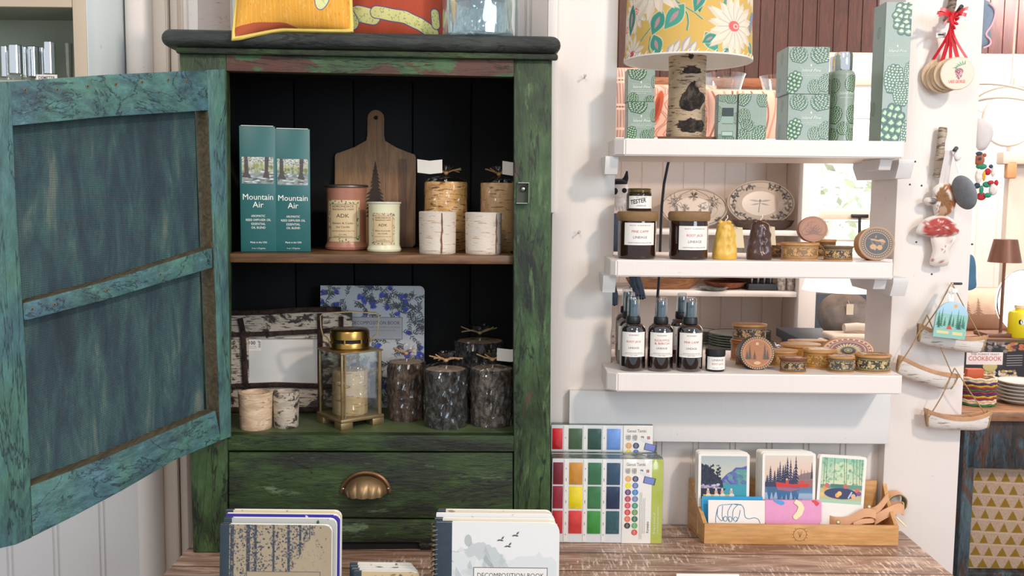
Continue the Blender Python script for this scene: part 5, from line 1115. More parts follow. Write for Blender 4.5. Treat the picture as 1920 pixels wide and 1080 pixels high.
# ---------------------------------------------------------------- spray bottles
AMBERB = glassy('amber_bottle', (.30, .11, .03), .09, .03, 0, 60, .85); LIQD = plain('dark_liquid', '#241006', .12, 0, .2, 20); LIQA = glassy('amber_liquid', (.45, .15, .03), .03, .1, 0, 60, .3)
MIST = glassy('clear_overcap', (.90, .95, .97), .10, .05, 0, 60, .85); NOZ = plain('slate_pump', '#35505c', .4); COLL = plain('black_ribbed_collar', '#14181b', .45)
def bottle(lab, px0, px1, pyt, pyb, Yc, name3, liquid, first=True):
    x, _, w_, _ = rect(px0, pyt, px1, pyb, Yc); k = w_/(px1-px0); R = w_/2
    b = thing('spray_bottle', lab, 'bottle', (x, Yc, zC+.0004), 0, 'amber spray bottles'); m = MB()
    H = (pyb-pyt)*k; zs_ = .655*H; zcol = .70*H
    m.lathe([(1e-5, .001), (R*.86, 0), (R*.97, .003), (R, .007), (R, H*.52), (R*.97, H*.565), (R*.88, H*.60), (R*.70, H*.63), (R*.48, H*.645), (R*.46, H*.68)], AMBERB, 40)
    m.build('glass_body', b)
    m = MB(); m.lathe([(1e-5, .003), (R*.94, .004), (R*.96, .008), (R*.96, H*.51), (R*.86, H*.575), (1e-5, H*.575)], liquid, 32)
    m.build('liquid', b)
    m = MB(); m.lathe([(R*.3, H*.64), (R*.56, H*.645), (R*.58, H*.65), (R*.56, H*.72), (R*.5, H*.735), (1e-5, H*.735)], COLL, 36, rf=lambda a, z: 1+.012*math.sin(a*36)); m.build('collar', b)
    m = MB(); m.lathe([(R*.34, H*.735), (R*.34, H*.92), (R*.28, H*.935), (1e-5, H*.935)], NOZ, 24); m.box((0, -R*.3, H*.89), (.005, .008, .005), NOZ, bev=.001); m.build('pump', b)
    m = MB(); m.lathe([(R*.47, H*.736), (R*.46, H*.90), (R*.42, H*.985), (R*.36, H), (1e-5, H)], MIST, 32); m.build('clear_overcap', b)
    m = MB(); ln = [('ROOM SPRAY', 3.2, .86, 18, INKT), ('LINEAGE', 5.2, .33, 20, INKT), ('HAND MADE IN SMALL BATCHES', 2.4, .14, 34, INKT), ('4 OZ / 118 ML', 2.2, .05, 14, INKT)]
    nm = name3.split('|'); ln += [(s_, 5.6, .58-.13*i+(.07 if len(nm) > 1 else 0), 28 if len(s_) > 6 else 20, INKR) for i, s_ in enumerate(nm)]
    lineage_label(m, R, .20*H, .335*H, 50, k, ln, -.03)
    RR = R+.0006; m.grid(lambda u, v: (RR*math.sin((u-.5)*2), -RR*math.cos((u-.5)*2), .20*H+.335*H*(.098+.006*v)), 20, 1, INKT); m.build('paper_label', b); return b
bottle('spray bottle with dark liquid, front bottle of the left row', 1161, 1209, 563, 701, 1.965, 'ROOT JACK', LIQD)
bottle('spray bottle half hidden, second in the left row of three', 1155, 1200, 563, 698, 2.04, 'ROOT JACK', LIQD)
bottle('spray bottle mostly hidden, rearmost in the left row of three', 1152, 1194, 563, 695, 2.12, 'ROOT JACK', LIQA)
bottle('single amber spray bottle standing alone between the two rows', 1213, 1261, 565, 702, 1.965, 'EUCALYPTUS|& BIRCH', LIQA)
bottle('spray bottle with dark liquid at the front of the right row beside the small jar', 1267, 1316, 566, 703, 1.965, 'PINE CAMP', LIQD)
bottle('amber spray bottle behind the front one in the right row', 1254, 1297, 566, 697, 2.06, 'PINE CAMP', LIQA)
x, _, w_, _ = rect(1322, 660, 1358, 703, 1.965); R = w_/2; k = w_/36
b = thing('salve_jar', 'small dark salve jar with black lid beside the spray bottles', 'jar', (x, 1.965, zC+.0004)); m = MB()
m.lathe([(1e-5, 0), (R*.94, 0), (R, .003), (R, 30*k), (1e-5, 30*k)], DKGL, 36); m.build('glass_body', b)
m = MB(); m.lathe([(R*.6, 30*k+.0002), (R*1.03, 30*k+.0002), (R*1.04, 32*k), (R*1.03, 41*k), (R*.98, 42*k), (1e-5, 42*k)], COLL, 36, rf=lambda a, z: 1+.008*math.sin(a*40)); m.build('lid', b)
m = MB(); lineage_label(m, R, 4*k, 24*k, 44, k, (('LINEAGE', 5.5, .68, 22, INKT), ('ROOT JACK', 5, .38, 22, INKR), ('SALVE 1 OZ', 2.4, .1, 20, INKT)), .1); m.build('paper_label', b)
# ---------------------------------------------------------------- knitted husky doll behind the left end
dl = thing('knitted_doll', 'knitted husky doll in a blue jumper hanging behind the left end of the shelves', 'doll', (0, 0, 0))
YD2 = 2.29; KN = plain('blue_grey_knit', '#56657a', .9, 0, .25, 60, .8); WW_ = plain('white_wool', '#e2dcd6', .9, 0, .08, 60, .6); BW = plain('black_wool', '#1c1e24', .9, 0, .2, 60, .5)
q = P(1163, 362, YD2); m = MB(); kk = YD2/1800
m.sphere((q.x-.004, YD2, q.z), (.026, .024, .030), WW_, 28, 18, fn=lambda d: 1+.04*math.sin(d.z*22)); m.sphere((q.x-.006, YD2-.014, q.z-.022), (.018, .016, .014), WW_, 20, 12)
for i in range(9): m.tube([(q.x-.03+i*.007, YD2-.018, q.z-.022), (q.x-.032+i*.0075, YD2-.022, q.z-.045+.004*(i % 2))], [.004, .0025], WW_, 8)
m.build('head', dl)
m = MB()
m.sphere((q.x-.006, YD2-.002, q.z+.024), (.022, .018, .010), BW, 20, 12); m.tube([(q.x+.008, YD2, q.z+.026), (q.x+.013, YD2, q.z+.036), (q.x+.015, YD2, q.z+.052)], [.009, .006, .002], BW, 10)
m.sphere((q.x+.007, YD2-.022, q.z+.006), (.006, .004, .006), BW, 12, 8); m.sphere((q.x-.014, YD2-.022, q.z+.004), (.006, .004, .008), BW, 12, 8); m.build('dark_markings', dl)
m = MB(); q2 = P(1161, 450, YD2)
m.lathe([(1e-5, -.075), (.030, -.072), (.032, 0), (.026, .05), (.016, .062), (1e-5, .064)], KN, 60, T(q2.x-.008, YD2, q2.z), rf=lambda a, z: 1+.05*abs(math.sin(a*9))); m.build('knit_body', dl)
def tassel(px, py, px2, py2, Y):
    a, b = P(px, py, Y), P(px2, py2, Y); m = MB()
    for i in range(5): m.tube([(a.x+(i-2)*.003, Y, a.z), ((a.x*.6+b.x*.4)+(i-2)*.005, Y-.004*(i % 2), (a.z+b.z)/2), (b.x+(i-2)*.0045, Y, b.z+.002*(i % 2))], [.005, .0055, .003], KN, 8)
    for i in range(3): m.tube([(b.x+(i-1)*.006-.003, Y, b.z+.010), (b.x+(i-1)*.006-.002, Y, b.z-.002)], [.0045, .002], BW, 8)
    m.build('leg_tassel', dl)
tassel(1187, 505, 1202, 560, 2.26); tassel(1146, 535, 1149, 572, 2.26)
# ================================================================ notebooks on the front ledge
NAVY = plain('navy_cloth', '#2c3b47', .8, 0, .1, 80, .2)
def forestcover(W, H):
    cv = Canvas(W, H, '#a8987f', 1.7); cv.noise(.06, 2); r = random.Random(2)
    for i, x in enumerate((8, 22, 52, 66, 100, 128, 150, 168)):
        wd = r.choice([2, 4, 7, 5]); cv.line([(x, 0), (x+r.uniform(-2, 2), H*.75)], wd, '#3c4450')
        for q in range(170): cv.ell(x+r.gauss(0, 10), r.uniform(0, H*.42), r.uniform(.8, 2.2), r.uniform(.6, 2), r.choice(['#4a505a', '#5b606a', '#3a4252', '#847a68']))
    cv.poly([(150, 50), (172, 18), (190, 60), (200, 130), (120, 100)], '#ab9b82')
    for i in range(90): x, y = r.uniform(130, 200), r.uniform(20, 140); cv.line([(x, y), (x+r.uniform(-4, 4), y+r.uniform(1, 5))], .7, '#7e7466')
    return cv
def mountaincover(W, H):
    cv = Canvas(W, H, '#e2e2e0', 1.6); r = random.Random(6)
    def ridge(base, amp, col, seed, x0=0, x1=None):
        rr = random.Random(seed); pts = [(x0, H)]; x = x0; y = base
        while x < (x1 or W): pts.append((x, y)); x += rr.uniform(4, 9); y = base+amp*math.sin(x/23+seed)+rr.uniform(-5, 5)+(x-x0)*(.12 if x1 else 0)
        pts.append((x, H)); cv.poly(pts, col)
    ridge(38, 14, '#c0c6c6', 1, 0, 150); ridge(60, 10, '#d5d8d8', 3); 
    for i in range(26):
        x = r.uniform(0, 130); y = r.uniform(24, 90)+x*.12; cv.poly([(x, y), (x+r.uniform(8, 18), y+r.uniform(14, 34)), (x+r.uniform(-2, 8), y+r.uniform(10, 26)), (x-r.uniform(2, 8), y+r.uniform(8, 20))], r.choice(['#a4b0ae', '#8f9e9c', '#b4bcbc', '#7f918d', '#dde0de']), .6)
    cv.ell(60, 30, 7, 10, '#6f8580', 0, .5)
    for i in range(30): x = r.uniform(0, W); y = r.uniform(80, 130); cv.ell(x, y, r.uniform(6, 18), r.uniform(3, 8), r.choice(['#c4cbcb', '#b2bbbb', '#dcdfdf']), 0, .6)
    for bx, by in ((150, 20), (122, 28), (136, 38)):
        cv.leaf(bx, by, 9, 1.6, 2.9, '#4a5053'); cv.leaf(bx, by, 8, 1.8, -.8, '#4a5053'); cv.leaf(bx-3, by+1, 8, 1.5, .1, '#2d3335')
    return cv
def stripcover(W, H, bg, cols, seed):
    cv = Canvas(W, H, bg, .8); r = random.Random(seed)
    for i in range(80): cv.leaf(r.uniform(0, W), r.uniform(0, H), r.uniform(6, 16), r.uniform(1, 4), r.uniform(0, 6), r.choice(cols))
    return cv
def nb(px0, px1, py, Y, rx, lab, group, cover, **kw):
    a, b = P(px0, py+10, Y), P(px1, py+10, Y); h = P((px0+px1)/2, py, Y).z-ZL; th = kw.get('th', .009); lean = math.radians(-rx)
    return notebook('notebook', lab, b.x-a.x, h/math.cos(lean), ((a.x+b.x)/2, Y-(h*math.tan(lean)) , ZL+.001), kw.pop('rz', 0), rx, group, cover, **kw)
GL, GR_, GS = 'left stack of notebooks below the drawer', 'right stack of notebooks by the paint sets', 'small notebooks at the bottom centre'
KR = plain('kraft_title', '#a8987f', .6, var=.02)
nb(414, 622, 985, 1.575, -5, 'brown forest print notebook with navy spine, frontmost of the left stack', GL, forestcover(209, 250), spine=NAVY, text=KR, tbox=(.013, .247-.094, .125), spw=.016)
nb(421, 631, 973, 1.590, -5, 'grey leaf print notebook second in the left stack', GL, stripcover(200, 240, '#b9bab4', ['#55605a', '#7e847c', '#3c4440'], 4), spine=NAVY, text=False)
nb(425, 638, 965, 1.603, -5, 'purple bordered notebook third in the left stack', GL, stripcover(200, 240, '#3b2f9a', ['#e8e6f2', '#322880'], 5), text=False)
nb(424, 640, 958, 1.616, -5, 'navy and cream notebook, rearmost of the left stack', GL, stripcover(200, 240, '#d9c9a0', ['#222a44', '#e5a94a', '#2a2a38'], 6), spine=NAVY, text=False)
nb(818, 1049, 981, 1.575, -5, 'white misty mountain spiral notebook, frontmost of the right stack', GR_, mountaincover(231, 260), spine=NAVY, coil=plain('pale_wire', '#b9b4a6', .3, 1), text=plain('white_title', '#e4e2de', .6, var=.02), tbox=(.022, .259-.095, .125), spw=.028, corner=.016)
nb(816, 1043, 974, 1.592, -5, 'cream notebook with dark corner spine second in the right stack', GR_, stripcover(200, 240, '#e9dfc8', ['#d9a860', '#efe8da', '#c9bfa8'], 7), spine=NAVY, coil=plain('pale_wire2', '#b9a070', .3, 1), text=False)
nb(818, 1040, 965, 1.608, -5, 'pale feather print notebook third in the right stack', GR_, stripcover(200, 240, '#e4e4e2', ['#9aa4ac', '#c6a27a', '#7d878f'], 8), text=False)
nb(822, 1036, 958, 1.621, -5, 'tan lettered notebook, rearmost of the right stack', GR_, stripcover(200, 240, '#dcd0ba', ['#c9a882', '#a08a6a', '#efe9dc'], 9), spine=NAVY, text=False)
for i, (a, b, py, bg, cols, lab) in enumerate(((664, 786, 1073, '#c9b28a', ['#5a4a38', '#8a6a40'], 'small tan woodland pocket notebook, lowest of the front four'), (660, 784, 1068, '#e6e0d2', ['#6a6a66', '#c9b8a0'], 'small pocket notebook with fine grey pattern'), (658, 780, 1063, '#e8e6e0', ['#4a4a48', '#7a7a76'], 'small pocket notebook with white border and grey leaves'), (657, 775, 1057, '#ece6d6', ['#e08a3a', '#5a5a50', '#d9a040'], 'small orange flowered pocket notebook, rearmost of four'))):
    nb(a, b, py, 1.60+i*.012, -4, lab, GS, stripcover(100, 140, bg, cols, 30+i), spine=NAVY, text=False, th=.006, corner=.009)
a, b = P(1268, 1076, 1.62), P(1386, 1076, 1.62); hz = P(1327, 1075, 1.62).z
m = MB(); m.box(((a.x+b.x)/2, 1.62, (ZL+hz)/2), (b.x-a.x, .003, hz-ZL-.002), PAPER, bev=.001)
# ledge runs that far right: widen it under the card
one('display_card', m, 'cream card with only its top edge showing at the frame bottom, below the tray', 'card')
# ================================================================ watercolour sets
TRAYW = plain('pan_tray_white', '#dfe2e4', .3, var=.02); GRN = plain('lime_card', '#b3bd4e', .4, var=.03); DGR = plain('box_dark_edge', '#4a5a4a', .5)
WRAP = glassy('shrink_wrap', (1, 1, 1), .035, .10, .35, 26, .45)
PANC = [['#7d2436', '#c7892a', '#2c6d44', '#1f4560'], ['#9c2840', '#efd81c', '#387c4a', '#1d3354'], ['#c22c34', '#d63a38', '#35903c', '#1f5660']]
PANC2 = [['#d3222a', '#3e5a34', '#1d4a3c', '#6a94d4'], ['#7d2436', '#c7892a', '#2c6d44', '#1f4560'], ['#9c2840', '#efd81c', '#387c4a', '#1d3354'], ['#c22c34', '#d63a38', '#35903c', '#1f5660']]
DOTS = [['#e8a55c', '#3a4166'], ['#efe014', '#5a7ab8'], ['#6a3f7d', '#3a86c8'], ['#c0405c', '#7088b4'], ['#d9486a', '#2f9a78'], ['#d83a40', '#7a9a5a'], ['#e8744a', '#2f6a50'], ['#2c2e34', '#6aae6c'], [None, '#d9584c']]
def paintset(lab, px0, px1, pyt, Yf, z, pans, rows_y, full=True, th=.019):
    xl = .0885 if px0 < 1040 else P(px0, 900, Yf).x; xr = P(px1, 900, Yf).x; zt = P(1140, pyt, Yf).z; W, H = xr-xl, zt-z
    b = thing('watercolour_set', lab, 'paint set', (xl, Yf, z+.0004), 0, 'boxed watercolour sets'); k = W/(px1-1037)
    X = lambda px: (px-1037)*k
    m = MB(); m.box((W/2, th/2+.0005, H/2), (W, th-.001, H), DGR, bev=.0008); m.box((X(1102), -.0002, H/2), (X(1168)-X(1037), .001, H-.002), TRAYW); m.build('carton', b)
    if full:
        for c, (p0, p1) in enumerate(((1038, 1057), (1068, 1093), (1103, 1128), (1138, 1163))):
            for r_, (y0, y1) in enumerate(rows_y):
                if r_ >= len(pans): continue
                z0, z1 = H-(y1-pyt)*k, H-(y0-pyt)*k; z0 = max(z0, .003); mm = MB(); mat = plain('pan_'+pans[r_][c].strip('#'), pans[r_][c], .25, 0, .18, 40)
                mm.box(((X(p0)+X(p1))/2, -.0012, (z0+z1)/2), (X(p1)-X(p0), .002, z1-z0), mat, bev=.0009)
                mm.box(((X(p0)+X(p1))/2, -.0024, (z0+z1)/2-.001), (X(p1)-X(p0)-.006, .0006, z1-z0-.008), mat, bev=.0003); mm.build('paint_pan', b)
        m = MB()
        for p0, p1 in ((1059, 1066), (1095, 1101), (1130, 1136)):
            m.box(((X(p0)+X(p1))/2, -.0012, H/2), (X(p1)-X(p0), .0018, H-.006), PAPER)
            for q in range(7): m.box(((X(p0)+X(p1))/2, -.0023, H*(.1+.13*q)), (.0012, .0003, .006 if q % 2 else .003), INKT)
        m.build('colour_name_strip', b)
        wx0, wx1 = X(1168), X(1222)
        m = MB(); m.box(((wx0+wx1)/2, -.0012, H/2), (wx1-wx0, .001, H-.001), PAPER); y_ = -.0019; fm = flatm(y_)
        m.text('Gansai Tambi', .0092, (wx0+24*k, H-13*k), fm, INK, 0, 35*k)
        r = random.Random(4)
        for gx in (wx0+9*k, wx0+21*k, wx0+35*k, wx0+46*k):
            s = 5*k if gx < wx0+30*k else 3*k
            for q in range(5):
                zz = H-23*k+s*(q-2)*.45; m.box((gx, y_, zz), (s*r.uniform(1.1, 1.9), .0003, .0006), INK if gx < wx0+40*k else INKR)
                m.box((gx+s*(q-2)*.4, y_, H-23*k), (.0006, .0003, s*r.uniform(1.0, 2.0)), INK if gx < wx0+40*k else INKR)
        for q, row in enumerate(DOTS):
            for c, col in enumerate(row):
                if col is None: continue
                cz = H-(38+12.8*q)*k
                if cz < .006: continue
                cx = wx0+(10+13.5*c)*k; m.add([(cx, -.0019, cz)]+[(cx+5.8*k*math.cos(2*PI*j/20), -.0019, cz+5.8*k*math.sin(2*PI*j/20)) for j in range(20)], [(0, j+1, (j+1) % 20+1) for j in range(20)], plain('dot_'+col.strip('#'), col, .5, var=.02))
                m.box((cx, -.0021, cz), (.0005, .0002, 9*k), PAPER); m.box((cx-2*k, -.0021, cz), (.0003, .0002, 5*k), PAPER); m.box((cx+2*k, -.0021, cz), (.0003, .0002, 5*k), PAPER)
        if H > .1:
            for q in range(4): m.box((wx0+(33+3.0*q)*k, y_, H*.33), (.0006, .0002, H*(.55 if q < 2 else .42)), INKT)
            m.add([(wx0+49*k+y*.0, -.002, 0) for y in ()], [], INK)
            vfn = lambda u, v: (wx0+50*k-v, -.002, H*.15+u); m.text('Kuretake', .007, (.008, 0), vfn, INK, 0, .024, .01)
        m.build('information_card', b)
        m = MB(); gx0, gx1 = wx1, W; m.box(((gx0+gx1)/2, -.0008, H/2), (gx1-gx0, .001, H-.001), GRN)
        vfn = lambda u, v: (gx0+8*k-v, -.0015, H*.24+u); m.text('Bring a choice of', .006, (0, 0), vfn, INKP, .1, .045); vfn2 = lambda u, v: (gx0+14*k-v, -.0015, H*.28+u); m.text('traditional Japanese watercolor', .004, (0, 0), vfn2, INKP, 0, .06)
        m.build('green_side_panel', b)
        m = MB(); M = T(wx1-6*k+.002, -.0022, H-41*k) @ RY(12); m.box((0, 0, 0), (22*k, .0006, 13*k), DGR, M); m.box((-.6*k, -.0005, 0), (18*k, .0006, 11*k), plain('lilac_paint', '#7b86cc', .4), M)
        m.box((-8*k, 0, 7*k), (20*k, .0005, 6*k), TRAYW, T(wx1-8*k, -.002, H-38*k) @ RY(22)); m.build('pan_picture', b)
    m = MB(); m.box((W/2, th/2-.0015, H/2), (W+.0015, th+.006, H+.0008), WRAP, bev=.0015); m.build('shrink_wrap', b)
    return b
RY3 = [(868, 910), (913, 956), (960, 1004)]
paintset('watercolour set facing front with twelve visible pans, frontmost', 1037, 1243, 860, 1.956, ZT, PANC, RY3)
paintset('watercolour set just behind the front one, only edges showing', 1037, 1238, 855, 1.983, ZT, PANC, RY3, False, .012)
paintset('watercolour set third from the front, only edges showing', 1037, 1232, 850, 2.001, ZT, PANC, RY3, False, .012)
paintset('watercolour set rearmost and highest, showing one row of pans', 1037, 1222, 797, 2.0205, ZT, PANC2, [(804, 843), (850, 890), (895, 935), (940, 985)], True, .018)
# ================================================================ display tray
BAM = wood('pale_bamboo', '#c98f52', '#e2b37a', 'X', .5, .4); BAMS = wood('pale_bamboo_side', '#c28a4e', '#dcae74', 'Y', .5, .4)
fl, fr_ = PZ(1320, 1020, ZT), PZ(1682, 1022, ZT); Yf = fl.y; Yb = 2.072; tw = fr_.x-fl.x; zf = P(1500, 985, Yf).z-ZT; zb = P(1296, 896, Yb).z-ZT; L = Yb-Yf
tr = thing('display_tray', 'pale wooden display tray with low front and engraved round mark', 'tray', ((fl.x+fr_.x)/2, Yf, ZT+.0004))
m = MB(); m.box((0, .004, zf/2), (tw, .008, zf), BAM, bev=.0008); m.build('front_board', tr)
for s in (-1, 1):
    m = MB(); xx = s*(tw/2-.004)-.004; f_ = lambda y_: xx+s*(.014 if s < 0 else .008)*(y_/L); m.prism([(f_(y_), y_, z_) for y_, z_ in ((.008, 0), (L, 0), (L, zb), (L*.80, zb*.98), (L*.60, zb*.72), (.008, zf))], (.008, 0, 0), BAMS); m.build('side_board', tr)
m = MB(); m.box((0, L-.004, zb*.5), (tw-.017, .007, zb), BAM, bev=.0008); m.build('back_board', tr)
m = MB(); m.box((0, L/2, .003), (tw-.017, L-.018, .005), BAM); m.build('bottom_board', tr)
m = MB(); ENG = plain('engraved_brown', '#8a5a30', .6); cx = P(1500, 1002, Yf).x-(fl.x+fr_.x)/2; R = .0135
m.tube([(cx+R*math.cos(a), -.0001, zf*.52+R*math.sin(a)) for a in [2*PI*i/40 for i in range(40)]], .0005, ENG, 5, True)
for i in range(14): a = 2*PI*i/14; r1 = R+.0015+(.0012 if i % 3 else 0); m.box((cx+r1*math.cos(a), -.0002, zf*.52+r1*math.sin(a)), (.0022, .0003, .0012), ENG, None) if i not in (3, 4, 10, 11) else None
for sx in (-1, 0, 1): m.tube([(cx, -.0001, zf*.52-.006), (cx+sx*.003, -.0001, zf*.52+.002), (cx+sx*.0045, -.0001, zf*.52+.006)], .0005, ENG, 5)
m.build('engraved_mark', tr)
TX = (fl.x+fr_.x)/2
def card(lab, px0, px1, py0, Y, lean, cv, group, name='art_print', cat='art print', rz=0, th=.0016, rnd_=.006, z=None, ry=0, inset=.006, base=None):
    a, b = P(px0, py0, Y), P(px1, py0, Y); zb_ = ZT+.007 if z is None else z; h = a.z/2+b.z/2-zb_; w_ = b.x-a.x
    o = thing(name, lab, cat, ((a.x+b.x)/2, Y-h*math.sin(math.radians(lean)), zb_), rz, group, -lean, ry); h = h/math.cos(math.radians(lean)); c = rnd_
    pts = [(-w_/2+c*(1-math.cos(t)), h-c+c*math.sin(t)) for t in np.linspace(0, PI/2, 5)]+[(w_/2-c+c*math.sin(t), h-c+c*math.cos(t)) for t in np.linspace(0, PI/2, 5)]+[(w_/2, 0), (-w_/2, 0)]
    m = MB(); m.prism([(x, 0, z_) for x, z_ in pts], (0, th, 0), base or PAPER); m.build('card_stock', o)
    if cv is not None: m = MB(); ch = (w_-2*inset)*cv.H/cv.W; m.art(cv, flat(-w_/2+inset, h-inset-ch, w_-2*inset, ch, -.0004)); m.build('printed_picture', o)
    return o
def lakecv():
    cv = Canvas(90, 110, '#b8c0b8', 2.2); cv.grad(0, 50, '#a9b7ba', '#d0ccb4'); r = random.Random(1)
    cv.poly([(40, 46), (52, 34), (60, 30), (68, 22), (80, 22), (92, 18), (92, 60), (38, 60)], '#5a5aa8'); cv.poly([(60, 36), (70, 26), (92, 26), (92, 50), (80, 44), (70, 46)], '#5f9a90')
    for i in range(30): cv.ell(r.uniform(45, 92), r.uniform(34, 56), r.uniform(3, 8), r.uniform(1.5, 4), r.choice(['#5248a0', '#6a5cb4', '#4f8a94', '#70a898']), .6, .6)
    cv.rect(38, 56, 92, 110, '#3f9aa8'); cv.grad(56, 64, '#4a8fb0', '#3f9aa8') if False else None
    cv.poly([(0, 14), (6, 18), (12, 20), (20, 24), (26, 34), (36, 42), (42, 50), (44, 62), (0, 66)], '#2c3444')
    for i in range(80): cv.ell(r.uniform(0, 38), r.uniform(18, 60), r.uniform(1, 3), r.uniform(1, 3), r.choice(['#20283a', '#3a4250', '#2a3040']))
    for i in range(30): cv.ell(r.uniform(2, 34), r.uniform(56, 64), r.uniform(2, 4), r.uniform(1, 2.5), r.choice(['#b0a0c0', '#c8bccc', '#8a80a0']))
    cv.poly([(0, 64), (50, 64), (42, 72), (46, 84), (0, 84)], '#2a2c40'); cv.poly([(4, 76), (58, 76), (54, 84), (6, 84)], '#e0b040')
    for x in (14, 30, 42, 60): cv.ell(x, 72, 3.2, 5, '#d8a890'); cv.ell(x, 66, 2, 2.2, '#e8cfc0'); cv.ell(x+1, 78, 5, 4, '#e8e0d0')
    return cv
def pinelake():
    cv = Canvas(90, 110, '#dccbb8', 2.2); cv.grad(0, 40, '#dcd0c4', '#e2c0a8')
    cv.poly([(52, 44), (70, 34), (92, 30), (92, 64), (50, 64)], '#8a7a70'); cv.poly([(60, 50), (92, 46), (92, 64), (56, 64)], '#9a6a60')
    for i, (x, h) in enumerate(((4, 20), (10, 36), (18, 28), (24, 34), (28, 44), (34, 38), (42, 52), (48, 48), (38, 40), (58, 54), (54, 30), (88, 30), (68, 18), (74, 16), (80, 15))): cv.pine(x, 58 if x < 64 else 44, h, 17 if x < 64 else 7, ['#30344e', '#3a4060', '#2c3050'][i % 3] if x < 64 or x > 85 else '#8a6a80', i)
    cv.poly([(0, 50), (58, 46), (64, 60), (0, 62)], '#3a3e58'); cv.rect(0, 60, 92, 110, '#9ab0c4')
    for i, (x, h) in enumerate(((8, 30), (16, 22), (26, 34), (36, 40), (44, 36), (54, 32), (60, 38), (30, 26))): cv.poly([(x-6, 60), (x+6, 60), (x+2, 60+h*.7), (x, 60+h), (x-2, 60+h*.6)], '#3a6a94')
    cv.rect(0, 59, 92, 70, '#46688c', .8); cv.ell(76, 88, 6, 1.6, '#7a8a90'); cv.rect(60, 66, 92, 72, '#5a84a8', .7)
    cv.poly([(20, 50), (50, 54), (84, 53), (82, 60), (22, 60)], '#cf3c34'); cv.poly([(22, 60), (70, 62), (50, 68), (24, 65)], '#b06a78', .7)
    cv.ell(42, 50, 3, 5, '#c84848'); cv.ell(41, 45, 2, 2, '#e0b090'); cv.ell(70, 50, 5, 4, '#c84a50'); return cv
def birchcamp():
    cv = Canvas(90, 97, '#a9cbb0', 2.2); r = random.Random(9); cv.grad(0, 60, '#8fc0a4', '#d8dcb4'); cv.ell(46, 22, 22, 14, '#d8e0b8', 0, .6)
    for i in range(120): cv.ell(r.uniform(0, 90), r.uniform(0, 62), r.uniform(1, 5), r.uniform(.8, 3), r.choice(['#5aa884', '#7fbf94', '#4a9078', '#a4d0a8', '#68b090']), r.uniform(0, 3), .6)
    for x, l in ((6, 0), (12, 2), (28, 1), (52, 5), (56, 4), (70, 3), (78, 4), (84, 3), (88, 2)): cv.line([(x-l, 0), (x, 62)], 1.0, '#4a5a50')
    cv.rect(0, 58, 90, 90, '#c0b890'); cv.poly([(0, 58), (90, 56), (90, 66), (0, 66)], '#6a9484'); cv.ell(45, 76, 36, 12, '#3c4668'); cv.rect(22, 56, 52, 64, '#4a7a70')
    for x, y, c in ((10, 66, '#e09a4a'), (38, 80, '#f0a850'), (42, 76, '#f0c070'), (14, 60, '#c86a6a'), (80, 68, '#e0685a'), (84, 74, '#7a5a8a'), (54, 60, '#c86a60'), (4, 80, '#e0c070'), (72, 80, '#e0b090')): cv.ell(x, y, 5, 5, c)
    cv.line([(62, 84), (68, 72)], 3, '#c8ccdc'); return cv
GA, GB, GC = 'postcard prints in the left stack of the tray', 'postcard prints in the middle stack of the tray', 'postcard prints at the right of the tray'
ords = ['second', 'third', 'fourth', 'rearmost']
card('lake canoe party postcard print at the front of the left tray stack', 1310, 1406, 850, 2.012, 4, lakecv(), GA)
for i in range(4): card('blank backed print in the left tray stack, %s from the front' % ords[i] if i < 3 else 'rearmost print of the left tray stack, top left corner showing', 1309-i*1.6, 1403-i*4, 847-i*1.3, 2.018+i*.007, 4, None, GA)
card('red canoe and pines postcard print with WELCOME lettering, middle of the tray', 1430, 1530, 849, 2.012, 4, pinelake(), GB)
for i in range(4): card('print in the middle tray stack, %s from the front' % ords[i] if i < 3 else 'rearmost print of the middle tray stack', 1427-i*3, 1525-i*5, 846-i*1.2, 2.018+i*.007, 4, None, GB)
bc = card('green birch forest campfire postcard print, tilted at the right of the tray', 1528, 1617, 854, 2.010, 5, birchcamp(), GC, ry=3.5)
card('print peeking out behind the birch forest postcard', 1526, 1612, 853, 2.026, 5, None, GC, ry=2.5)
a = P(1480, 942, 1.986); wl = [o for o in D.objects if o.type == 'EMPTY' and 'WELCOME' in o.get('label', '')][0]
m = MB(); m.text('WELCOME', .0135, (-.001, .0005), flatm(-.0006), plain('purple_ink', '#4a3c6a', .5), 0, .062, .03); o = m.build('lettering', wl); o.location = (0, 0, (P(1480, 943, 2.010).z-ZT-.007)/math.cos(.1)-.0)
BLU = plain('sky_blue_envelope', '#2f9fd0', .6, var=.03); WARMW = plain('card_warm_white', '#f0e6de', .6, var=.02)
card('bright blue envelope behind the hand drawing card', 1316, 1430, 931, Yf+.040, 8, None, None, 'envelope', 'envelope', rnd_=.0003, th=.002, base=BLU)
hc = card('white card with blue line drawing of a curled hand, front left of the tray', 1328, 1434, 938, Yf+.024, 8, None, None, 'greeting_card', 'card', rnd_=.0003, th=.0012, base=WARMW)
BLI = plain('blue_line_ink', '#2a86ae', .5); m = MB(); kz = .00115; wz = (P(1434, 938, Yf+.02).x-P(1328, 938, Yf+.02).x); kk = wz/106; hz = (P(1380, 938, Yf+.024).z-ZT-.007)/math.cos(math.radians(8))
def hp_(x, y): return (-wz/2+x*kk, -.0006, hz-y*kk)
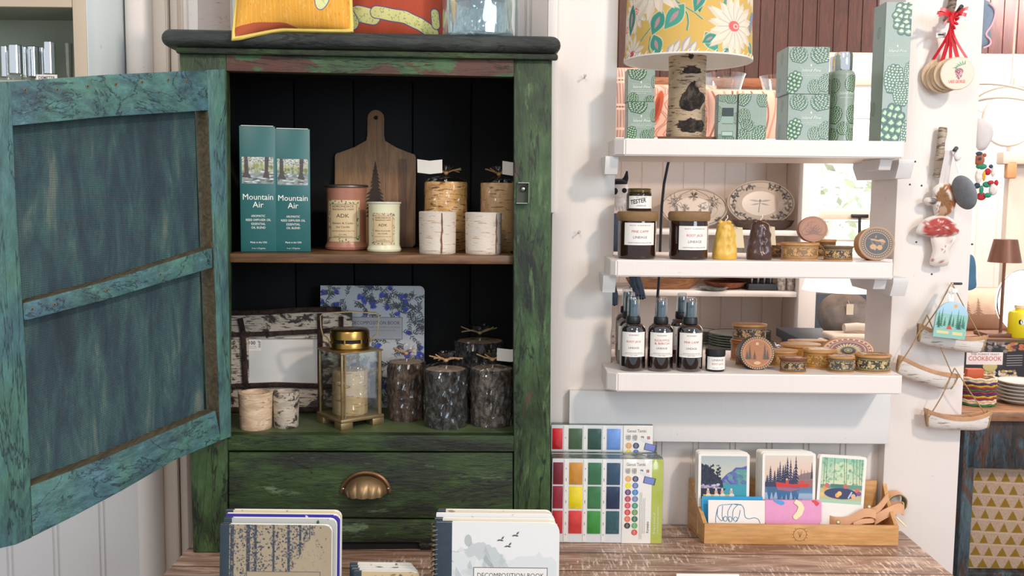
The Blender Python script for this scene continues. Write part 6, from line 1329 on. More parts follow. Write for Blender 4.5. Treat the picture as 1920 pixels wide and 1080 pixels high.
for pts in ([(14, 42), (14, 32), (18, 14), (24, 9), (36, 8)], [(18, 14), (17, 28), (22, 36), (26, 38), (28, 32)], [(27, 10), (26, 30), (30, 38)], [(28, 35), (31, 30), (35, 32), (35, 37), (31, 39), (28, 36)], [(36, 8), (50, 7), (62, 8)], [(44, 8), (37, 20), (37, 32), (40, 38)], [(37, 35), (40, 30), (44, 33), (44, 38), (40, 40), (37, 36)], [(55, 9), (47, 18), (46, 34), (50, 38)], [(47, 36), (50, 31), (55, 33), (54, 38), (50, 40)], [(60, 18), (57, 32), (52, 38)], [(50, 8), (62, 9), (67, 16), (69, 30), (76, 34), (86, 32), (94, 35), (97, 42)]):
    pp = [hp_(*p) for p in pts]; q_ = []
    for i in range(len(pp)-1):
        for s in range(4):
            t_ = s/4; p0 = Vector(pp[max(i-1, 0)]); p1 = Vector(pp[i]); p2 = Vector(pp[i+1]); p3 = Vector(pp[min(i+2, len(pp)-1)])
            q_.append(.5*((2*p1)+(p2-p0)*t_+(2*p0-5*p1+4*p2-p3)*t_*t_+(3*p1-p0-3*p2+p3)*t_**3))
    q_.append(Vector(pp[-1])); m.tube(q_, .00055, BLI, 5)
m.build('hand_drawing', hc)
# pink pouch
PK = plain('pink_leather', '#e29ac0', .35, 0, .04, 60, .1); a, b = P(1434, 945, Yf+.022), P(1543, 945, Yf+.022); hzp = P(1490, 941, Yf+.02).z-ZT-.006; wz = b.x-a.x
po = thing('leather_pouch', 'pink leather pouch with gold, red and blue confetti shapes', 'pouch', ((a.x+b.x)/2, Yf+.024, ZT+.006), 0, None, -6)
m = MB(); m.box((0, .006, hzp/2), (wz*.98, .011, hzp), PK, bev=.003); m.build('pouch_body', po)
m = MB(); m.prism([(-wz/2, -.0015, hzp*.42), (-wz/2, -.0015, hzp-.004), (-wz/2+.004, -.0015, hzp), (wz/2-.004, -.0015, hzp), (wz/2, -.0015, hzp-.004), (wz/2, -.0015, hzp*.45), (wz*.12, -.0025, hzp*.06), (-wz*.10, -.0025, hzp*.06)], (0, .002, 0), PK); m.build('flap', po)
GOLD = plain('gold_foil', '#f4e6b8', .3, .25, .04)
def band(m, pts, ws, y, mat):
    n = len(pts); V = []
    for i, (x, z_) in enumerate(pts):
        x0_, z0_ = pts[max(i-1, 0)]; x1_, z1_ = pts[min(i+1, n-1)]; dx, dz = x1_-x0_, z1_-z0_; l = math.hypot(dx, dz) or 1; nx, nz = -dz/l, dx/l
        V += [(x+nx*ws[i], y, z_+nz*ws[i]), (x-nx*ws[i], y, z_-nz*ws[i])]
    m.add(V, [(2*i, 2*i+1, 2*i+3, 2*i+2) for i in range(n-1)], mat)
m = MB(); k = wz/109
band(m, [(4*k, hzp-1*k), (13*k, hzp-7*k), (16*k, hzp-14*k), (12*k, hzp-24*k), (4*k, hzp-32*k), (2*k, hzp-34*k)], [4*k, 5*k, 6*k, 6*k, 5*k, 2*k], -.0032, GOLD)
band(m, [(-36*k, hzp), (-28*k, hzp-3*k), (-20*k, hzp-5*k), (-16*k, hzp-5*k)], [1*k, 3*k, 4*k, 2*k], -.0024, plain('blue_foil', '#4aa0d8', .4))
band(m, [(36*k, hzp), (42*k, hzp-2*k), (47*k, hzp-7*k), (48*k, hzp-8*k)], [1*k, 3*k, 4*k, 2*k], -.0024, plain('red_foil', '#e04848', .4)); m.build('confetti_print', po)
m = MB(); m.sphere((1*k, -.0035, hzp*.13), (.0045, .002, .0045), BRASSD, 16, 8); m.build('snap_button', po)
# folded leather straps
VEG = plain('veg_tan_leather', '#d9a57c', .5, 0, .07, 30, .15); ORE = plain('orange_edge_leather', '#c0602c', .5, 0, .08, 30)
def spl(pts, n=8):
    out = []
    for i in range(len(pts)-1):
        p0, p1, p2, p3 = [Vector(pts[min(max(j, 0), len(pts)-1)]) for j in (i-1, i, i+1, i+2)]
        for s in range(n): t_ = s/n; out.append(.5*((2*p1)+(p2-p0)*t_+(2*p0-5*p1+4*p2-p3)*t_*t_+(3*p1-p0-3*p2+p3)*t_**3))
    return out+[Vector(pts[-1])]
st = thing('leather_strap', 'folded tan leather strap with orange edge and brass snaps in the tray', 'strap', (0, 0, 0))
def S(px, py, Y): return P(px, py, Y)
m = MB(); YS = Yf+.045
m.strip(spl([S(1664, 932, YS+.01), S(1640, 958, YS), S(1610, 956, YS+.02), S(1575, 956, YS+.02), S(1556, 963, YS+.012), S(1554, 972, YS), S(1566, 977, YS-.01), S(1590, 976, YS-.012), S(1620, 962, YS-.015), S(1640, 964, YS-.018), S(1641, 974, YS-.015)]), (0, .002, .018), .0024, VEG); m.build('long_loop', st)
m = MB(); m.strip(spl([S(1641, 972, YS-.012), S(1635, 976, YS-.016), S(1615, 978, YS-.018), S(1600, 984, YS-.02)]), (0, .002, .010), .0022, VEG); m.build('tail', st)
for px, py, yy in ((1629, 950, YS-.008), (1571, 979, YS-.024)): m = MB(); q = S(px, py, yy); m.cyl(.005, 0, .002, BRASSD, 18, T(q.x, q.y, q.z) @ RX(80)); m.sphere((q.x, q.y-.002, q.z), (.003, .002, .003), GOLD, 12, 8); m.build('brass_snap', st)
st2 = thing('leather_strap', 'tan leather strap with green edge curling over the tray right side', 'strap', (0, 0, 0))
m = MB(); YS2 = Yf+.06
m.strip(spl([S(1640, 975, YS2-.02), S(1662, 962, YS2-.02), S(1685, 953, YS2-.015), S(1694, 957, YS2-.01), S(1692, 950, YS2), S(1676, 950, YS2+.01), S(1655, 958, YS2+.012)]), (0, .003, .021), .0024, VEG); m.build('lower_loop', st2)
m = MB(); m.strip(spl([S(1652, 956, YS2+.02), S(1658, 944, YS2+.02), S(1668, 930, YS2+.02), S(1684, 925, YS2+.02), S(1695, 934, YS2+.02), S(1694, 948, YS2+.015), S(1688, 954, YS2+.01)]), (-.004, .016, .004), .0024, plain('green_edge', '#5a6a52', .5)); 
m.strip(spl([S(1651, 955, YS2+.019), S(1657, 943, YS2+.019), S(1667, 928.6, YS2+.019), S(1684, 923.4, YS2+.019), S(1696.6, 933, YS2+.019), S(1696, 948, YS2+.014)]), (-.004, .016, .004), .0016, VEG); m.build('upper_loop', st2)
m = MB(); a_, b_ = S(1681, 970, YS2-.02), S(1699, 988, YS2-.03); m.tube([a_, (a_+b_)/2, b_], [.002, .002, .0012], GOLD, 8); m.build('brass_pin', st2)
# ================================================================ ornaments on the right post
YP = YW; RIB = plain('red_satin_ribbon', '#cf1f2c', .35, 0, .2, 60); WOODD = wood('pale_disc_wood', '#d3b08a', '#ead2b4', 'Z', .5, .5); TWG = birch('twig_hook_bark', '#8a7462', '#4a3c32', '#3a302a', .56, None, .55)
PBT = birch('pale_birch_twig', '#b9aa96', '#6a5a4c', '#5a4c40', .62, None, .56); NAILM = plain('dark_iron', '#3a3a3c', .4, .8); WRIB = plain('white_ribbon', '#e4dedb', .6, var=.05)
def stick(lab, a, b, r_, mat, nail=None, peg=None):
    o = thing('twig_hook', lab, 'hook', (0, 0, 0)); A, B = P(a[0], a[1], YP-.014), P(b[0], b[1], YP-.014); m = MB(); n = 8
    m.tube([A.lerp(B, i/n)+Vector((.0008*math.sin(i*2), 0, 0)) for i in range(n+1)], [r_*(1+.06*math.sin(i*1.7)) for i in range(n+1)], mat, 14); m.build('stick', o)
    d = (B-A).normalized(); m = MB(); m.tube([A-d*.0003, A-d*.0012], r_*.96, WOODEND, 14); m.build('cut_end', o)
    if nail: m = MB(); p0, p1 = P(nail[0], nail[1], YP-.018), P(nail[2], nail[3], YP-.055); m.tube([p0, p1], [.0035, .0045], NAILM, 10); m.build('peg', o)
stick('brown twig hook at the top of the right post, holding the wooden discs', (1792, -20), (1776, 40), .0085, TWG, (1790, 30, 1803, 12))
stick('pale birch twig hook with cut top holding the squirrel ornament', (1768, 240), (1757, 332), .0085, PBT, (1783, 290, 1793, 278))
# wooden discs
cvd = Canvas(60, 60, '#ecd9c6', 2.4)
cvd.line([(22, 20), (44, 12)], .8, '#2a3a30')
for i in range(7): cvd.leaf(30+i*2, 17-i*.5, 9, 1.3, 2.2+i*.45, '#5aa880')
cvd.ell(33, 26, 7.5, 6, '#a06870'); cvd.poly([(25.5, 26), (40.5, 26), (38, 36), (33, 42), (28, 36)], '#9a5a66')
for i in range(40): cvd.ell(26.5+rnd.random()*13, 22+rnd.random()*16, .8, .8, '#e0c0bc')
discs = [((1759, 141), 'wooden disc ornament farthest left in the hanging bunch'), ((1768, 145), 'second wooden disc from the left in the hanging bunch'), ((1776, 142), 'third wooden disc from the left in the hanging bunch'), ((1782, 139), 'fourth wooden disc from the left, just behind the printed one'), ((1794, 138), 'front wooden disc ornament printed with a pine cone and red lettering')]
for i, ((px, py), lab) in enumerate(discs):
    Yd = YP-.016-.009*i; q = P(px, py, Yd); R = (P(px+32, py, Yd).x-P(px-32, py, Yd).x)/2*(.95 if i == 4 else .93); o = thing('disc_ornament', lab, 'ornament', (q.x, Yd, q.z), 0, 'wooden disc ornaments on red ribbons', 0, 0)
    M = RZ(-16 if i < 4 else -10); m = MB(); m.cyl(R, -.002, .0035, WOODD, 44, M @ RX(90))
    if i == 4:
        m.art(cvd, lambda u, v: tuple(M @ Vector(((u*2-1)*R*.97, -.0038, (1-v*2)*R*.97))), ART, None, lambda u, v: (u-.5)**2+(v-.5)**2 < .245)
        fnn = lambda u, v: tuple(M @ Vector((u, -.0041, v))); m.text('LAKE GEORGE', .0085, (0, -R*.58), fnn, plain('pink_ink', '#e0606a', .5), 0, R*.95, .02)
    m.build('wooden_disc', o)
    m = MB(); top = P(1789-i*1.2, 22, YP-.042); 
    sx = (i-2)*.0035; m.strip(spl([(top.x-q.x+sx*.3, top.y-Yd, top.z-q.z), (top.x-q.x+sx, top.y-Yd+.004, (top.z-q.z)*.55+R*.4), (sx*2.4+(.004 if i != 4 else .0), -.002, R*.96)], 6), (.0075, .003*(-1)**i, 0), .0006, RIB)
    m.build('ribbon', o)
o = thing('ribbon_knot', 'bunch of red ribbon ends tied on the twig hook', 'ribbon', (0, 0, 0)); c = P(1786, 32, YP-.05); m = MB()
for i, (px, py) in enumerate(((1757, 24), (1763, 17), (1812, 28), (1815, 15), (1770, 44), (1760, 28), (1806, 22))): e = P(px, py, YP-.055-.002*i); m.strip(spl([c, c.lerp(e, .5)+Vector((0, -.004, .003)), e], 5), (.002, .001, .007), .0006, RIB)
for i in range(6): a = i*1.1; m.tube(spl([c+Vector((math.cos(a)*.006, -.004, math.sin(a)*.010)), c+Vector((math.cos(a+1)*.008, -.01, math.sin(a+1)*.012-.006)), c+Vector((math.cos(a+2)*.005, -.006, math.sin(a+2)*.012-.014))], 5), .0028, RIB, 8)
m.build('ribbon_loops', o)
m = MB(); a = P(1764, 66, YP-.03); m.box((a.x, a.y, a.z), (.020, .002, .011), PAPER, bev=.0008); m.box((a.x, a.y-.0013, a.z+.001), (.012, .0004, .003), INK); m.build('price_label', o)
# stuffed ornaments helper: puffy outline
def puffy(name, parent, pix, Y, th, mat, cv=None, box=None, rings=7, mat2=None):
    """soft stuffed shape from an outline drawn in photo pixels around its own centre, real thickness th"""
    pts = [P(a, b, Y) for a, b in pix]; n = len(pts); c = sum(pts, Vector())/n; m = MB(); V = []; col = []; Fs = []
    def colr(p):
        if cv is None: return (1, 1, 1, 1)
        x0_, y0_, x1_, y1_ = box; A, B = P(x0_, y1_, Y), P(x1_, y0_, Y); u = min(max((p.x-A.x)/(B.x-A.x), 0), .999); v = min(max(1-(p.z-A.z)/(B.z-A.z), 0), .999)
        h, w_ = cv.a.shape[:2]; return tuple(cv.a[int(v*h), int(u*w_)])+(1,)
    for side in (1, -1):
        base = len(V)
        for k_ in range(rings+1):
            s = k_/rings
            for p in pts: q = c.lerp(p, s); V.append((q.x, Y-side*th/2*math.sqrt(max(0, 1-s**2.6))-side*.0001, q.z)); col.append(colr(q) if side > 0 else (.6, .56, .52, 1))
        for k_ in range(rings):
            for i in range(n):
                f = (base+k_*n+i, base+k_*n+(i+1) % n, base+(k_+1)*n+(i+1) % n, base+(k_+1)*n+i); Fs.append(f if side > 0 else f[::-1])
    m.add(V, Fs, mat, None, col); o = m.build(name, parent, offset=parent.location[:]); return o
def dens(pix, k=5):
    out = []
    for i in range(len(pix)):
        p0, p1, p2, p3 = [Vector(pix[(i+j) % len(pix)]) for j in (-1, 0, 1, 2)]
        for s in range(k): t_ = s/k; q = .5*((2*p1)+(p2-p0)*t_+(2*p0-5*p1+4*p2-p3)*t_*t_+(3*p1-p0-3*p2+p3)*t_**3); out.append((q.x, q.y))
    return out
so = thing('stuffed_ornament', 'stuffed squirrel on a red toadstool ornament hanging from the birch twig', 'ornament', P(1760, 420, YP-.022))
cv = Canvas(75, 155, '#e3d8cf', 3.0); r = random.Random(3)      # pixels 1718..1793 x 343..498
sq = lambda x, y: (x-1718, y-343)
cv.poly([sq(*p) for p in dens([(1764, 346), (1780, 346), (1790, 362), (1790, 382), (1780, 400), (1772, 404), (1780, 385), (1778, 362)])], '#a8653a')
cv.poly([sq(*p) for p in dens([(1750, 362), (1756, 352), (1764, 352), (1772, 362), (1780, 380), (1778, 396), (1770, 404), (1756, 403), (1754, 390), (1758, 380), (1750, 376), (1748, 368)])], '#8a6240')
for i in range(130): x, y = r.uniform(1750, 1779), r.uniform(354, 402); cv.line([sq(x, y), sq(x+1, y+3)], .5, r.choice(['#5a3a24', '#b08a60', '#3a2a20']), .6)
cv.poly([sq(*p) for p in dens([(1756, 388), (1766, 386), (1772, 394), (1768, 404), (1756, 404)])], '#b8937a'); cv.ell(*sq(1743, 377), 7.5, 6.5, '#5d5452'); cv.ell(*sq(1741, 375), 5, 4, '#837c7c'); cv.ell(*sq(1757, 360), 1, 1, '#101010')
cap = dens([(1724, 436), (1726, 424), (1738, 412), (1752, 407), (1770, 407), (1786, 416), (1794, 430), (1792, 436), (1770, 440), (1745, 441)])
cv.poly([sq(*p) for p in cap], '#b04a44')
for i in range(150): x = r.uniform(1726, 1792); cv.line([sq(x, r.uniform(412, 425)), sq(x+(x-1758)*.06, r.uniform(425, 438))], .45, r.choice(['#8a2c2c', '#d07068', '#6a2424']), .6)
for i in range(22): cv.ell(*sq(r.uniform(1730, 1788), r.uniform(412, 430)), 1.5, 1.1, '#ecd8cc')
for i in range(60): x = r.uniform(1735, 1788); cv.line([sq(x, 439), sq(1758+(x-1758)*.7, 444)], .6, '#c06a5e')
for x in (1752, 1768, 1773): cv.line([sq(x, 446), sq(x-1, 470), sq(x-2+(x-1760)*.2, 494)], .9, '#a04848' if x != 1773 else '#6a5a5a')
cv.ell(*sq(1782, 450), 7, 8, '#d0c4bc'); cv.line([sq(1776, 453), sq(1788, 450)], 1.2, '#7a7070')
FAB = ARTF; BX = (1718, 343, 1793, 498)
puffy('mushroom_cap', so, dens([(1719, 438), (1721, 424), (1733, 411), (1752, 404), (1772, 404), (1788, 413), (1797, 428), (1796, 439), (1770, 444), (1745, 444)], 4), YP-.024, .026, FAB, cv, BX)
puffy('mushroom_stem', so, dens([(1747, 440), (1784, 440), (1792, 448), (1784, 462), (1778, 475), (1776, 498), (1744, 496), (1748, 470)], 4), YP-.020, .020, FAB, cv, BX)
puffy('squirrel', so, dens([(1748, 356), (1756, 347), (1766, 344), (1781, 344), (1792, 360), (1792, 384), (1784, 400), (1772, 407), (1754, 406), (1750, 394), (1748, 386), (1737, 385), (1731, 377), (1737, 370), (1748, 370)], 4), YP-.022, .024, FAB, cv, BX)
m = MB(); 
for dx, (ex, ey) in ((-4, (1764, 345)), (4, (1774, 345))): m.strip(spl([P(1781+dx, 282, YP-.045), P(1775+dx, 310, YP-.035), P(ex, ey, YP-.022)], 6), (.009, 0, 0), .0006, WRIB)
m.build('ribbon_loop', so, offset=so.location[:])
go = thing('stuffed_ornament', 'grey felt oval ornament turned edge on, hanging beside the squirrel', 'ornament', P(1808, 360, YP-.04))
m = MB(); q = P(1808, 361, YP-.045); Mx = T(q.x, q.y, q.z) @ RY(-20) @ RZ(-64); m.sphere((0, 0, 0), (.028, .013, .037), plain('grey_felt', '#7b7f84', .9, 0, .1, 80, .4), 32, 20, None, Mx)
m.build('felt_body', go, offset=go.location[:]); m = MB(); m.sphere((0, -.0035, 0), (.0265, .011, .0355), plain('white_ticking', '#d9d4d0', .8), 32, 20, None, Mx @ RZ(170)); m.build('printed_side', go, offset=go.location[:])
m = MB(); m.strip(spl([P(1787, 284, YP-.048), P(1793, 300, YP-.046), P(1799, 325, YP-.045)], 6), (.007, .002, 0), .0006, WRIB); m.sphere(P(1796, 292, YP-.05), (.008, .004, .010), WRIB, 12, 8); m.build('ribbon_loop', go, offset=go.location[:])
# camping tag ornament with white ribbon
cv = Canvas(64, 70, '#a8cdd4', 2.6); cv.grad(0, 26, '#b4d4e8', '#a0c8d8'); cv.rect(0, 24, 64, 70, '#8fc0b4'); cv.ell(36, 8, 4, 3.5, '#e8a860')
for i, (x, h) in enumerate(((6, 28), (12, 34), (8, 22), (19, 16), (30, 30), (28, 24), (36, 18), (44, 34), (50, 26), (55, 22), (58, 16), (47, 20))): cv.pine(x, 48+(i % 3)*2, h, 9, ['#2c6a54', '#35785e', '#245a48'][i % 3], i+40)
cv.poly([(24, 53), (29, 44), (36, 53)], '#d0503c'); cv.rect(6, 57, 30, 62, '#e0d090'); cv.rect(38, 57, 58, 63, '#e0d090')
to = thing('tag_ornament', 'pale blue camping scene ornament with green pines hanging on white ribbon', 'ornament', P(1784, 600, YP-.078))
A, B = P(1752, 638, YP-.081), P(1816, 570, YP-.081); W_, H_ = B.x-A.x, B.z-A.z; lo = to.location
def tagmask(u, v): return not (v < .42 and ((u-.5)/.5)**2+((v-.42)/.42)**2 > 1)
Mt = RY(6); m = MB(); outl = [(-W_/2, -H_/2), (W_/2, -H_/2), (W_/2, H_*.08)]+[(W_/2*math.cos(a), H_*.08+H_*.42*math.sin(a)) for a in np.linspace(.15, PI-.15, 14)]+[(-W_/2, H_*.08)]
m.prism([(x, 0, z) for x, z in outl], (0, .004, 0), plain('tag_back', '#9cc8cc', .4), Mt)
m.art(cv, lambda u, v: tuple(Mt @ Vector((-W_/2+u*W_, -.0004, H_/2-v*H_))), ARTG, None, tagmask); o = m.build('printed_tag', to)
m = MB(); n0 = P(1783, 530, YP-.035); q = P(1784, 573, YP-.078)
for s in (-1, 1): m.strip([n0-Vector(lo)+Vector((s*.002, 0, 0)), (n0+q)/2-Vector(lo)+Vector((s*.004, 0, 0)), q-Vector(lo)+Vector((s*.001, 0, 0))], (.005, 0, 0), .0006, WRIB)
m.build('ribbon_loop', to)
m = MB(); q = P(1790, 545, YP-.062)-Vector(lo); m.box((q.x, q.y, q.z), (.012, .002, .009), PAPER, RY(0), bev=.0006); m.build('price_label', to)
m = MB(); q = P(1784, 532, YP); m.tube([(q.x, YP+.002, q.z), (q.x, YP-.045, q.z+.004)], .0028, NAILM, 8); one('wall_nail', m, 'iron nail holding the camping ornament and top bark canoe', 'nail')
# bark canoes
CAN = birch('canoe_birch', '#e6ded6', '#a0948a', '#6f665e', .66, None, .60); CIN = plain('inner_bark', '#b98a62', .6, 0, .2, 30); ROPE = plain('jute_cord', '#a88a62', .8, 0, .25, 200, .5); CIND = plain('inner_bark_dark', '#6f564a', .6, 0, .25, 30)
def canoe(lab, L_, R_, W, Hh, nail, sag, inner, mat=CAN, yoff=.0, dip=.006, roll=-18):
    A, B = P(L_[0], L_[1], YP-.028-yoff), P(R_[0], R_[1], YP-.028-yoff); mid = (A+B)/2; o = thing('bark_canoe', lab, 'ornament', mid, 0, 'birch bark canoe ornaments'); d = B-A; Ln = d.length; ang = math.atan2(d.z, d.x)
    M = Matrix.Rotation(-ang, 4, 'Y') @ Matrix.Rotation(math.radians(roll), 4, 'X'); nu, nv = 30, 16
    def fn(u, v, ins=0):
        t_ = 2*u-1; s = (v-.5)*PI; wd = (W-ins)*(1-abs(t_)**3*.72); rim = sag*t_*t_; bot = -Hh*(1-.30*abs(t_)**6)+ins
        return M @ Vector((t_*Ln/2*(1-.06*math.cos(s)*(abs(t_)**3)), wd*math.sin(s), rim+(bot-rim)*abs(math.cos(s))**.75))
    m = MB(); m.grid(lambda u, v: fn(u, v), nu, nv, mat, flip=True); m.build('hull', o)
    m = MB(); m.grid(lambda u, v: fn(u, v, .0018), nu, nv, inner); m.build('inner_bark', o)
    for sv in (0.0, 1.0):
        m = MB(); V = []; m.strip([fn(i/nu, sv)+Vector((0, (-.0008 if sv < .5 else .0008), -.004)) for i in range(nu+1)], tuple(M.to_3x3() @ Vector((0, 0, .0075))), .0018, CIN if sv < .5 else inner); m.build('rim_band', o)
    for t_ in (0.02, .98): m = MB(); m.tube([fn(t_, i/12) for i in range(13)], .0022, ROPE, 7); m.build('end_stitching', o)
    N = P(nail[0], nail[1], YP-.045)-mid; m = MB()
    for t_ in (.03, .97):
        e = fn(t_, .12); m.tube(spl([e, e.lerp(N, .5)+Vector((0, -.004, -.004)), N], 8), .0013, ROPE, 6)
    m.build('hanging_cord', o); return o
canoe('topmost birch bark canoe, half behind the camping ornament', (1720, 618), (1848, 640), .017, .030, (1784, 530), .014, CIND, yoff=.010, roll=-6)
canoe('middle birch bark canoe with orange brown rim tilting down to the right', (1684, 672), (1795, 708), .017, .034, (1738, 590), .008, CIN, yoff=.002, roll=-4)
canoe('lowest birch bark canoe hanging by long jute cords', (1734, 778), (1857, 782), .018, .030, (1790, 690), .015, CIN, yoff=.002, roll=-4)
m = MB(); 
for px, py in ((1738, 590), (1790, 690)): pass
# ================================================================ wall shelf at the upper left
GG = plain('grey_green_paint', '#a2a795', .6, 0, .12, 6); AQ = whitepaint('aqua_white_paint', '#eaf4f4', .03); BEI = whitepaint('beige_paint', '#d2bfa6', .06)
ux1 = P(163, 60, 2.06).x; uxi = P(137, 60, 2.06).x; uz = P(100, 152, 2.09).z; ub = uz-.16; UX0 = -1.45
u = thing('shelf_unit', 'beige wall shelf unit with aqua side holding chrome capped bottles', 'shelf', ((UX0+ux1)/2, 2.175, ub)); off = u.location[:]
def up(name, *boxes):
    m = MB()
    for c, s, mat in boxes: m.box(c, s, mat, bev=.0015)
    m.build(name, u, offset=off)
up('side_panel', ((ux1-.006, 2.18, (ub+2.7)/2), (.012, .236, 2.7-ub), AQ)); up('side_panel', ((UX0+.006, 2.18, (ub+2.7)/2), (.012, .236, 2.7-ub), AQ))
up('face_stile', (((uxi+ux1)/2-.0005, 2.066, (ub+2.7)/2), (ux1-uxi-.001, .012, 2.7-ub), BEI)); zr = P(70, 13, 2.06).z
up('top_rail', (((UX0+uxi)/2+.005, 2.066, (zr+2.7)/2), (uxi-UX0-.012, .012, 2.7-zr), BEI)); up('back_panel', (((UX0+ux1)/2, 2.290, (ub+2.7)/2), (ux1-UX0-.025, .008, 2.7-ub), GG))
up('shelf_board', (((UX0+ux1)/2, 2.175, uz-.008), (ux1-UX0-.026, .20, .016), GG)); up('shelf_board', (((UX0+ux1)/2, 2.18, zr+.02), (ux1-UX0-.026, .21, .016), GG)); up('bottom_board', (((UX0+ux1)/2, 2.175, ub+.01), (ux1-UX0-.026, .21, .016), GG))
GLT = glassy('bottle_glass_pale', (.90, .92, .85), .10, .04, 0, 60, .8)
for i, (p0, p1, pt, Yc, lab, cyl) in enumerate(((2, 18, 87, 2.19, 'chrome capped bottle at the frame edge, behind the pair', 1), (17, 42, 85, 2.13, 'wide chrome capped bottle second from the left on the beige shelf', 1), (42, 52, 88, 2.20, 'narrow chrome capped bottle behind, between the wider two', 1), (52, 74, 88, 2.18, 'chrome capped bottle left of the tallest one on the beige shelf', 1), (83, 104, 79, 2.125, 'tallest chrome capped bottle above the name label on the beige shelf', 1), (74, 84, 89, 2.2, 'slim chrome capped bottle tucked left behind the tallest one', 1), (122, 136, 83, 2.14, 'dull silver tapered cup at the right end of the beige shelf', 0))):
    a, b_ = P(p0, 110, Yc), P(p1, 110, Yc); R = (b_.x-a.x)/2; h = P((p0+p1)/2, pt, Yc).z-uz; o = thing('perfume_bottle' if cyl else 'metal_cup', lab, 'bottle' if cyl else 'cup', ((a.x+b_.x)/2, Yc, uz+.0005), 0, 'chrome capped bottles on the beige shelf' if cyl else None)
    if cyl:
        m = MB(); m.box((0, 0, .009), (R*2.3 if p1-p0 > 12 else R*1.9, R*1.6, .017), GLT, bev=.002); m.build('glass_base', o); m = MB(); m.cyl(R, .0178, h, CHROME, 40, None, .0015); m.build('chrome_cap', o)
        if p0 == 83:
            m = MB(); m.box((-.003, -R*.8-.0008, .0095), (.046, .0006, .013), PAPER); m.text('DEMETER', .0095, (-.003, .006), flatm(-R*.8-.0014), INKT, 0, .036, .02); m.build('paper_label', o)
    else: m = MB(); m.lathe([(1e-5, 0), (R*.8, 0), (R*.98, h), (R*1.02, h+.001), (R*.92, h), (R*.75, .003), (1e-5, .003)], plain('dull_silver', '#8f9184', .3, .9), 32); m.build('cup_body', o)
# ================================================================ room behind the hatch
RED = wood('red_pine_boards', '#2e1009', '#5e2816', 'Z', 1, .55, dist=1.2); PEACH = whitepaint('peach_paint', '#f0d8c4', .04); CREAMW = whitepaint('warm_cream_wall', '#f8e8dc', .05)
YB = 5.2
zred = P(1400, 165, YB).z; zred2 = P(1600, 98, YB).z; wx0, wx1 = P(1526, 300, YB).x, P(1760, 300, YB).x; wz1 = P(1600, 162, YB).z; wz0 = P(1600, 560, YB).z
m = MB(); beadboard(m, .1, wx0, zred, 3.6, YB, .075, RED, .006); beadboard(m, wx0, 4.4, zred2, 3.6, YB-.004, .075, RED, .006); struct('wall_far', m, 'red brown pine boarding high on the far wall')
m = MB(); beadboard(m, .1, wx0, 0, zred, YB, .1, CREAMW, .004); m.box(((wx0+wx1)/2, YB+.03, wz0/2), (wx1-wx0, .06, wz0), CREAMW); beadboard(m, wx1, 4.4, 0, zred2, YB-.002, .11, CREAMW, .004); m.box(((wx0+wx1)/2, YB+.03, (wz1+zred2)/2), (wx1-wx0, .06, zred2-wz1), PEACH); struct('wall_1', m, 'cream boarded far wall around the bright window')
ZR = P(1400, 152, YB).z
m = MB(); m.box(((.1+wx0)/2, YB-.04, zred+.02), (wx0-.1, .06, .05), wood('orange_rail', '#7a3a18', '#b06a34', 'X'), bev=.006); struct('trim_5', m, 'orange brown rail at the foot of the pine boarding')
# window
m = MB(); YWn = YB-.02
for c, s in ((((wx0+wx1)/2, YWn, wz1+.03), (wx1-wx0+.1, .05, .06)), (((wx0+wx1)/2, YWn, wz0), (wx1-wx0+.1, .08, .04)), ((wx0, YWn, (wz0+wz1)/2), (.06, .05, wz1-wz0)), ((wx1, YWn, (wz0+wz1)/2), (.06, .05, wz1-wz0))): m.box(c, s, PEACH, bev=.006)
zs = P(1600, 403, YB).z; m.box(((wx0+wx1)/2, YWn+.01, zs), (wx1-wx0-.06, .03, .05), PEACH, bev=.004)
m2 = m; o = m.build('window_1'); o['kind'] = 'structure'; o['label'] = 'bright sash window with pale peach frame beyond the hatch'; o['category'] = 'window'
m = MB(); m.box(((wx0+wx1)/2, YWn+.02, (wz0+wz1)/2), (wx1-wx0-.06, .004, wz1-wz0-.04), glassy('window_glass', (1, 1, 1), .01, .0, 0, 60, .2)); g = m.build('window_pane', o)
m = MB(); q = P(1612, 405, YWn-.03); m.box((q.x, q.y, q.z), (.09, .02, .02), NAILM, RX(0), bev=.004); m.tube([(q.x, q.y, q.z), (q.x, q.y-.01, q.z-.12)], .008, NAILM, 8); m.build('sash_latch', o)
# outdoors
m = MB(); H0 = 7.4
for i in range(30): m.box((4.6, H0+.02*(i % 2), .9+i*.13), (7.4, .04, .128), WHITE2)
m.box((3.3, H0-.03, 2.2), (.5, .05, .9), plain('outdoor_sash', '#dfe6ea', .3)); one('clapboard_house', m, 'white clapboard house wall seen through the bright window', 'house')
LEAFM = plain('pale_leaves', '#cfdfc4', .6, 0, .3, 6); m = MB(); r = random.Random(4); V = []; Fs = []
for i in range(1500):
    x, y, z = r.uniform(2.0, 4.6), r.uniform(6.3, 6.9), .5+r.random()**.8*1.25; a = r.uniform(0, 6.3); s = r.uniform(.03, .06); b = len(V); ux, uz_ = math.cos(a)*s, math.sin(a)*s; V += [(x-ux, y, z-uz_), (x+uz_*.4, y+.02, z-ux*.4), (x+ux, y, z+uz_), (x-uz_*.4, y-.02, z+ux*.4)]; Fs.append((b, b+1, b+2, b+3))
m.add(V, Fs, LEAFM); one('garden_bush', m, 'pale green bush outside the lower window sash', 'bush')
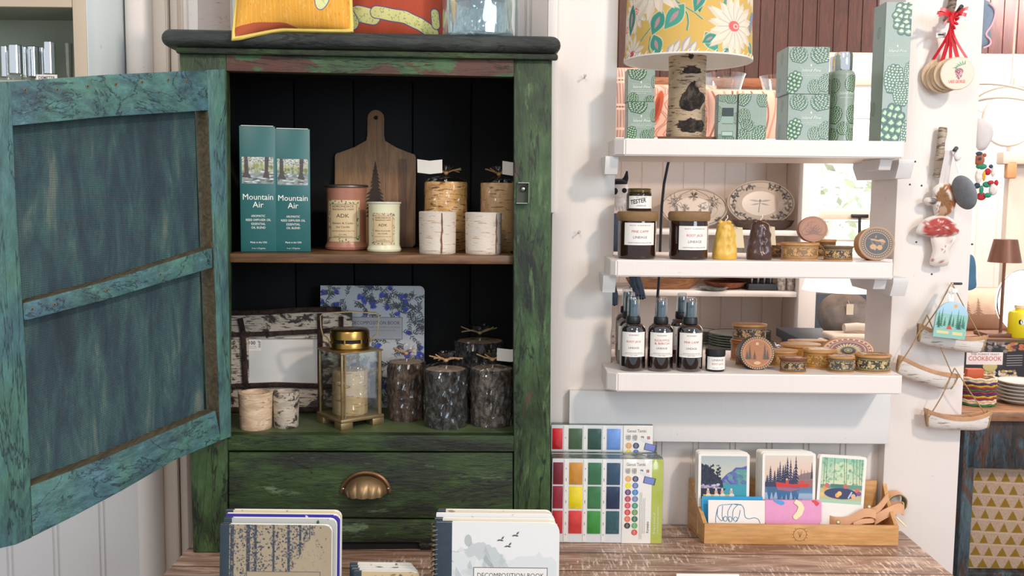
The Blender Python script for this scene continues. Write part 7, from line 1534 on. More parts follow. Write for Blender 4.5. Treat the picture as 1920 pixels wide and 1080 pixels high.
# white hutch
YH0, YH1 = 3.6, 3.95; zt = P(1300, 272, YH0).z; z1 = P(1320, 431, YH0).z; z2 = P(1320, 546, YH0).z; z3 = P(1320, 660, YH0).z; hx0 = .10; hx1 = P(1530, 500, YH0).x; hxi = P(1497, 500, YH0).x
hu = thing('hutch', 'tall white open hutch with plates, in the room behind the hatch', 'cabinet', ((hx0+hx1)/2, 3.78, 0)); off = hu.location[:]
def hp2(name, c, s, mat=WHITE, bev=.003): m = MB(); m.box(c, s, mat, bev=bev); return m.build(name, hu, offset=off)
hp2('post', ((hxi+hx1)/2, YH0+.01, zt/2), (hx1-hxi, .05, zt-.001)); hp2('post', (hx0+.03, YH0+.01, zt/2), (.06, .05, zt))
m = MB(); beadboard(m, hx0, hx1, 0, zt, YH1, .085, CREAMW, .004, back=.012); m.build('back_panel', hu, offset=off)
hp2('side_panel', (hx1-.012, (YH0+YH1)/2+.018, zt/2), (.02, YH1-YH0-.04, zt), CREAMW); hp2('side_panel', (hx0+.012, (YH0+YH1)/2+.018, zt/2), (.02, YH1-YH0-.04, zt), CREAMW)
hp2('top_board', ((hx0+hx1)/2, (YH0+YH1)/2, zt+.0125), (hx1-hx0+.03, YH1-YH0+.04, .025))
for z_ in (z1, z2, z3): hp2('shelf_board', ((hx0+hxi)/2, (YH0+YH1)/2, z_-.010), (hxi-hx0, YH1-YH0-.002, .020))
def bgx(px, Y, py=500): return P(px, py, Y).x
# oval platters
def platter(lab, px0, px1, py0, py1, Yc, kind, zb):
    a, b = P(px0, (py0+py1)/2, Yc), P(px1, (py0+py1)/2, Yc); A_ = (b.x-a.x)/2; hB = (P(px0, py0, Yc).z-zb)/2; o = thing('oval_platter', lab, 'platter', ((a.x+b.x)/2, Yc, zb+.001), 0, 'oval transfer print platters on the hutch', -10); W, H = 130, 130*hB/A_
    cv = Canvas(W, H, '#ddc9b6', 1.5); r = random.Random(3); c, d = W/2, H/2; INKC = '#4e4642'
    cv.ring(c, d, W*.475, H*.465, .9, INKC); cv.ring(c, d, W*.36, H*.35, .6, '#bfa998')
    if kind == 'dragonfly':
        for i in range(30):
            t_ = 2*PI*i/30
            if abs(math.sin(t_*1)) > .97: continue
            x, y = c+math.cos(t_)*W*.415, d+math.sin(t_)*H*.40
            for q in range(4): cv.leaf(x, y, r.uniform(6, 11), 2.2, r.uniform(0, 6.3), r.choice([INKC, '#6e6560', '#8a807a']))
        for sx in (-1, 1): cv.leaf(c, d-4, 22*1.0, 2.2, -.12 if sx > 0 else PI+.12, '#8a807c'); cv.leaf(c, d, 19, 2.0, .18 if sx > 0 else PI-.18, '#8a807c')
        cv.line([(c, d-6), (c-3, d+17)], 1.6, '#3e3835'); cv.ell(c, d-5, 2.5, 3, '#3e3835')
    else:
        for x, y, s in ((0, -.30, 8), (-.12, 0, 7), (.12, 0, 7), (0, .28, 7), (-.36, .3, 6), (.36, .3, 6)):
            for i in range(26): cv.leaf(c+x*W, d+y*H, s*1.3, .9, r.uniform(0, 6.3), r.choice([INKC, '#5c4c3e', '#7a6a5a']))
        for sx in (-1, 1):
            for q in range(34): cv.leaf(c+sx*W*.27+r.uniform(-9, 9), d-H*.2+r.uniform(-5, 12), r.uniform(8, 15), .7, r.uniform(0, 6.3), r.choice([INKC, '#6a6058']))
            cv.line([(c+sx*4, d-H*.45), (c+sx*W*.2, d-H*.32), (c+sx*W*.3, d-H*.1)], .8, INKC); cv.ell(c+sx*W*.25, d+H*.05, 3, 8, '#5c5048')
    m = MB(); msk = lambda u, v: (u-.5)**2+(v-.5)**2 < .25
    def fp(u, v):
        e = math.hypot(u*2-1, v*2-1); return ((u*2-1)*A_, -.014*min(1, max(0, (e-.55)/.45))-.001, hB+(1-v*2)*hB)
    m.art(cv, fp, ARTG, None, msk); S_ = T(0, 0, hB) @ Matrix.Scale(hB/A_, 4, (0, 0, 1)) @ RX(90)
    m.lathe([(1e-5, -.006), (A_*.55, -.006), (A_*.95, .008), (A_*1.005, .015), (A_*.99, .0165), (A_*.97, .0135)], plain('cream_glaze', '#dfccb9', .15, var=.02), 56, S_); m.build('platter_body', o); return o
platter('oval platter with pine sprigs and cones, left of the dragonfly one', 1238, 1364, 352, 432, 3.80, 'pine', z1)
platter('oval platter with dragonfly in a leaf wreath on the hutch', 1364, 1490, 338, 424, 3.78, 'dragonfly', z1+.012)
DW = wood('dark_bowl_wood', '#2e2420', '#5c4636', 'X')
def boat(lab, px0, px1, py0, py1, Yc, zb, mat, name='wooden_tray'):
    a, b = P(px0, py1, Yc), P(px1, py1, Yc); A_ = (b.x-a.x)/2; h = (py1-py0)*Yc/1800*1.03; o = thing(name, lab, 'tray', ((a.x+b.x)/2, Yc, zb+.001)); S_ = Matrix.Scale(.32, 4, (0, 1, 0)); m = MB()
    m.lathe([(1e-5, 0), (A_*.72, 0), (A_*.9, h*.4), (A_, h), (A_*.96, h), (A_*.85, h*.45), (A_*.6, .006), (1e-5, .006)], mat, 56, S_); m.build('tray_body', o); return o
boat('dark wooden tray under the dragonfly platter', 1372, 1489, 413, 430, 3.69, z1, DW)
boat('long shallow wooden boat tray holding mugs on the middle hutch shelf', 1172, 1312, 526, 545, 3.69, z2, wood('brown_tray', '#6a4428', '#a8744a', 'X'))
MUG = plain('mug_glaze', '#efe4da', .15, var=.02)
for i, (p0, p1) in enumerate(((1206, 1228), (1232, 1256), (1262, 1288))):
    a, b = P(p0, 520, 3.8), P(p1, 520, 3.8); R = (b.x-a.x)/2; h = .085; o = thing('mug', 'white deer print mug, %s in the row behind the boat tray' % ['left one', 'middle one', 'right one'][i], 'mug', ((a.x+b.x)/2, 3.84, z2+.001), 0, 'white mugs on the hutch'); m = MB()
    m.lathe([(1e-5, 0), (R*.85, 0), (R, .01), (R, h), (R*.92, h), (R*.9, .01), (1e-5, .01)], MUG, 28); m.build('mug_body', o); m = MB(); m.tube([(R*.9, 0, h*.8), (R*1.5, 0, h*.7), (R*1.5, 0, h*.35), (R*.9, 0, h*.2)], .004, MUG, 8); m.build('handle', o)
    m = MB(); 
    for q in (-1, 1): m.tube([(0, -R-.001, h*.35), (q*.006, -R-.001, h*.55), (q*.012, -R*.95, h*.62)], .0012, INK, 5)
    m.build('printed_motif', o)
def bowl(name, lab, px0, px1, py0, py1, Yc, zb, mat, cat='bowl', group=None):
    a, b = P(px0, py1, Yc), P(px1, py1, Yc); R = (b.x-a.x)/2; h = max(.006, (py1-py0)*Yc/1800*1.03); m = MB(); m.lathe([(1e-5, 0), (R*.5, 0), (R*.8, h*.35), (R, h), (R*.96, h), (R*.75, h*.4), (1e-5, h*.15)], mat, 48)
    return one(name, m, lab, cat, ((a.x+b.x)/2, Yc, zb+.001), 0, group)
bowl('wooden_bowl', 'shallow wooden bowl on top of the woven mats in the hutch', 1318, 1462, 512, 527, 3.78, z2+.034, wood('bowl_wood', '#6a4a2c', '#b0824e', 'X'))
bowl('woven_mat', 'round reddish woven mat pile under the wooden bowl', 1318, 1400, 528, 541, 3.72, z2, plain('woven_red', '#8a5034', .8, 0, .4, 60, .8), 'mat')
bowl('metal_plate', 'small patterned grey plate at the front edge of the hutch shelf', 1311, 1365, 538, 544, 3.63, z2, plain('grey_plate', '#8a8684', .4, 0, .5, 40), 'plate')
o = thing('spoon_rack', 'dark slate stand with little metal spreaders on the hutch shelf', 'rack', (P(1426, 545, 3.68).x, 3.68, z2+.001)); m = MB(); SLT = plain('slate_stand', '#2e363c', .5); m.box((0, 0, .012), (.108, .06, .024), SLT, bev=.002); m.box((0, .035, .03), (.108, .008, .06), SLT, bev=.002); m.build('stand', o)
for i in range(4): m = MB(); x = -.036+i*.024; m.tube([(x, -.005, .02), (x, -.005, .045), (x, -.005, .06)], [.002, .005, .003], STEEL, 8); m.build('spreader', o)
for i, px in enumerate((1464, 1482)):
    R = .018; m = MB(); m.lathe([(1e-5, 0), (R*.8, 0), (R, .02), (R*.9, .045), (R*.8, .05), (1e-5, .045)], plain('marbled_cup', '#a09890', .3, 0, .7, 70), 24); one('egg_cup', m, 'small black and white patterned cup, %s of the two beside the spoon rack' % ('left' if i == 0 else 'right'), 'cup', (P(px, 545, 3.66).x, 3.66, z2+.001), 0, 'patterned cups on the hutch')
# plates on the lowest visible hutch shelf
PLG = plain('green_grey_rim', '#5c665c', .25); PLW = plain('plate_white', '#d8d4cc', .2, var=.02)
def plates(group, labf, px0, px1, pyb, n, Yc, zb, pitch, rimm):
    a, b = P(px0, pyb, Yc), P(px1, pyb, Yc); R = (b.x-a.x)/2; first = None
    for i in range(n):
        if first is None:
            o = thing('plate', labf % 'bottom', 'plate', ((a.x+b.x)/2, Yc, zb+.001), 0, group); m = MB()
            m.lathe([(1e-5, 0), (R*.6, 0), (R*.68, .003), (R*.98, pitch*.95), (R*.97, pitch*1.05), (R*.66, .006), (1e-5, .004)], PLW, 48); m.build('plate_body', o)
            m = MB(); m.tube([(R*.98*math.cos(t_), R*.98*math.sin(t_), pitch) for t_ in [2*PI*j/48 for j in range(48)]], .0022, rimm, 6, True); m.build('rim_line', o); first = o
        else:
            o = copy_tree(first); o.location.z = zb+.001+i*pitch*.80
            o['label'] = labf % (['second from the bottom', 'third from the bottom', 'fourth from the bottom', 'fifth from the bottom', 'sixth from the bottom', 'seventh from the bottom'][i-1] if i < n-1 else 'topmost')
        o['label'] = o['label'][:200]
plates('plates in the back stack of the hutch', 'green rimmed plate in the back hutch stack, %s', 1370, 1444, 640, 6, 3.80, z3, .011, PLG)
plates('plates in the middle stack of the hutch', 'grey rimmed plate in the stack right of the bottles, %s', 1328, 1428, 655, 6, 3.70, z3, .012, PLG)
plates('plates in the left stack of the hutch', 'dark rimmed plate in the left hutch stack, %s', 1296, 1345, 650, 5, 3.83, z3, .012, PLG)
m = MB(); m.box((0, 0, .035), (.045, .02, .07), plain('letter_box', '#b8a498', .6, var=.3, sc=120), bev=.002); m.text('STAR', .015, (0, .045), flatm(-.0105), INK, 0, .03); m.text('MC.SS', .012, (0, .022), flatm(-.0105), INK, 0, .03); one('letter_block', m, 'small lettered block at the far left of the lowest hutch shelf', 'block', (P(1144, 655, 3.64).x, 3.64, z3+.001))
m = MB(); m.sphere((0, 0, .028), (.03, .026, .028), PLW, 24, 14); m.tube([(.025, 0, .03), (.045, 0, .04), (.05, 0, .05)], .005, PLW, 8); one('teapot', m, 'small pale pot behind the spray bottles on the hutch', 'pot', (P(1168, 640, 3.7).x, 3.72, z3+.001))
o = thing('deer_figurine', 'tiny shiny silver animal figurine above the bark boxes', 'figurine', (P(1459, 655, 3.62).x, 3.62, z3+.001)); m = MB(); m.sphere((0, 0, .022), (.012, .005, .006), CHROME, 16, 10)
for x in (-.008, .008):
    for y in (-.003, .003): m.tube([(x, y, .02), (x, y, 0)], .0015, CHROME, 6)
m.tube([(-.009, 0, .024), (-.013, 0, .034), (-.018, 0, .035)], [.003, .0025, .0015], CHROME, 8); m.build('figurine_body', o)
# cushions and glass vases on the hutch top
zt2 = zt+.025
def stripecv(kind):
    cv = Canvas(120, 110, '#cda492' if kind != 'plaid' else '#cfab9c', 1.2)
    if kind == 'plaid':
        for x in range(0, 120, 7): cv.line([(x, 0), (x+4, 110)], 1.8, '#7a5048', .8)
        for y in (18, 24, 60, 66, 96): cv.line([(0, y), (120, y)], 3.5, '#e6c4b0'); 
        for y in (21, 63):
            for x in range(0, 120, 7): cv.ell(x, y, 2, 1.2, '#7a4a42')
    elif kind == 'paisley':
        for i in range(8): cv.line([(10+i*16+10*math.sin(t_/9), t_) for t_ in range(0, 111, 10)], 2, '#a8705c'); cv.line([(14+i*16+10*math.sin(t_/9), t_) for t_ in range(0, 111, 10)], .9, '#6a4038')
        cv.ell(22, 46, 7, 34, '#a84a2c', .2); cv.ell(20, 50, 3, 24, '#8a3424', .2); cv.ell(90, 60, 9, 30, '#c08878', .2)
    else:
        for i, x in enumerate(range(6, 120, 13)): cv.line([(x+6*math.sin(t_/30+i), t_) for t_ in range(4, 111, 8)], 3, ['#8a5a50', '#b07a6a', '#6a4640'][i % 3])
    return cv
PB = plain('pink_cushion_back', '#cfa08c', .9)
for kind, px0, px1, py0, Yc, lab in (('plaid', 1120, 1216, 128, 3.72, 'pink plaid cushion at the left end of the hutch top'), ('paisley', 1205, 1345, 160, 3.78, 'coral cushion with orange paisley behind the birch lamp'), ('stripe', 1326, 1476, 168, 3.70, 'peach cushion with brown curved stripes behind the small boxes')):
    a, b = P(px0, 220, Yc), P(px1, 220, Yc); h = P(1300, py0, Yc).z-zt2; pillow('cushion', lab, b.x-a.x, h, .09, stripecv(kind), ((a.x+b.x)/2, Yc+.01, zt2+.002), 3, -6, PB, PB)
for i, (p0, p1, py, Yc, lab) in enumerate(((1316, 1397, 139, 3.90, 'flared clear glass vase behind the striped cushion'), (1424, 1500, 143, 3.90, 'flared clear glass vase partly behind the stacked pine boxes'))):
    a, b = P(p0, 200, Yc), P(p1, 200, Yc); R = (b.x-a.x)/2; h = P(p0, py, Yc).z-zt2; m = MB(); m.lathe([(1e-5, 0), (R*.75, 0), (R*.78, h*.5), (R*.78, h*.75), (R*.85, h*.88), (R, h), (R*.98, h), (R*.76, h*.75), (R*.74, .006), (1e-5, .006)], GLASS, 48); one('glass_vase', m, lab, 'vase', ((a.x+b.x)/2, Yc+.01, zt2+.001), 0, 'flared glass vases on the hutch')
# ================================================================ lamp table beyond the hatch
YT = 3.0; zl = P(1580, 633, YT).z; DBR = plain('dark_blue_chest', '#2c3440', .5, 0, .3, 6)
tb = thing('side_table', 'dark blue side table beyond the right end of the hatch', 'table', (P(1600, 700, YT).x, YT+.1, 0)); X0 = P(1531, 640, YT-.1).x-tb.location.x; m = MB(); m.box(((X0+.17)/2, 0, zl-.031), (.17-X0, .5, .03), DBR, bev=.003); m.build('tabletop', tb)
for x in (X0+.04, .13):
    for y in (-.2, .2): m = MB(); m.box((x, y, (zl-.046)/2), (.05, .05, zl-.047), DBR); m.build('leg', tb)
sz = zl-.016
lp = thing('table_lamp', 'lamp with round grey stone base, paper tag and bright cream shade', 'lamp', (P(1583, 590, YT+.08).x, YT+.08, sz+.001)); R = .084; m = MB(); m.sphere((0, 0, R*.92), (R, R, R*.92), plain('rough_stone', '#8b7f77', .8, 0, .25, 30, .6), 40, 24, fn=lambda d: 1+.01*noise.noise(d*4)); m.cyl(R*.5, 0, .006, DBR, 24); m.build('stone_base', lp)
m = MB(); m.cyl(.010, R*1.8, R*2.1, BRASSD, 16); m.build('neck', lp)
zsh = P(1583, 549, YT).z-sz; m = MB(); m.lathe([(.135, zsh), (.085, zsh+.16)], emis('lit_cream_shade', '#ffe2c4', 1.0), 48); m.build('lamp_shade', lp); m = MB(); m.lathe([(.1335, zsh+.0005), (.0835, zsh+.1595)], plain('shade_inside', '#f4e6d6', .7), 48); m.tube([(.03, 0, R*2), (.03, 0, zsh+.15)], .002, BRASSD, 6); m.build('shade_lining', lp)
m = MB(); m.box((-.012, -R*.92-.006, R*1.25), (.022, .001, .034), plain('tag_cream', '#efdfc4', .6), RY(0)); m.tube([(-.012, -R*.9, R*1.45), (-.004, -.01, R*1.86)], .0007, PAPER, 5); m.build('price_tag', lp)
LIN = plain('folded_linen', '#cbb9a8', .85, 0, .15, 20, .4)
for i, (p0, p1, dz, lab) in enumerate(((1541, 1660, 0, 'folded beige linen towel, lower one on the dark table'), (1549, 1660, .022, 'folded beige linen towel, middle one on the dark table'), (1580, 1655, .044, 'rolled linen towel lying on top of the folded ones'))):
    a, b = P(p0, 650, YT-.09), P(p1, 650, YT-.09); m = MB()
    if i < 2: m.box((0, 0, .0105), (b.x-a.x, .11, .020), LIN, bev=.009, seg=3)
    else: m.tube([(-.06, 0, .014), (-.02, .004, .016), (.03, -.004, .014), (.07, 0, .018)], [.013, .014, .012, .014], LIN, 14)
    one('linen_towel', m, lab, 'towel', ((a.x+b.x)/2, YT-.09, sz+.001+dz), 0, 'linen towels on the dark table')
c = P(1640, 600, YT+.1); m = MB(); m.lathe([(1e-5, 0), (.02, 0), (.02, .04), (.05, .09), (.047, .09), (.02, .05), (1e-5, .05)], plain('black_bowl', '#23222a', .3), 32); one('pedestal_bowl', m, 'dark pedestal bowl mostly hidden by the right jamb', 'bowl', (c.x+.03, YT+.12, sz+.001)); m = MB(); m.cyl(.03, 0, .09, plain('peach_candle', '#e6a98c', .5), 28); one('pillar_candle', m, 'peach pillar candle standing in the dark pedestal bowl', 'candle', (c.x+.03, YT+.12, sz+.052))
m = MB(); a, b = P(1520, 560, 3.9), P(1760, 560, 3.9); zz = P(1600, 549, 3.9).z
ch = thing('blanket_chest', 'dark blue chest behind the stone based lamp', 'chest', ((a.x+b.x)/2, 4.0, 0)); m.box((0, 0, zz/2), (b.x-a.x, .3, zz), DBR, bev=.006); m.build('chest_body', ch)
m = MB(); m.box((0, -.152, zz*.86), ((b.x-a.x)*.95, .004, .02), plain('grey_band', '#6d7078', .5)); m.build('grey_band', ch)
# ================================================================ right of the post
YR = 2.72; ztb = P(1870, 768, YR).z; rx0 = P(1808, 800, YR).x; rx1 = rx0+.75
OLDB = distressed('old_blue_wood', '#3f5866', '#566a70', '#5a4034', '#2c2826', .52, 'Z', under_amt=.5); TBW = wood('right_table_wood', '#7a5238', '#b88a66', 'X')
rt = thing('console_table', 'old blue and brown painted console table with a wooden top right of the post', 'table', ((rx0+rx1)/2, YR+.22, 0)); off = rt.location[:]
def rp(name, c, s, mat, bev=.003): m = MB(); m.box(c, s, mat, bev=bev); m.build(name, rt, offset=off)
rp('tabletop', ((rx0+rx1)/2, YR+.22, ztb-.014), (rx1-rx0+.06, .50, .028), TBW); zap = P(1870, 878, YR).z; rp('apron', ((rx0+rx1)/2, YR+.01, (ztb-.029+zap)/2), (rx1-rx0-.02, .03, ztb-.029-zap), OLDB)
for x in (rx0+.017, rx1-.017):
    for y in (YR+.012, YR+.43): rp('leg', (x, y, (ztb-.029)/2), (.034, .034, ztb-.030), OLDB)
zs_ = P(1870, 1066, YR+.05).z; rp('lower_shelf', ((rx0+rx1)/2, YR+.22, zs_-.012), (rx1-rx0-.07, .40, .022), OLDB)
# triangle print basket
bx0, bx1 = rx0+.037, rx0+.46; zq = zap+.06; cv = Canvas(200, 170, '#b49a84', 1.5); cv.noise(.12, 2); r = random.Random(5)
for j in range(9):
    y = 16+j*19; cv.line([(0, y+2), (200, y+2+6)], .8, '#d0b8a0')
    for i in range(11): x = 8+i*19+(j % 2)*8; s = r.uniform(6, 8); cv.poly([(x-s, y+x*.03), (x+s, y+x*.03), (x, y-14+x*.03)], '#8a6a14')
m = MB(); hgt = zap+.03-zs_; wd = bx1-bx0; bk = thing('storage_basket', 'pinkish tan storage basket printed with rows of mustard triangles', 'basket', ((bx0+bx1)/2, YR+.20, zs_+.0005))
def bs(u, v, y0, s): z = hgt*(1-v)*.97; return ((u-.5)*wd*(1-.04*v), y0+s*.012*math.sin(PI*u)*math.sin(PI*v), z)
m.art(cv, lambda u, v: bs(u, v, -.15, -1), ARTF); m.box((0, 0, hgt*.485), (wd*.955, .296, hgt*.965), plain('basket_cloth', '#b49a84', .9)); m.build('basket_body', bk)
# woven basket
WV = [(0, '#d8c0a0'), (1, '#d8c0a0'), (2, '#3c2c58'), (3, '#c8a020'), (4, '#8a2c44'), (5, '#3c6a3c'), (6, '#8a2c44'), (7, '#4a2c5c'), (8, '#c8a020'), (9, '#8a2c44'), (10, '#d8c0a0'), (11, '#d8c0a0'), (12, '#35703c')][::-1]
a, b = P(1806, 740, YR+.06), P(1869, 740, YR+.06); R = (b.x-a.x)/2; hb = P(1840, 708, YR+.06).z-ztb; wb = thing('woven_basket', 'small striped woven basket in purple, yellow and green on the console', 'basket', ((a.x+b.x)/2, YR+.08, ztb+.001)); m = MB()
for i, (_, col) in enumerate(WV): z_ = hb*(i+.5)/13; m.tube([((R+.001*math.sin(t_*14+i*PI))*math.cos(t_), (R+.001*math.sin(t_*14+i*PI))*math.sin(t_), z_+.0014*math.sin(t_*9+i)) for t_ in [2*PI*j/64 for j in range(64)]], hb/13*.62, plain('weave_'+col.strip('#'), col, .8, 0, .2, 120, .4), 7, True)
m.build('woven_wall', wb); m = MB(); m.cyl(R*.95, 0, .004, plain('basket_base', '#b09a7c', .8), 32); m.build('basket_base', wb)
a = P(1826, 705, YR+.08); m = MB(); m.box((0, 0, 0), (.05, .02, .045), plain('orange_packet', '#c85a34', .5), bev=.003); one('orange_packet', m, 'orange packet sticking out of the woven basket', 'packet', (a.x, YR+.08, a.z))
m = MB()
plates('white plates stacked on the console', 'white plate in the console stack, %s', 1870, 1950, 758, 6, YR+.10, ztb, .013, plain('pale_rim', '#b8aea4', .3))
# cookbook box, brass lamp, bottle
cx0, cx1 = P(1812, 670, YR+.21).x, P(1812, 670, YR+.21).x+.27; zcb = P(1860, 643, YR+.21).z; cv = Canvas(170, 95, '#2c2a2e', 1.5); r = random.Random(8)
for i in range(60): cv.ell(r.uniform(0, 100), r.uniform(0, 16), r.uniform(2, 5), r.uniform(1.5, 3.5), r.choice(['#6a625c', '#8a8078', '#4a4440', '#b0a89c', '#c88a3a']))
for i in range(120): cv.ell(r.uniform(40, 100), r.uniform(52, 80), r.uniform(2, 5), r.uniform(1, 3), r.choice(['#d8ccb4', '#c0b090', '#8a8464', '#e8dcc8', '#d0a040']))
cv.ell(50, 44, 14, 9, '#c8b878'); cv.rect(3, 18, 74, 41, '#efe0dc')
for i in range(5): cv.line([(82, 24+i*4.5), (112, 23+i*4.5)], .8, '#b8b4b0')
for i in range(8): cv.ell(r.uniform(82, 120), r.uniform(2, 12), 5, 3, r.choice(['#8a4a54', '#c06a44', '#5a3a44']))
cb = thing('cookbook', 'large dark cookbook propped upright behind the plates and woven basket', 'book', ((cx0+cx1)/2, YR+.22, ztb+.001)); m = MB(); W_, H_ = cx1-cx0, zcb-ztb-.001; m.box((0, .02, H_/2), (W_, .04, H_), plain('cookbook_cover', '#2c2a2e', .4), bev=.002); m.build('book_block', cb); m = MB(); m.art(cv, flat(-W_/2, 0, W_, H_, -.0005), ARTG)
kx_ = W_/170; m.text('COOKBOOK', 13*kx_, (-W_/2+39*kx_, H_-36*kx_), flatm(-.001), INKR, 0, 64*kx_); m.text('THE FOREST FEAST', 5*kx_, (-W_/2+39*kx_, H_-25*kx_), flatm(-.001), INKT, 0, 56*kx_); m.build('printed_cover', cb)
ris = MB(); ris.box((0, 0, 0), (.5, .16, .008), TBW, bev=.001); rz_ = zcb+.006; o = one('wooden_riser', ris, 'thin wooden shelf behind the cookbook carrying the brown lamp', 'shelf', (cx0+.25, YR+.35, rz_-.004)); 
lg = MB()
for sx in (-.2, .2): lg.box((sx, 0, -(rz_-.008-ztb)/2-.0042), (.012, .15, rz_-.009-ztb), TBW)
lg.build('riser_leg', o)
BRM = plain('brown_metal', '#7a5240', .4, .3, .08); YLm = YR+.33; lx_ = P(1877, 600, YLm).x; lm = thing('table_lamp', 'slim brown metal lamp with tapered brown shade right of the post', 'lamp', (lx_, YLm, rz_+.0005)); zA_ = P(1880, 492, YLm).z-rz_; zB_ = P(1880, 449, YLm).z-rz_; r0 = (P(1912, 492, YLm).x-P(1853, 492, YLm).x)/2; r1 = r0*.70
m = MB(); m.box((-.02, 0, .006), (.09, .09, .012), BRM, bev=.002); m.build('base', lm); m = MB(); m.tube([(0, 0, .012), (0, 0, zB_-.02)], .005, BRM, 12); m.build('pole', lm); m = MB(); m.lathe([(r0, zA_), (r1, zB_), (1e-5, zB_)], BRM, 44); m.build('lamp_shade', lm); m = MB(); m.lathe([(r0*.985, zA_+.0006), (r1*.97, zB_-.002)], plain('shade_white_in', '#f0e0cc', .6), 44); m.sphere((0, 0, zA_+.035), (.018, .018, .018), emis('warm_bulb', '#ffcf90', 6), 16, 10); m.build('bulb', lm)
YEB = plain('yellow_bottle', '#e8d41c', .35, var=.03); yb = thing('drink_bottle', 'yellow metal bottle with printed googly eyes at the right edge', 'bottle', (P(1909, 640, YR+.30).x, YR+.30, rz_+.0005)); hh_ = P(1909, 574, YR+.30).z-rz_; R = .033; m = MB(); m.lathe([(1e-5, 0), (R*.95, 0), (R, .003), (R, hh_*.74), (R*.9, hh_*.82), (R*.45, hh_*.88), (R*.42, hh_*.95), (1e-5, hh_*.95)], YEB, 40); m.build('bottle_body', yb)
m = MB(); m.cyl(R*.5, hh_*.93, hh_*1.03, plain('cream_cap', '#e8cfae', .5), 24); m.build('cap', yb)
m = MB()
for a0 in (-.30, .42):
    fnc = lambda u, v: ((R+.0006)*math.sin(a0+u/R), -(R+.0006)*math.cos(a0+u/R), hh_*.52+v)
    for rr, dx, col in ((.0085, .003, plain('eye_white', '#f4f2ea', .5)), (.0080, -.0022, BLACKP)): m.add([fnc(dx+rr*.7*math.cos(2*PI*j/20), rr*math.sin(2*PI*j/20)) if j < 20 else None for j in range(20)], [tuple(range(20))], col)
m.build('printed_eyes', yb)
m = MB(); m.sphere((0, 0, .105), (.075, .075, .10), emis('glowing_globe', '#fff4ea', 1.3), 32, 20); m.lathe([(1e-5, 0), (.04, 0), (.035, .012), (1e-5, .012)], BRM, 24); m.tube([(.076*math.cos(t_), 0, .105+.101*math.sin(t_)) for t_ in [2*PI*j/40 for j in range(40)]], .003, CHROME, 8, True); one('globe_lamp', m, 'glowing white globe lamp with silver rim behind the yellow bottle', 'lamp', (P(1919, 560, YR+.37).x, YR+.385, rz_+.0005))
cv = Canvas(100, 80, '#dcbfa8', 1.2); cv.rect(0, 50, 100, 80, '#b08a70')
for i, x in enumerate((12, 30, 44, 70, 84)): cv.pine(x, 66, 44, 20, '#a8866e', i)
a, b = P(1800, 590, YR+.56), P(1900, 590, YR+.56); zc_ = P(1850, 628, YR+.5).z; zct = P(1850, 543, YR+.56).z
bn = thing('bench', 'dark wooden bench behind the console, mostly hidden', 'bench', ((a.x+b.x)/2+.1, YR+.72, 0)); m = MB(); m.box((0, 0, zc_-.02), (.7, .28, .03), TBW, bev=.003); m.build('seat', bn)
for x in (-.3, .3): m = MB(); m.box((x, 0, (zc_-.035)/2), (.05, .2, zc_-.036), TBW); m.build('leg', bn)
pillow('cushion', 'pale peach cushion printed with a faint pine landscape', b.x-a.x+.1, zct-zc_, .08, cv, ((a.x+b.x)/2+.02, YR+.66, zc_-.004), 2, -6, PB, PB)
# pendant lamp
YPd = 3.1; c = P(1893, 222, YPd); pd = thing('pendant_lamp', 'bright glass pendant lamp with pale hoops at the right edge', 'lamp', c); HOOP = plain('pale_hoop', '#efe0d0', .4, 0, .05); m = MB(); m.sphere((0, 0, 0), (.075, .075, .080), emis('lit_glass_dish', '#fff2e2', 1.6), 36, 22); m.build('glass_globe', pd)
m = MB()
for (R_, tz, ry_, th_) in ((.135, .0, 74, .0045), (.115, .03, 62, .004), (.085, 0, 5, .0055), (.15, .045, 84, .004)):
    M = T(0, 0, tz) @ RY(ry_*.25) @ RX(ry_); m.tube([tuple(M @ Vector((R_*math.cos(t_), 0, R_*math.sin(t_)))) for t_ in [2*PI*j/56 for j in range(56)]], th_, HOOP, 8, True)
m.build('hoops', pd); m = MB(); m.tube([(0, 0, .08), (0, 0, 1.2)], .003, HOOP, 8); m.build('hanging_rod', pd)
# white rustic door casing far right
a = P(1888, 400, 3.9); m = MB(); m.box((a.x+.15, 3.92, 1.0), (.30, .04, 2.0), CREAM, bev=.004); zk = P(1890, 297, 3.9).z; m.box((a.x+.13, 3.885, zk), (.36, .06, .05), CREAM, bev=.006); struct('trim_6', m, 'rustic white casing far right behind the brown lamp')
m = MB(); q = P(1897, 318, 3.86); m.box((q.x, 3.87, q.z), (.04, .03, .07), plain('raw_orange_wood', '#d8a070', .6), bev=.006); struct('trim_7', m, 'raw orange wood bracket on the rustic casing')
# ornaments on the far side of the right post
def side(name, lab, pix, Y, th, mat): o = thing(name, lab, 'ornament', P(pix[0][0], pix[0][1], Y)); puffy('stuffed_body', o, dens(pix, 4), Y, th, mat); return o
GB_ = plain('grey_blue_felt', '#7d8ea0', .85, 0, .1, 60, .3)
so2 = side('stocking_ornament', 'grey blue felt stocking with pink trim peeking past the post top', [(1838, 2), (1852, 2), (1863, 12), (1866, 28), (1858, 48), (1848, 66), (1857, 76), (1856, 84), (1845, 88), (1832, 88), (1830, 40)], YP+.10, .018, GB_)
m = MB(); Yt = YP+.09; m.tube(spl([P(1856, 6, Yt), P(1865, 16, Yt), P(1866, 28, Yt), P(1860, 46, Yt), P(1849, 64, Yt), P(1857, 75, Yt), P(1856, 84, Yt), P(1844, 90, Yt)]), .0022, plain('pink_piping', '#e8b8c4', .8), 7); m.build('trim_piping', so2, offset=so2.location[:])
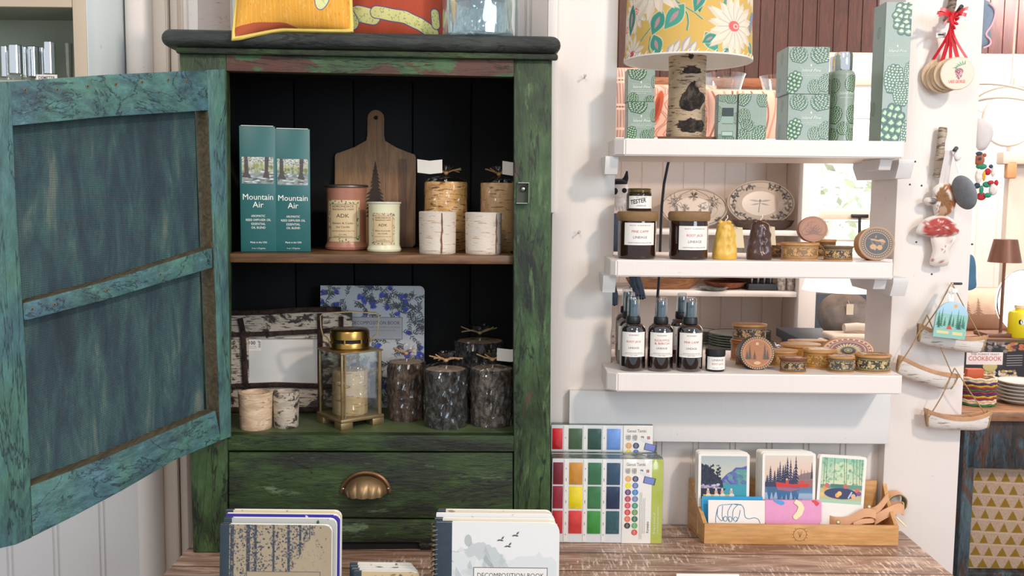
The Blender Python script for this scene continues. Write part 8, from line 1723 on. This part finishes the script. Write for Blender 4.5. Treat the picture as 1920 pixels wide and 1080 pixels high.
side('stuffed_ornament', 'pale grey stuffed ornament peeking past the post below the pendant lamp', [(1828, 226), (1846, 224), (1860, 236), (1862, 254), (1854, 272), (1844, 282), (1830, 276)], YP+.08, .02, plain('pale_grey_felt', '#cdc8c6', .85))
o = thing('knitted_ornament', 'cluster of knitted bear and elf ornaments peeking past the post', 'ornament', P(1845, 340, YP+.08)); m = MB(); kk = 1/1800*YP
def sp(px, py, rx_, rz_, mat, dy=0): q = P(px, py, YP+.08+dy); m.sphere(tuple(q), (rx_*kk, min(rx_, rz_)*kk*.8, rz_*kk), mat, 16, 10)
BRN, GRK, RDK, WHK, BLK, YLK = [plain('knit_'+n, c_, .9, 0, .2, 150, .6) for n, c_ in (('brown', '#a86248'), ('green', '#2f8a6a'), ('red', '#b8323c'), ('white', '#e6e0d8'), ('navy', '#3a4a5c'), ('yellow', '#d8a030'))]
sp(1836, 300, 10, 11, BRN); sp(1846, 291, 4, 4, BRN); sp(1836, 288, 7, 4, BLK, -.004); sp(1838, 297, 3, 3, BLK, -.012); m.build('bear_head', o, offset=o.location[:]); m = MB()
sp(1840, 312, 11, 6, GRK); sp(1852, 322, 6, 7, RDK, -.006); sp(1835, 330, 7, 14, WHK, -.008); sp(1845, 330, 3, 10, YLK, -.012); sp(1862, 322, 4, 10, WHK); sp(1858, 312, 4, 4, BLK); sp(1850, 346, 8, 6, GRK, -.004); sp(1858, 342, 6, 4, RDK, -.01); sp(1862, 356, 8, 11, WHK, -.006); sp(1868, 343, 4, 6, RDK); sp(1832, 348, 6, 6, BLK); sp(1840, 368, 9, 8, RDK); sp(1852, 366, 7, 5, GRK, -.008); sp(1840, 356, 4, 9, GRK, -.012); m.build('knitted_bodies', o, offset=o.location[:])
o = thing('felt_ornament', 'dark blue arched ornament edge peeking past the post beside the brown lamp', 'ornament', P(1824, 510, YP+.08)); puffy('felt_body', o, dens([(1808, 484), (1822, 478), (1829, 492), (1830, 520), (1829, 540), (1808, 540)], 4), YP+.09, .008, plain('deep_blue_felt', '#3f6a86', .7))
# rustic block under the table's left end, seen below the cabinet's left foot
